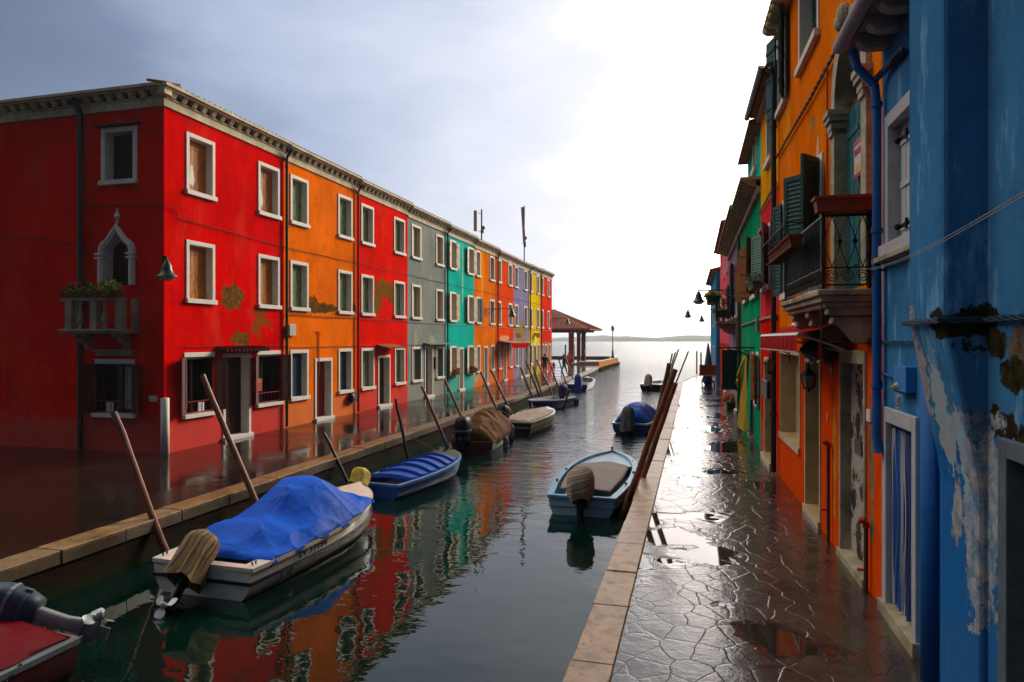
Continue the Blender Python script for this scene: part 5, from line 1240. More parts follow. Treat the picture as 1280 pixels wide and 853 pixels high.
mb = MB(fac.T); mb.tube([(1.7,.0,zr_),(1.7,1.0,zr_+.0)], .022, 6); mb.tube([(1.7,.05,zr_-.4),(1.7,.3,zr_-.15),(1.7,.7,zr_-.04)], .016, 6)
for (w_,r_) in ((.18,.12),(.42,.09)): mb.tube([(1.7, w_+(r_-r_*.7*q_/16)*math.cos(q_*.7), zr_-.16+(r_-r_*.7*q_/16)*math.sin(q_*.7)) for q_ in range(17)], .012, 5)
mb.tube([(1.7,.12,zr_-.05),(3.1,.12,zr_-.05)], .015, 5); mb.build('bracket', IRON, t)
# dark sign panel projecting further on
q = D0.T(1.0, 0, 0)
t = thing('projecting_board', 'dark green door sized board projecting from the maroon house', 'board', (q.x,q.y,0)); mb = MB(D0.T); zt_ = D0.z(915,440,.5)
mb.box(1.0,1.05,.12,.62,.95,2.42); mb.build('board', sh_dgreen, t); mb = MB(D0.T); mb.box(.98,1.07,.08,.12,.9,2.46); mb.tube([(1.02,0,2.30),(1.02,.12,2.3)], .02, 5); mb.tube([(1.02,0,1.1),(1.02,.12,1.1)], .02, 5); mb.build('hinge_post', IRON, t)

# ---------------- the four far houses
def simple_house(name, label, fac, zt, parts, wins, door_, shm, corn=True, smat2=None):
    t = thing(name, label, 'house', tuple(fac.T(fac.len/2,0,0)), group='row of houses along the right quay')
    holes = [(a,b,c,d) for (a,b,c,d,_) in wins] + ([door_] if door_ else [])
    for (z0,z1,m) in parts: wall_mesh(fac, 0, fac.len, z0, z1, [h for h in holes if h[2] >= z0-.1 and h[3] <= z1+.1], m, t, name='wall' if z1 == zt else 'lower_wall')
    for (a,b,c,d,ang) in wins: window(fac, t, a,b,c,d, STONEW, shm, 'open' if ang else 'closed', ang=ang or 0)
    if door_: door(fac, t, *door_[:2], door_[3], STONEW, dr_brown)
    if corn: long_cornice(fac, 0, fac.len, zt, t); tile_roof(fac, 0, fac.len, zt+.45, t, w0=.56, depth=4, rise=1.)
    else:
        mb = MB(fac.T); mb.box(-.02,fac.len+.02,-.1,.22,zt,zt+.1); mb.build('cornice', STONEG, t); tile_roof(fac, 0, fac.len, zt+.11, t, w0=.4, depth=4, rise=1.1)
    return t
MAR = plaster('maroon_render','7c2414',(),wear=.2); GRY = plaster('greige_render','8c8478',(),wear=.2)
simple_house('maroon_house', 'narrow house, greige above and maroon below, beyond the green house', D0, 6.55, [(-.3,5.2,MAR),(5.2,6.55,GRY)], [(.5,1.3,3.7,5.1,0),(2.0,2.7,3.7,5.1,0),(.6,1.3,5.35,6.4,0)], (1.9,2.7,-.05,2.4), sh_olive)
t = simple_house('mauve_house', 'pale mauve house with a small balcony beyond the maroon house', V0, 6.55, [(-.3,6.55,plaster('mauve_render','8878a0',(),wear=.2))], [(.8,1.6,3.7,6.0,160),(3.2,4.1,3.7,5.3,160),(3.2,4.0,.9,2.4,0)], (1.2,2.1,-.05,2.4), sh_blue)
mb = MB(V0.T); mb.box(.1,2.6,0,.75,3.45,3.55); mb.prism([(0,3.45),(.7,3.45),(.3,3.1),(0,3.0)], .5,.7, T=lambda a_,b_,c_: V0.T(a_,b_,c_), ax=0); mb.prism([(0,3.45),(.7,3.45),(.3,3.1),(0,3.0)], 2.0,2.2, T=lambda a_,b_,c_: V0.T(a_,b_,c_), ax=0)
bb = mb.build('balcony', STONEG, t); mb = MB(V0.T)
for k in range(14): mb.tube([(.15+.18*k,.7,3.55),(.15+.18*k,.7,4.4)], .012, 4)
for k in range(4): mb.tube([(.15,.08+.18*k,3.55),(.15,.08+.18*k,4.4)], .012, 4)
mb.tube([(.15,0,4.4),(.15,.7,4.4),(2.5,.7,4.4),(2.5,0,4.4)], .02, 5); mb.build('railing', IRON, bb)
for i, (u_, w_, z_) in enumerate([(1.3,.85,4.3),(5.0,.42,3.85)]):
    q = V0.T(u_, w_, z_); planter('flower_box', ['mossy yellow flower box on the mauve house balcony rail','lower mossy flower box beyond the mauve house balcony'][i], 'planter', (q.x,q.y,q.z), (2.0,.5,.28), (V0.N.x,V0.N.y) if False else (V0.U.x,V0.U.y), 260, (PETY, 30), pm_=mat('green_trough','1c3c2c',.6), group='flower boxes', ls=.08)
simple_house('pink_house', 'rose pink house before the street end on the right quay', K0, 8.3, [(-.3,2.6,plaster('brick_red_render','b83820',(),wear=.2)),(2.6,8.3,plaster('pink_render','d85868',(),wear=.15))], [(1.5,2.4,3.7,5.2,0),(1.5,2.4,6.2,7.6,0),(5,5.9,3.7,5.2,160),(5,5.9,6.2,7.6,0)], (3.2,4.2,-.05,2.4), STONEW, corn=False)
t = simple_house('far_blue_house', 'blue house standing forward at the far end of the right quay', Z0, 7.2, [(-.3,7.2,plaster('far_blue_render','3c88c0',(),wear=.15))], [(1.2,2.1,3.7,5.2,0),(5,5.9,3.7,5.2,0),(5,5.9,.9,2.4,0)], (2.6,3.5,-.05,2.4), sh_blue, corn=False)
for (lab, fac_, u_, arm, dz) in [('nearest bell lamp on the right, on the long arm from the maroon house', D0, 2.0, 1.45, 0), ('middle bell lamp of the right quay, on a thin arm from the pink house', K0, 10.6, 2.0, 0), ('farthest small bell lamp, on the far blue house', Z0, 9.0, .75, 0)]:
    q = fac_.T(u_, 0, 4.72); bell_lamp(lab, (q.x,q.y,q.z), (fac_.N.x, fac_.N.y), arm)
q = D0.T(2.3,.3,.0); planter('flower_pot_box', 'low green planter on the pavement against the mauve house', 'planter', tuple(V0.T(.6,.2,.0)), (1.3,.3,.3), (V0.U.x,V0.U.y), 160, (PETR, 8), pm_=mat('green_trough','1c3c2c',.6), ls=.08)
# umbrella-like blue tarp and cart at the street end
t = thing('hand_cart', 'brown wooden market cart on curved iron legs at the far end of the right quay', 'cart', (.35, 42.6, 0))
mb = MB(); CW = mat('cart_wood','7a4a1c',.6,var=.35,sc=(1,6,6)); mb.box(-.15,.8,-.5,.5,.72,.80); mb.box(-.15,.8,-.5,-.46,.8,1.28); mb.box(-.15,.8,.46,.5,.8,1.28); mb.box(-.15,-.11,-.46,.46,.8,1.28); mb.box(.76,.8,-.46,.46,.8,1.28); mb.build('box', CW, t, local=True)
mb = MB(); mb.box(-.2,.85,-.55,.55,.66,.72); mb.build('shelf', mat('pale_plank','b89868',.6), t, local=True)
for y in (-.42,.42):
    mb = MB(); mb.tube([(.15,y,.66),(.05,y,.5),(0,y,.25),(.02,y,0)], .03, 6); mb.build('leg', IRON, t, local=True)
    mb = MB(); mb.tube([(.15,y,.60),(.5,y,.45),(.7,y,.2),(.72,y,0)], .03, 6); mb.build('leg', IRON, t, local=True)
t = thing('covered_stall', 'folded blue grey canvas stall leaning on the far blue house', 'market stall', (.72, 44.6, 0)); mb = MB()
mb.loft([[( .02+r*math.cos(a_)*.55, r*math.sin(a_), z) for a_ in [2*math.pi*k/14 for k in range(14)]] for r, z in ((.42,0),(.45,.3),(.36,.9),(.40,1.3),(.25,1.9),(.14,2.4),(.06,2.6))]); mb.build('canvas', mat('blue_canvas','3c5c74',.8,var=.35,scale=4,sc=(5,5,.6)), t, local=True, smooth=True)
mb = MB(); mb.ball((-.1,-.5,.35),(.24,.22,.36)); mb.build('bundle', mat('bright_blue_canvas','1c5ca0',.7,var=.3), t, local=True, smooth=True)

# wires strung from the balcony across the blue house
q0 = O0.T(BU0+.03, BW, O0.z(1085,337,.5)); 
for k in range(2):
    a_ = EYE + ray(1086+k*2, 337+k*1)*7.05; b_ = EYE + ray(1310, 222+k*5)*2.3
    t = thing('clothes_line', ['upper thin pale line strung across the blue house','lower thin pale line strung across the blue house'][k], 'line', tuple(a_)); mb = MB()
    mb.tube([tuple((b_-a_)*f + Vector((0,0,-.05*math.sin(math.pi*f)))) for f in [i/16 for i in range(17)]], .0028, 5); mb.build('wire', mat('pale_line','8c9094',.5,bump=0), t, local=True)
mb = MB(); mb.tube([tuple(EYE+ray(1086,338)*7.05), tuple(B0.T(ub1-.1,.0,(EYE+ray(1086,338)*7.05).z))], .012, 6); mb.ball(tuple(EYE+ray(1086,338)*7.05), .025); mb.build('line_bracket', IRON, TB)
# ============================================================ BOATS
def half_beam(t, B, sr, k=.45, p=2.5, tip=.02):
    if t < k: return B/2*(sr + (1-sr)*math.sin(math.pi/2*t/k))
    return max(tip, B/2*(1-((t-k)/(1-k))**p)**.70)
def gun(t, fs, fb): return fs + (fb-fs)*t**2.2
class Boat:
    def __init__(s, name, label, stern, bow, B, fs, fb, hullm, rimm, inm, sr=.82, rimw=.10, bottomm=None, L=None, rake=.35, tip=.02, transm=None, floor=.10):
        d = Vector((bow[0]-stern[0], bow[1]-stern[1])); s.L = L or d.length; s.B, s.fs, s.fb, s.sr, s.tip, s.rimw = B, fs, fb, sr, tip, rimw
        s.t = thing(name, label, 'boat', (stern[0], stern[1], WZ), math.atan2(d.y, d.x)-math.pi/2, group=None)
        N = 26; mb = MB(); rings = []
        ts = [i/N for i in range(N+1)]
        def sec(t, shrink=0.):
            b = half_beam(t, B, sr, tip=tip); g = gun(t, fs, fb); y = t*s.L; r = rake*t**5
            return [(b, y, g), (b*.975, y-r*.15, g*.62), (b*.93, y-r*.35, g*.3), (b*.84, y-r*.6, .02), (b*.6, y-r*.85, -.10), (.0, y-r, -.2)]
        s.sec = sec
        vs = []; fs_ = []
        for t in ts:
            a = sec(t); vs += [(-p[0], p[1], p[2]) for p in a[:-1]] + [a[-1]] + a[:-1][::-1]
        M = 11
        mid = []
        for i in range(N):
            for k in range(M-1):
                fs_.append((i*M+k, i*M+k+1, (i+1)*M+k+1, (i+1)*M+k)); mid.append(1 if (k in (3,4,5,6)) else 0)
        n0 = len(mb.v); mb.add(vs, fs_); mb.m = mid[:]
        mb.mi = 2; mb.add([vs[k] for k in range(M)], [tuple(range(M))]); mb.mi = 0
        s.hull = mb.build('hull', [hullm, bottomm or hullm, transm or hullm], s.t, local=True, smooth=False)
        for p in s.hull.data.polygons: p.use_smooth = p.index < len(mid)
        # gunwale
        mb = MB(); rr = []
        for t in ts:
            b = half_beam(t, B, sr, tip=tip); g = gun(t, fs, fb); y = t*s.L; w = min(rimw, b*.9)
            rr.append([(b+.02,y,g-.035),(b+.02,y,g+.02),(b-w,y,g+.025),(b-w,y,g-.02)])
        mb.loft(rr); mb.loft([[(-x,y,z) for x,y,z in r] for r in rr]); w = rimw
        b0 = half_beam(0, B, sr, tip=tip)
        mb.box(-b0+.005, b0-.005, -.01, rimw*.8, fs-.03, fs+.022)
        s.rim = mb.build('gunwale', rimm, s.t, local=True, smooth=False)
        # inner shell
        vs = []; fs_ = []; M = 6
        for t in [i/N*.985 for i in range(N+1)]:
            b = max(.004, half_beam(t, B, sr, tip=tip)-min(rimw,.9*half_beam(t,B,sr,tip=tip))+.001); g = gun(t, fs, fb); y = max(.05, t*s.L-.0)
            vs += [(-b,y,g),(-b*.93,y,floor+.08),(-b*.86,y,floor),(b*.86,y,floor),(b*.93,y,floor+.08),(b,y,g)]
        for i in range(N):
            for k in range(M-1): fs_.append((i*M+k, (i+1)*M+k, (i+1)*M+k+1, i*M+k+1))
        fs_.append(tuple(range(M)))
        mb = MB(); mb.add(vs, fs_); s.inner = mb.build('inside', inm, s.t, local=True, smooth=False)
    def band(s, f0, f1, outw, m, name='rub_rail', t0=0., t1=1.):
        mb = MB()
        for sg in (-1, 1):
            rr = []
            for i in range(31):
                t = t0+(t1-t0)*i/30; b = half_beam(t, s.B, s.sr, tip=s.tip); g = gun(t, s.fs, s.fb); y = t*s.L
                def X(f): return b*(1-.025*(1-f)*2.6)
                rr.append([(sg*(X(f0)-.01),y,g*f0),(sg*(X(f0)+outw),y,g*f0),(sg*(X(f1)+outw),y,g*f1),(sg*(X(f1)-.01),y,g*f1)])
            mb.loft(rr)
        b0 = half_beam(0, s.B, s.sr); mb.box(-b0*.99, b0*.99, -outw-.002, .0, s.fs*f0, s.fs*f1)
        return mb.build(name, m, s.t, local=True)
    def deck(s, t0, m, name='foredeck', camber=.05, t1=.995, coam=0):
        mb = MB()
        mb.grid(lambda i, j: ((2*j-1)*(max(.01,half_beam(t0+(t1-t0)*i, s.B, s.sr, tip=s.tip))-.02), (t0+(t1-t0)*i)*s.L, gun(t0+(t1-t0)*i, s.fs, s.fb)+.03+camber*(1-(2*j-1)**2)), 14, 10)
        return mb.build(name, m, s.t, local=True, smooth=True)
    def seat(s, t0, t1, z, m, name='seat'):
        b = half_beam((t0+t1)/2, s.B, s.sr)-s.rimw; mb = MB(); mb.box(-b*.97, b*.97, t0*s.L, t1*s.L, z-.035, z); return mb.build(name, m, s.t, local=True, bevel=.006)
    def tarp(s, t0, t1, dome, m, hang=.12, wr=.02, seed=1, wfreq=1., nu=120, nv=80, name='tarpaulin', flat=2.2, ex=.03, jag=.06):
        rnd = random.Random(seed); ph = [rnd.uniform(0,6) for _ in range(8)]
        def fn(i, j):
            t = t0+(t1-t0)*i; q = 2*j-1; b = half_beam(t, s.B, s.sr, tip=s.tip)+ex; g = gun(t, s.fs, s.fb)+.035
            y = t*s.L; aq = abs(q); dz = dome(i)
            if aq <= .88:
                k = aq/.88; x = b*k*math.copysign(1, q); z = g+dz*(1-k**flat)
                w = wr*(math.sin(9*wfreq*i+3*q+ph[0])+.6*math.sin(17*wfreq*i-5*q+ph[1])+.5*math.sin(6*q*wfreq+13*i+ph[2])+.5*mnoise.noise(Vector((i*7*wfreq,q*4,seed)))*2)
                # tension ridges running from the peaks to the lashings
                w += wr*1.1*abs(math.sin(14*wfreq*i+2.5*aq+ph[3]))*k
                rg = 1-abs(mnoise.noise(Vector((i*5.5*wfreq+seed, q*1.6+.8*math.sin(i*4), 7.7)))*1.6); rg2 = 1-abs(mnoise.noise(Vector((i*13*wfreq, q*4+2*i, seed*1.3)))*1.6)
                w += wr*2.6*max(0,rg)**3 + wr*.5*max(0,rg2)**4
                z += w*(1-.35*k)
                x += wr*.5*math.sin(20*i+ph[4])*k
            else:
                k = (aq-.88)/.12; x = math.copysign(b+.015+.02*math.sin(31*i+ph[5])*k, q); z = g-k*(hang+jag*math.sin(8*i+ph[6])*math.sin(21*i+ph[7]))
            return (x, y, z)
        mb = MB(); mb.grid(fn, nu, nv)
        # close the ends down to the gunwale
        for e in (0, 1):
            top = [fn(e, j/nv) for j in range(nv+1)]; t = t0 if e == 0 else t1; g = gun(t, s.fs, s.fb)
            lo = [(p[0]*.985, p[1]-(.10 if e == 0 else -.10)*1.0, min(p[2], g+.03) - (.0 if e else .03)) for p in top]
            mb.add(top+lo, [(k, k+1, nv+1+k+1, nv+1+k) for k in range(nv)])
        return mb.build(name, m, s.t, local=True, smooth=True, solid=.006)
def motor(boat, x, tilt, yaw, cm, lm, cover=None, prop=None, s=1.0, y=-.05, z=None, shape=1.0, cov_len=.0, sq=1.0):
    """outboard on the transom: cowl, midsection, gearcase, propeller"""
    z = boat.fs if z is None else z
    M = Matrix.Translation((x, y, z)) @ Matrix.Rotation(R(yaw), 4, 'Z') @ Matrix.Rotation(R(-tilt), 4, 'X')
    T = lambda a, b, c: M @ Vector((a*s, b*s, c*s))
    def rr(cx, cy, hx, hy, z_, n=16, e=.62):
        out = []
        for k in range(n):
            a = 2*math.pi*k/n; c, q = math.cos(a), math.sin(a)
            out.append((cx+hx*math.copysign(abs(c)**e, c), cy+hy*math.copysign(abs(q)**e, q), z_))
        return out
    mb = MB(T)
    mb.loft([rr(0,-.16,.07,.10,-.10), rr(0,-.16,.055,.085,-.45), rr(0,-.17,.045,.10,-.62)])
    mb.box(-.10,.10,-.30,-.02,-.66,-.64)                       # anti-ventilation plate
    mb.loft([rr(0,-.18,.03,.11,-.62), rr(0,-.18,.028,.11,-.78)])
    mb.box(-.008,.008,-.24,-.08,-.95,-.78)
    mb.loft([[( .055*f*math.cos(a), yy, -.78+.055*f*math.sin(a)) for a in [2*math.pi*k/10 for k in range(10)]] for yy, f in ((.02,.1),(-.02,.7),(-.1,1.),(-.26,1.),(-.32,.75))])
    mb.box(-.10,-.06,-.10,.10,-.22,.02); mb.box(.06,.10,-.10,.10,-.22,.02)
    body = mb.build('outboard_motor', lm, boat.t, local=True, bevel=0)
    mb = MB(T); k = shape; T1 = T; mb.T = (lambda a,b,c: T1(a,b,c*sq if c > 0 else c))
    mb.loft([rr(0,-.15,.13,.20,-.12), rr(0,-.15,.155,.24,0), rr(0,-.14,.17*k,.27*k,.12), rr(0,-.14,.175*k,.28*k,.30), rr(0,-.12,.16*k,.26*k,.42*k+.02), rr(0,-.10,.11*k,.20*k,.49*k+.02), rr(0,-.09,.04,.08,.52*k+.02)])
    mb.build('cowling', cm, body, local=True, smooth=True)
    mb = MB(T); mb.loft([rr(0,-.15,.166,.252,.035), rr(0,-.15,.166,.252,.05)]); mb.box(-.02,.02,-.43,-.395,.02,.10); mb.build('cowl_seam', mat('seam_grey','5c6468',.5,var=.2,bump=0), body, local=True)
    mb = MB(T); mb.loft([rr(0,-.145,.181*k,.288*k,.20), rr(0,-.143,.184*k,.290*k,.235)]); mb.build('cowl_stripe', mat('cowl_stripe_grey','7c8488',.4,var=.15,bump=0), body, local=True)
    mb = MB(T); mb.tube([(0,0,.05),(0,.28,.10),(.02,.50,.16)], [.02,.022,.028], 8); mb.build('tiller', lm, body, local=True)
    mb = MB(T)
    for q in range(3):
        a0 = 2*math.pi*q/3+.5
        def bl(i, j):
            r = .035+.17*i; w = .40+.75*math.sin(math.pi*min(1,i*.9+.1)); a = a0+(j-.5)*w
            return (r*math.cos(a), -.33+.05*(j-.5)-.0*i, -.78+r*math.sin(a))
        mb.grid(bl, 6, 6)
    mb.lathe([(.045,0),(.045,.08),(.02,.12)], (0,0,0), 12, T=lambda a,b,c: T(a, -.29-c, -.78+b))
    mb.build('propeller', prop or lm, body, local=True, smooth=True)
    if cover:
        mb = MB(T); rings = []; zb_ = -.30-cov_len
        fl = 1.22 if cov_len > -.25 else 1.0
        for (hx, hy, cy, zz) in ((.185*fl,.28*fl,-.15,zb_),(.185*(fl*.6+.4),.285*(fl*.6+.4),-.15,zb_*.7+.10*.3),(.20,.30,-.15,zb_*.35+.22*.65),(.205,.305,-.13,.34),(.180,.275,-.11,.46),(.115,.19,-.09,.55),(.03,.05,-.08,.58)):
            zz = zz*sq if zz > 0 else zz; ring = rr(0,cy,hx*(1.12 if sq < 1 else 1),hy*(1.1 if sq < 1 else 1),zz,n=28,e=.75)
            fd = max(0., .40-zz)*.10
            rings.append([(a*(1+fd*2.2*math.sin(i*1.346+zz*2)), b*(1+fd*1.6*math.sin(i*1.346+1+zz*2)), c+.035*math.sin(i*.898+x*9)*(1 if zz < 0 else .15)) for i,(a,b,c) in enumerate(ring)])
        mb.loft(rings, cap=False); mb.add(rings[-1], [tuple(range(len(rings[-1])))]); co_ = mb.build('motor_cover', cover, body, local=True, smooth=True, recalc=False); uv = co_.data.uv_layers.new(name='uv'); nv_ = 28*len(rings)
        for poly in co_.data.polygons:
            ks = [v % 28 for v in poly.vertices]; wrap = max(ks)-min(ks) > 14
            for li, vi in zip(poly.loop_indices, poly.vertices):
                kk = vi % 28; kk = 28 if (wrap and kk == 0) else kk; uv.data[li].uv = (kk/28, (vi//28)/6)
    return body
def fender(boat, t, side, m, cap):
    b = half_beam(t, boat.B, boat.sr); g = gun(t, boat.fs, boat.fb); c = (side*(b+.10), t*boat.L, g-.50)
    mb = MB(); mb.lathe([(.02,0),(.07,.04),(.085,.10),(.085,.34),(.07,.40),(.02,.43)], c, 12); f = mb.build('fender', m, boat.t, local=True, smooth=True)
    mb = MB(); mb.lathe([(.072,.36),(.075,.40),(.03,.46),(.012,.48)], c, 10); mb.tube([(c[0],c[1],c[2]+.46),(side*(b),c[1],g+.02)], .008, 5); mb.build('fender_cap', cap, f, local=True)
def rope(boat, pts, m=None): mb = MB(); mb.tube(pts, .012, 6); mb.build('rope', m or mat('rope','8a7c60',.9,var=.3,scale=40), boat.t, local=True)
GEL = mat('cream_gelcoat', 'e6dccb', .22, var=.08, scale=3, bump=0, coat=.5); GELW = mat('white_gelcoat', 'c8ccd0', .25, var=.1, scale=3, bump=0, coat=.4)
DIRTY = mat('stained_hull_bottom', '6a5c34', .5, var=.5, scale=4, col2='a08c58'); NAVY = mat('navy_paint', '0e1c34', .35, var=.2, bump=.05)
BLUEH = mat('blue_hull_paint', '1c54b4', .4, var=.25, scale=5, bump=.1); BLUED = mat('deep_blue_hull', '12388c', .4, var=.25, scale=5, bump=.1)
MOT = mat('black_cowl', '0a1220', .5, var=.2, bump=0); MOTL = mat('dark_leg', '1a2028', .4, .3, var=.3, bump=.05)
def tarp_mat(name, c, c2, rough=.42, fold=.35):
    t = NT(name); n = t.noise(1.6,5,.6); w = t.N('ShaderNodeTexVoronoi', feature='SMOOTH_F1'); w.inputs['Scale'].default_value = 2.6; t.L(t.mapped((1,1,1)), w.inputs['Vector'])
    cr = t.noise(1, 6, .6, sc=(2.6,1.2,2.6), dist=1.2)
    return t.out(t.mix(n, c, c2), rough, t.bump(t.math('ADD', t.math('MULTIPLY', cr, 1.), t.math('MULTIPLY', w.outputs['Distance'], .5)), fold, .06), **{'Specular IOR Level': .10})
def stripes(name, cols, scale, rot=(0,0,0), dist=1.2):
    t = NT(name); tc = t.N('ShaderNodeTexCoord'); m = t.N('ShaderNodeMapping'); m.inputs['Rotation'].default_value = rot; t.L(tc.outputs['UV'], m.inputs['Vector'])
    w = t.N('ShaderNodeTexWave', wave_type='BANDS', bands_direction='X'); w.inputs['Scale'].default_value = scale; w.inputs['Distortion'].default_value = dist; w.inputs['Detail'].default_value = 2; t.L(m.outputs[0], w.inputs['Vector'])
    c = t.ramp(w.outputs['Fac'], cols)
    return t.out(c, .85, t.bump(t.noise(9,5,.7), .5, .03))

# white motorboat under the blue tarpaulin
b1 = Boat('motorboat', 'cream white motorboat under a big blue tarpaulin with a striped cover on its raised outboard', (-6.33,7.66), (-6.22,11.9), 1.78, .42, .60, GEL, GEL, GEL, sr=.88, rimw=.16, bottomm=DIRTY, rake=.5, tip=.03)
b1.band(.50, .60, .022, NAVY); b1.deck(.66, GEL, camber=.06)
TARPB = tarp_mat('blue_tarpaulin', '0656cc', '085cd4', rough=.55, fold=.8)
def dome1(i): return .05+.62*math.exp(-((i-.60)/.30)**2)+.30*math.exp(-((i-.18)/.10)**2)*.5 - .04*i
b1.tarp(.10, .79, dome1, TARPB, hang=.03, wr=.022, seed=4, flat=1.7, jag=.05, ex=.0)
mb = MB(); mb.box(-.74,.74,.0,.42,.30,.34); mb.box(-.78,-.58,.0,.42,.34,.44); mb.box(.58,.78,.0,.42,.34,.44); mb.build('swim_platform', GEL, b1.t, local=True, bevel=.02)
mb = MB(); mb.box(-.68,-.42,.04,.34,.345,.36); mb.build('hatch_frame', MOTL, b1.t, local=True); mb = MB(); mb.box(-.65,-.45,.07,.31,.355,.364); mb.build('hatch_lid', GELW, b1.t, local=True)
mb = MB()
for sx in (-.72,.72):
    for y in (.10,.17,.55,.62): mb.lathe([(.012,0),(.012,.03),(.02,.035)], (sx,y,.45), 6)
mb.build('cleats', MOTL, b1.t, local=True)
STRP = stripes('striped_awning_cloth', [(.0,'6e5630'),(.26,'7c6238'),(.32,'160e0a'),(.42,'40261a'),(.58,'5a381e'),(.64,'160e0a'),(.72,'80663c'),(1.,'8a7044')], 2.6, (0,0,R(6)), 1.6)
motor(b1, -.02, 42, 4, MOT, MOTL, cover=STRP, prop=mat('white_propeller','d0d4d4',.35,var=.05,bump=0), s=.80, cov_len=.04, sq=.92)
ink = mat('registration_ink','18202c',.5,var=.05,bump=0)
def hull_frame(boat, t, f):
    b = half_beam(t, boat.B, boat.sr); b2 = half_beam(t+.05, boat.B, boat.sr); g = gun(t, boat.fs, boat.fb)
    x = b*(1-.025*(1-f)*2.6)+.014
    return frameM((x, t*boat.L, g*f), (b2-b, .05*boat.L, 0), (.06, 0, 1))
text_obj('LV 17194', .145, hull_frame(b1, .30, .79), ink, b1.t, name='registration_number', sx=1.25, bold=.002)
# hull emblem: a small dark paddling figure beside a mark (abstract shape of the decal)
M_ = hull_frame(b1, .165, .34); mb = MB(lambda a,b,c: M_ @ Vector((a,b,c)))
mb.ball((.06,0,.0), (.055,.035,.004), 10, 6); mb.ball((.11,.035,0), (.03,.022,.004), 8, 5); mb.tube([(-.10,-.06,0),(-.10,.05,0)], .008, 5); mb.tube([(-.13,-.06,0),(-.04,-.055,0)], .008, 5); mb.tube([(.02,-.02,0),(-.03,-.04,0)], .006, 5); mb.build('hull_emblem', ink, b1.t, local=True)
rope(b1, [(.0,4.15,.63),(-.5,4.3,.5),(-1.2,4.4,.62)])

# red covered boat at the lower left corner
b0 = Boat('motorboat', 'dark red covered boat with a grey gunwale and raised outboard, lower left corner', (-6.78,5.5), (-7.1,1.4), 1.9, .42, .55, mat('maroon_hull','4a0a0c',.4,var=.2), mat('grey_gunwale','6c7478',.35,.2,var=.15), MOTL, sr=.9, rimw=.12)
b0.tarp(.02, .92, lambda i: .06+.16*math.sin(math.pi*i), tarp_mat('red_cover','5c0a10','74101a'), hang=-.0, wr=.012, seed=9, ex=-.08, jag=.01)
motor(b0, .02, 70, -62, mat('slate_cowl','3c4a58',.5,var=.2,scale=3,bump=.05), mat('silver_leg','9ca0a0',.4,.3,var=.3,bump=.1), s=.88, shape=1.0)
rope(b0, [(-.9,.6,.45),(-.96,.9,.30),(-.9,1.1,.46)], m=IRON)

# blue slatted boat
b2 = Boat('rowing_boat', 'blue boat with a slatted blue cover and a yellow cloth over its outboard', (-6.62,13.36), (-6.12,16.95), 1.34, .31, .46, BLUEH, mat('pale_blue_gunwale','5c8cc8',.4,var=.2), BLUED, sr=.84, rimw=.06, rake=.45, bottomm=mat('weathered_blue_bottom','2c4c74',.6,var=.4))
mb = MB(); SL = mat('blue_slats', '0a50b8', .6, var=.3, scale=4, bump=.1, col2='2058c0')
n = 6
for k in range(n):
    t0 = .14+.66*k/n; t1 = .14+.66*(k+1)/n
    def pt(t, q, dz): b = half_beam(t, b2.B, b2.sr)-.09; return (q*b, t*b2.L, gun(t,.31,.46)+.03+.16*(1-q*q)*math.sin(math.pi*min(.999,(t-.08)/.9)) + dz)
    mb.loft([[pt(t0+.004,q,-.03), pt(t0+.010,q,.05), pt(t1-.004,q,-.005), pt(t1-.006,q,-.04)] for q in [-1+.2*j for j in range(11)]])
mb.build('slatted_cover', SL, b2.t, local=True)
YEL = mat('yellow_tarp','b8981c',.6,var=.4,scale=5,col2='d8c454',bump=.6,bscale=9)
motor(b2, -.36, 30, 14, MOT, mat('teal_leg','16304a',.4,.3,var=.3), cover=YEL, s=.80, y=-.02, cov_len=-.14, sq=.62)
b2.deck(.80, mat('green_net','5c6a50',.8,var=.5,scale=12), name='bow_locker', camber=.03)
mb = MB(); M_ = hull_frame(b2, .52, .6); mb = MB(lambda a,b,c: M_ @ Vector((a,b,c))); mb.box(-.10,.10,-.02,.02,-.002,.003); mb.build('name_patch', mat('faded_patch','8c9490',.6,var=.3), b2.t, local=True)
rope(b2, [(0,3.5,.48),(-.4,3.6,.4),(-1.5,3.8,.75)])

# brown tarpaulin boat with the big black motor
b3 = Boat('motorboat', 'red sterned boat under a crumpled brown tarpaulin with a tall black outboard', (-6.5,19.5), (-6.75,23.2), 1.42, .36, .62, GELW, GELW, GEL, sr=.92, rimw=.08, transm=mat('red_transom','6a0c10',.4,var=.2))
BRN = tarp_mat('brown_tarpaulin', '6c4828', '7c5834', rough=.8, fold=.8)
b3.tarp(.02, .97, lambda i: .10+.52*math.sin(math.pi*min(1,i*.9+.12))**.8, BRN, hang=.12, wr=.032, seed=12, wfreq=1.3, flat=1.7)
motor(b3, -.22, 2, 0, MOT, MOTL, s=1.3, y=-.06, z=.42, shape=1.0)
FB = mat('fender_grey','7c8ca0',.4,var=.1,bump=0); FC = mat('fender_cap_blue','1434a0',.4,var=.1,bump=0)
fender(b3, .30, 1, FB, FC); fender(b3, .82, 1, FB, FC)
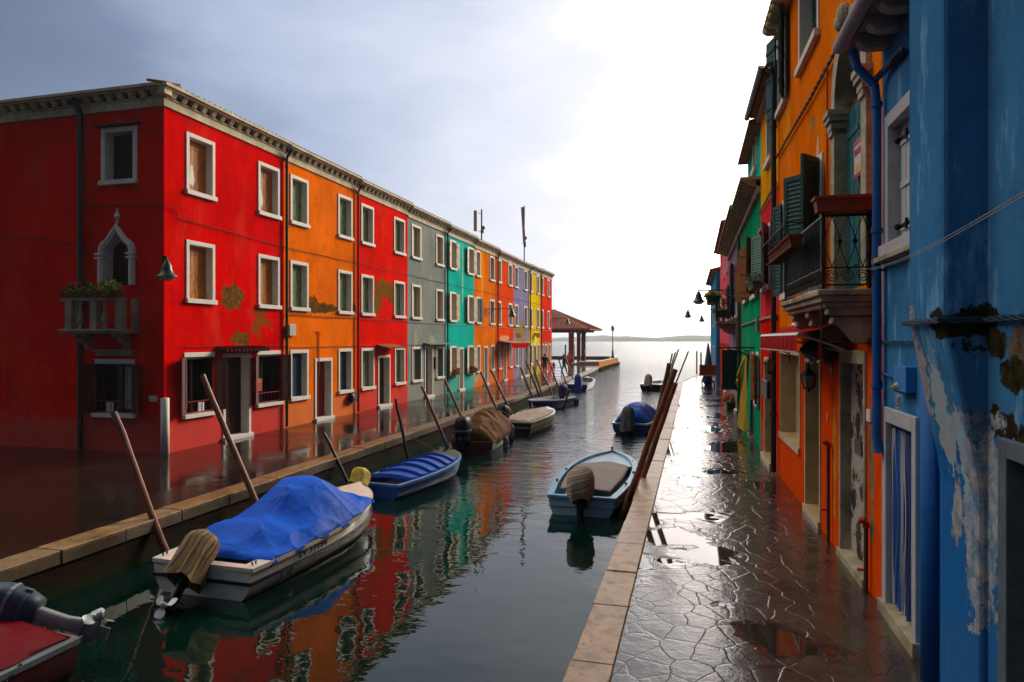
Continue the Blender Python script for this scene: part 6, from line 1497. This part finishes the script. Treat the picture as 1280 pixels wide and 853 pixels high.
# flat beige boat
b4 = Boat('work_boat', 'flat beige boat with a dark transom and a tilted dark outboard', (-6.25,23.6), (-6.0,28.0), 1.42, .46, .56, mat('pale_worn_hull','b8b08c',.5,var=.3,scale=5), GEL, mat('grey_deck','8c8880',.6,var=.25), sr=.86, rimw=.07, transm=mat('black_transom','0c1414',.5,var=.2))
b4.tarp(.03, .80, lambda i: .03, mat('pinkish_grey_sheet','a8988c',.55,var=.3,scale=4,col2='c0a890'), hang=-.02, wr=.006, seed=3, ex=-.09, jag=0); b4.deck(.80, GEL, camber=.03); b4.band(.5,.62,.015,DIRTY)
motor(b4, -.42, 28, -10, MOT, MOTL, s=1.05)
# blue boat with white bow, motor at the far end
b5 = Boat('work_boat', 'dark blue boat with a white inside, its stern turned away and a violet motor cover', (-6.75,35.6), (-7.55,31.6), 1.5, .40, .50, BLUED, GELW, GELW, sr=.9, rimw=.10, transm=GEL)
b5.seat(.3,.4,.32,GELW); b5.seat(.62,.7,.34,GELW)
motor(b5, .1, 10, 0, mat('violet_cover','2a2450',.6,var=.3), MOTL, cover=mat('violet_cover','2a2450',.6), s=1.1)
fender(b5, .10, -1, MOTL, MOTL); fender(b5, .02, -1, MOTL, MOTL)
# blue boat with blue motor cover
b6 = Boat('work_boat', 'white lined blue boat with bright blue motor cover, farthest boat on the left', (-7.55,44.5), (-7.75,50.3), 1.6, .46, .62, GELW, mat('pale_gunwale','a8bcc0',.4,var=.1), GELW, sr=.84, rimw=.10, transm=BLUED)
b6.seat(.35,.42,.36,GELW); b6.seat(.6,.66,.38,GELW); b6.deck(.86, GELW)
motor(b6, .1, 6, 0, BLUEH, BLUEH, cover=mat('bright_blue_cover','1444a8',.6,var=.25), s=1.2, cov_len=.2)
# right side: light blue boat
LB = mat('light_blue_paint','7cb4d0',.38,var=.15,scale=6,bump=.05); 
b7 = Boat('rowing_boat', 'light blue boat with a grey deck sheet and a striped cloth on its black outboard', (-2.14,13.05), (-2.12,18.1), 1.66, .36, .46, GELW, LB, LB, sr=.78, rimw=.11, transm=mat('pale_blue_transom','a8c4d0',.4,var=.2), rake=.3, tip=.03, bottomm=mat('stained_white','8c8468',.5,var=.4))
DS = tarp_mat('grey_deck_sheet','8c8278','9c9288', rough=.6, fold=.25)
mb = MB(); mb.grid(lambda i,j: ((2*j-1)*(half_beam(.10+.62*i, b7.B, b7.sr)-.20)*(1 if i < .82 else max(.55,1-((i-.82)/.18)**2*.45)), (.10+.62*i)*b7.L, .40+.035*math.sin(math.pi*i)+.03*(1-(2*j-1)**2)+.006*math.sin(17*i+5*j)), 30, 18); mb.build('deck_sheet', DS, b7.t, local=True, smooth=True, solid=.01)
mb = MB(); mb.grid(lambda i,j: ((2*j-1)*(max(.02,half_beam(.68+.30*i, b7.B, b7.sr))-.07), (.68+.30*i)*b7.L, .36+.05*i+.02*(1-(2*j-1)**2)), 12, 8); mb.build('bow_deck', mat('bow_pale_blue','b0ccdc',.4,var=.1), b7.t, local=True, smooth=True)
b7.band(.88,1.0,.018,mat('teal_rub_rail','5c98b8',.4,var=.2)); b7.band(.45,.5,.01,mat('teal_rub_rail','5c98b8',.4))
mb = MB(); mb.lathe([(.03,0),(.03,.12),(.045,.13)], (0,b7.L-.12,.46), 8); mb.build('bow_post', STONEG, b7.t, local=True)
mb = MB()
for t_ in (.25,.5,.75):
    for sg in (-1,1): b = half_beam(t_, b7.B, b7.sr); mb.ball((sg*(b-.06), t_*b7.L, .415), (.03,.06,.025), 8, 5)
mb.build('cleats', mat('rusty_cleat','4a4034',.6,var=.4), b7.t, local=True)
STR2 = stripes('grey_tan_striped_cloth', [(.0,'8c8474'),(.35,'948a78'),(.40,'22262c'),(.55,'2c3038'),(.60,'8c8474'),(1.,'a89c88')], 2.0, (0,0,R(62)), 1.5)
motor(b7, .02, 4, 0, MOT, MOTL, cover=STR2, s=1.08, y=-.02, z=.42, cov_len=-.27, sq=.88)
rope(b7, [(.62,3.9,.44),(.85,3.6,.35),(1.05,3.3,.75)])
# blue tarpaulin boat
b8 = Boat('motorboat', 'boat with a domed blue tarpaulin and grey motor cover, beyond the light blue boat', (-2.3,24.9), (-2.0,29.2), 1.5, .36, .50, BLUED, GELW, GELW, sr=.86, rimw=.10)
b8.tarp(.10, .80, lambda i: .12+.46*math.sin(math.pi*min(1,i*.8+.16)), tarp_mat('blue_tarpaulin_dark','1048a0','1654b4'), hang=-.02, wr=.014, seed=22, ex=-.07, jag=.01)
motor(b8, -.05, 14, 0, mat('grey_cowl','4c5058',.4,var=.2), MOTL, cover=mat('dull_grey_cover','50525a',.7,var=.3), s=1.1)
b9 = Boat('work_boat', 'small grey white boat with a beige wrapped outboard, farthest boat on the right', (-2.95,46.2), (-2.4,50.4), 1.5, .42, .46, mat('grey_hull','8c9090',.5,var=.2), GELW, GELW, sr=.9, rimw=.12, transm=mat('slate_transom','2c3844',.5,var=.2))
rope(b8, [(.3,4.2,.52),(.6,4.0,.45),(1.0,3.7,.75)]); rope(b4, [(-.2,4.3,.6),(-1.0,4.5,.5),(-1.8,4.6,.75)]); rope(b3, [(-.3,3.5,.64),(-.9,3.4,.5),(-1.3,3.3,.75)])
b9.seat(.4,.5,.36,GELW)
motor(b9, -.1, 30, 0, MOTL, MOTL, cover=mat('beige_wrap','8c8474',.7,var=.3), s=1.15)

# ============================================================ MOORING POLES
def pole(px0, py0, px1, py1, X0, label, m, r0=.05, r1=.042, foot=None, cap=True):
    p = ray(px0, py0); Y0 = X0/p.x*p.y; a = onY(px0, py0, Y0); b = onY(px1, py1, Y0)
    d = (b-a); k = (a.z-(-1.3))/d.z; a0 = a-d*k
    wl_ = a-d*((a.z-WZ)/d.z)
    t = thing('mooring_pole', label, 'mooring pole', tuple(a0), group='mooring poles along the left quay' if X0 < -4 else 'mooring poles along the right quay')
    mb = MB(); n = 9; v = b-a0; rnd = random.Random(int(px0*7)); P_ = []
    for i in range(n+1): P_.append(tuple(v*(i/n)+Vector((rnd.uniform(-.012,.012), rnd.uniform(-.012,.012), 0))*(1 if 0 < i < n else 0)))
    mb.tube(P_, [r0+(r1-r0)*i/n for i in range(n+1)], 10)
    mb.build('shaft', m, t, local=True, smooth=False)
    if foot:
        f0 = (a.z+.0-a0.z)/v.z; f1 = f0+foot[1]; mb = MB(); mb.tube([tuple(v*(f0-.18)), tuple(v*f1)], r0*1.12, 10); mb.build('painted_band', foot[0], t, local=True)
    return t
def pole_mat(name, c, c2):
    t = NT(name); n = t.noise(1,6,.7,sc=(12,12,1.2)); c_ = t.mix(t.ramp(n,[(.4,0.),(.62,1.)]), c, c2); n3 = t.noise(2,6,.7); c_ = t.mix(t.ramp(n3,[(.55,0.),(.62,.8)]), c_, darker(c, .45)); z = t.sep()[2]
    c_ = t.mix(t.ramp(t.math('ADD', t.math('ADD', z, t.math('MULTIPLY', n, .3)), .7), [(.22,1.),(.45,0.)]), c_, '16180c')
    return t.out(c_, t.math('ADD', t.math('MULTIPLY', n, .3), .25), t.bump(n, .5, .01))
PWr = pole_mat('red_brown_pole','6a3018','84482a'); PWd = pole_mat('dark_pole','241a14','3c2c20'); PRed = pole_mat('red_painted_pole','a01410','7c1410'); PGr = pole_mat('grey_brown_pole','4c3c2c','6c5844')
PThick = pole_mat('thick_brown_pole','6a3c20','8a5430')
kx = lambda y: -7.93
pole(207,688,142,516,-7.93,'stout reddish brown pole nearest the corner of the red house',PWr,.055,.05)
pole(312,610,253,469,-7.93,'leaning brown pole rising behind the blue tarpaulin',PWr,.06,.05)
pole(433,598,405,542,-7.93,'short dark pole between the white and the blue slatted boat',PWd,.04,.04)
pole(507,560,494.5,499,-7.95,'upright dark pole behind the blue slatted boat',PWd,.045,.04)
pole(560,560,527,483,-7.6,'red pole with a pale blue foot between the slatted boat and the tall black outboard',PRed,.05,.045,foot=(mat('pale_blue_band','5c7c98',.5,var=.3),.16))
pole(583,534,556.5,476,-7.95,'red and black pole behind the tall black outboard',PRed,.05,.045)
pole(621,513,600.7,464.4,-8.05,'grey brown pole standing behind the brown tarpaulin, nearer of two',PGr,.06,.05)
pole(640,519,614.4,463.5,-8.05,'grey brown pole at the far end of the brown tarpaulin',PGr,.06,.05)
pole(667,500,651,459.7,-8.2,'thick dark pole by the near bow of the dark blue boat',PGr,.065,.06)
pole(674.8,496.3,657.5,451.3,-8.2,'tall dark pole behind the dark blue boat, left of a shorter one',PWd,.06,.055)
pole(677.8,495.3,666.5,458.8,-8.25,'shorter grey pole right beside the tall dark one',PGr,.055,.05)
pole(690.7,494.8,671,449.8,-8.3,'reddish pole in front of the walking man in black',PWr,.055,.05)
pole(698.4,485,685.3,448.5,-8.4,'reddish pole beside the child in pink',PWr,.055,.05)
pole(709,485,698.4,449.4,-8.4,'dark pole beside the man in navy blue',PWd,.05,.045)
pole(716.6,473.4,706.7,447,-8.6,'farthest leaning pole, by the person in orange',PWr,.06,.055)
pole(708.5,498,712,487,-6.0,'stub of a dark stake beside the white bow of the dark blue boat',PWd,.045,.045)
pole(780,640,843.9,461.6,-1.33,'thick brown pole leaning over the right kerb, taller of the pair',PThick,.065,.055)
pole(787,645,844.5,478.6,-1.30,'thick brown pole leaning over the right kerb, shorter of the pair with a rope',PThick,.062,.052)
pole(824.5,504,835.7,454,-1.42,'pale brown pole behind the thick pair',PGr,.07,.06)
pole(826,500,840.4,442.3,-1.38,'thin dark pole, lowest topped of the three together on the right',PWd,.04,.03)
pole(828,492,844.5,440.5,-1.38,'thin dark pole, middle of the three together on the right',PWd,.04,.03)
pole(834.5,476.3,848.3,436.4,-1.40,'thin dark pole, tallest of the three together on the right',PWd,.045,.035)
pole(847.8,471.6,860.6,439.3,-.95,'single thin dark pole leaning apart at the quay bend',PWd,.05,.04)
for i,(px,y1) in enumerate([(871,439),(876.3,440.5)]):
    p = EYE+ray(px,440)*62; t = thing('mooring_pole', ['upright pinkish stake at the quay bend','second upright stake nearest the wooden cart'][i], 'mooring pole', (p.x,p.y,0), group='mooring poles along the right quay'); mb = MB(); mb.tube([(0,0,-1.2),(0,0,(EYE+ray(px,y1)*62).z)], .07, 8); mb.build('shaft', mat('pink_grey_stake','8c7068',.8,var=.3), t, local=True)
# cable between stakes at bend
# ============================================================ PEOPLE
SKIN = mat('skin','a06a4c',.6,var=.05,bump=0); HAIR = mat('dark_hair','1c120c',.7,var=.1,bump=0)
def person(label, x, y, h, rz, top, bottom, legs=SKIN, stride=.16, arm=.12, long_top=False, carry=None):
    t = thing('person', label, 'person', (x, y, 0), rz, group='people walking by the water')
    k = h/1.75
    V = {'pel':(0,0,.95),'belly':(0,.0,1.10),'chest':(0,.01,1.32),'neck':(0,.0,1.50),'head0':(0,.02,1.58),'head1':(0,.02,1.69)}
    Rr = {'pel':(.16,.12),'belly':(.15,.11),'chest':(.18,.12),'neck':(.06,.06),'head0':(.085,.095),'head1':(.075,.085)}
    Ed = [('pel','belly'),('belly','chest'),('chest','neck'),('neck','head0'),('head0','head1')]
    for s_, n in ((-1,'l'),(1,'r')):
        st = stride*s_
        V.update({'hip'+n:(s_*.09,.0,.90),'kn'+n:(s_*.10,st*.6+.03,.50),'an'+n:(s_*.10,st,.09),'to'+n:(s_*.11,st+.16,.035)})
        Rr.update({'hip'+n:(.10,.11),'kn'+n:(.06,.065),'an'+n:(.04,.045),'to'+n:(.04,.03)})
        Ed += [('pel','hip'+n),('hip'+n,'kn'+n),('kn'+n,'an'+n),('an'+n,'to'+n)]
        V.update({'sh'+n:(s_*.20,0,1.42),'el'+n:(s_*.27,-st*.5,1.15),'wr'+n:(s_*.27,-st*.8+.06,.92),'ha'+n:(s_*.27,-st*.8+.09,.82)})
        Rr.update({'sh'+n:(.065,.065),'el'+n:(.045,.045),'wr'+n:(.03,.03),'ha'+n:(.035,.025)})
        Ed += [('chest','sh'+n),('sh'+n,'el'+n),('el'+n,'wr'+n),('wr'+n,'ha'+n)]
    names = list(V); me = bpy.data.meshes.new('person_skin'); me.from_pydata([tuple(c*k for c in V[n]) for n in names], [(names.index(a), names.index(b)) for a, b in Ed], [])
    o = bpy.data.objects.new('skin_src', me); COL.objects.link(o)
    o.modifiers.new('sk', 'SKIN'); sub = o.modifiers.new('sb', 'SUBSURF'); sub.levels = 1; sub.render_levels = 1
    for i, n in enumerate(names): sv = me.skin_vertices[0].data[i]; sv.radius = (Rr[n][0]*k*1.22, Rr[n][1]*k*1.22); sv.use_root = (n == 'pel')
    bpy.context.view_layer.update(); m2 = bpy.data.meshes.new_from_object(o.evaluated_get(bpy.context.evaluated_depsgraph_get())); bpy.data.objects.remove(o)
    m2.materials.clear()
    for m in (SKIN, top, bottom, legs): m2.materials.append(m)
    for p in m2.polygons:
        c = p.center/k; armx = abs(c.x) > .235
        z = c.z
        p.material_index = 0 if z > 1.47 else (0 if armx and z < 1.17 else (1 if z > (.72 if long_top else .97) and not (armx and z < 1.17) else (2 if z > .52 else 3)))
        p.use_smooth = True
    b = bpy.data.objects.new('body', m2); COL.objects.link(b); b.parent = t
    mb = MB(); mb.ball((0,-.01*k,1.665*k), (.10*k,.115*k,.10*k), 12, 8); mb.build('hair', HAIR, t, local=True, smooth=True)
    mb = MB(); mb.ball((0,.125*k,1.62*k), (.016*k,.02*k,.02*k), 6, 4); mb.build('nose', SKIN, t, local=True)
    if carry: mb = MB(); mb.box(.24*k,.34*k,-.12*k,.16*k,.50*k,.80*k); mb.build('bag', carry, t, local=True, bevel=.02)
    return t
cl = lambda n, c: mat(n, c, .85, var=.15, bump=0)
def at_feet(px, d): p = EYE+ray(px, 460)*d; return p.x, p.y
x,y = at_feet(681, 56.3); person('man in a black shirt and brown shorts walking away by the last houses', x, y, 1.64, R(5), cl('black_shirt','14120e'), cl('brown_shorts','4a3018'))
x,y = at_feet(692, 58.); person('small child in a pink top walking beside the man in black', x, y, .95, R(0), cl('pink_top','c86a78'), cl('pink_skirt','a85a68'), stride=.1)
x,y = at_feet(705, 55.); person('man in a navy shirt and pale shorts striding across the wet quay', x, y, 1.62, R(-75), cl('navy_shirt','101c34'), cl('pale_shorts','6c8090'), stride=.26)
x,y = at_feet(711.5, 64.); person('person in orange and tan clothes walking ahead of the man in navy', x, y, 1.66, R(20), cl('tan_shirt','b88a5c'), cl('orange_trousers','c06a2c'), legs=cl('orange_trousers','c06a2c'))
x,y = at_feet(730.3, 85.); person('person in a red top beside the right pier of the loggia', x, y, 1.68, R(90), cl('red_top','a02018'), cl('dark_trousers','1c1c24'), legs=cl('dark_trousers','1c1c24'), stride=.05)

# ============================================================ SKY, SUN, CAMERA
W = bpy.data.worlds.new('World'); SC.world = W; W.use_nodes = True; nt = W.node_tree; nd = nt.nodes; bg = nd['Background']
SUN_AZ, SUN_EL = R(26), R(24)       # azimuth clockwise from +Y (down the canal)
sky = nd.new('ShaderNodeTexSky'); sky.sky_type = 'NISHITA'; sky.sun_disc = False; sky.sun_elevation = SUN_EL; sky.sun_rotation = SUN_AZ; sky.air_density = 1.4; sky.dust_density = 3.5
sdir = Vector((math.sin(SUN_AZ)*math.cos(SUN_EL), math.cos(SUN_AZ)*math.cos(SUN_EL), math.sin(SUN_EL)))
gdir = Vector((math.sin(R(13))*math.cos(R(8)), math.cos(R(13))*math.cos(R(8)), math.sin(R(8))))
tc = nd.new('ShaderNodeTexCoord')
def wm(op, a, b=None, c=None, clamp=False):
    n = nd.new('ShaderNodeMath'); n.operation = op; n.use_clamp = clamp
    for i, x in enumerate((a, b, c)):
        if x is None: continue
        if isinstance(x, (int, float)): n.inputs[i].default_value = x
        else: nt.links.new(x, n.inputs[i])
    return n.outputs[0]
dp = nd.new('ShaderNodeVectorMath'); dp.operation = 'DOT_PRODUCT'; nt.links.new(tc.outputs['Generated'], dp.inputs[0]); dp.inputs[1].default_value = gdir
ang = wm('MULTIPLY', wm('ARCCOSINE', dp.outputs['Value']), 1/math.pi)
nz = nd.new('ShaderNodeTexNoise'); mp = nd.new('ShaderNodeMapping'); mp.inputs['Scale'].default_value = (2.2,2.2,6.5); nt.links.new(tc.outputs['Generated'], mp.inputs[0]); nt.links.new(mp.outputs[0], nz.inputs['Vector']); nz.inputs['Scale'].default_value = 1.3; nz.inputs['Detail'].default_value = 5; nz.inputs['Roughness'].default_value = .55
ang2 = wm('ADD', ang, wm('MULTIPLY', wm('SUBTRACT', nz.outputs['Fac'], .5), .15))
rp = nd.new('ShaderNodeValToRGB'); nt.links.new(ang2, rp.inputs[0]); e = rp.color_ramp.elements
CL = [(0.0,(3.4,3.1,2.8)),(.09,(2.4,2.2,2.1)),(.110,(1.05,1.01,1.04)),(.142,(.74,.755,.85)),(.20,(.52,.57,.71)),(.26,(.34,.405,.56)),(.325,(.15,.20,.315)),(.45,(.06,.08,.13)),(1.,(.035,.045,.07))]
while len(e) < len(CL): e.new(.5)
for i, (p_, c_) in enumerate(CL): e[i].position = p_; e[i].color = (*c_, 1)
sc_ = nd.new('ShaderNodeVectorMath'); sc_.operation = 'SCALE'; nt.links.new(sky.outputs[0], sc_.inputs[0]); sc_.inputs['Scale'].default_value = .10
mul = nd.new('ShaderNodeVectorMath'); mul.operation = 'SCALE'; nt.links.new(rp.outputs[0], mul.inputs[0]); mul.inputs['Scale'].default_value = 10.
ad = nd.new('ShaderNodeVectorMath'); ad.operation = 'ADD'; nt.links.new(mul.outputs[0], ad.inputs[0]); nt.links.new(sc_.outputs[0], ad.inputs[1])
d2_ = nd.new('ShaderNodeVectorMath'); d2_.operation = 'DOT_PRODUCT'; nt.links.new(tc.outputs['Generated'], d2_.inputs[0]); d2_.inputs[1].default_value = (math.sin(R(-80))*math.cos(R(54)), math.cos(R(-80))*math.cos(R(54)), math.sin(R(54)))  # second bright sky lobe, added out of view to light the right facades
an2 = wm('MULTIPLY', wm('ARCCOSINE', d2_.outputs['Value']), 1/math.pi)
r2 = nd.new('ShaderNodeValToRGB'); nt.links.new(wm('ADD', an2, wm('MULTIPLY', wm('SUBTRACT', nz.outputs['Fac'], .5), .06)), r2.inputs[0]); e = r2.color_ramp.elements
e[0].position = .09; e[0].color = (3.0,2.65,2.1,1); e[1].position = .182; e[1].color = (0,0,0,1)
m2_ = nd.new('ShaderNodeVectorMath'); m2_.operation = 'SCALE'; nt.links.new(r2.outputs[0], m2_.inputs[0]); m2_.inputs['Scale'].default_value = 10.
a2_ = nd.new('ShaderNodeVectorMath'); a2_.operation = 'ADD'; nt.links.new(ad.outputs[0], a2_.inputs[0]); nt.links.new(m2_.outputs[0], a2_.inputs[1])
nt.links.new(a2_.outputs[0], bg.inputs[0]); bg.inputs[1].default_value = .10
sl = bpy.data.lights.new('sun', 'SUN'); sl.energy = 4.3; sl.angle = R(20); sl.color = (1., .88, .70); so = bpy.data.objects.new('sun', sl); COL.objects.link(so)
so.rotation_euler = (-sdir).to_track_quat('-Z', 'Y').to_euler()
cam = bpy.data.cameras.new('camera'); cam.sensor_width = 36; cam.lens = 36*F/1280; cam.shift_y = -1.5/1280; cam.clip_end = 8000; cam.clip_start = .05
co = bpy.data.objects.new('camera', cam); COL.objects.link(co); co.location = EYE; co.rotation_euler = (R(90), 0, A); SC.camera = co
vs_ = SC.view_settings; vs_.view_transform = 'Standard'; vs_.look = 'None'; vs_.exposure = 0.22; vs_.gamma = 1; vs_.use_curve_mapping = False
SC.render.engine = 'CYCLES'; SC.cycles.use_denoising = True; SC.cycles.max_bounces = 6; SC.cycles.glossy_bounces = 4; SC.cycles.diffuse_bounces = 3; SC.cycles.sample_clamp_indirect = 4; SC.cycles.caustics_reflective = False; SC.cycles.caustics_refractive = False
if HAZE:
    hz = MB(); hz.box(-1900, 1000, -62, 2300, -3.2, 42); ho = hz.build('haze', mat('haze_dummy','ffffff',bump=0)); ho['kind'] = 'stuff'
    hm = bpy.data.materials.new('haze_air'); hm.use_nodes = True; hn = hm.node_tree.nodes; hn.remove(hn['Principled BSDF']); pv = hn.new('ShaderNodeVolumePrincipled'); pv.inputs['Color'].default_value = (.86,.92,1,1); pv.inputs['Density'].default_value = .00035; pv.inputs['Anisotropy'].default_value = .3
    hm.node_tree.links.new(pv.outputs[0], hn['Material Output'].inputs['Volume']); ho.data.materials.clear(); ho.data.materials.append(hm)
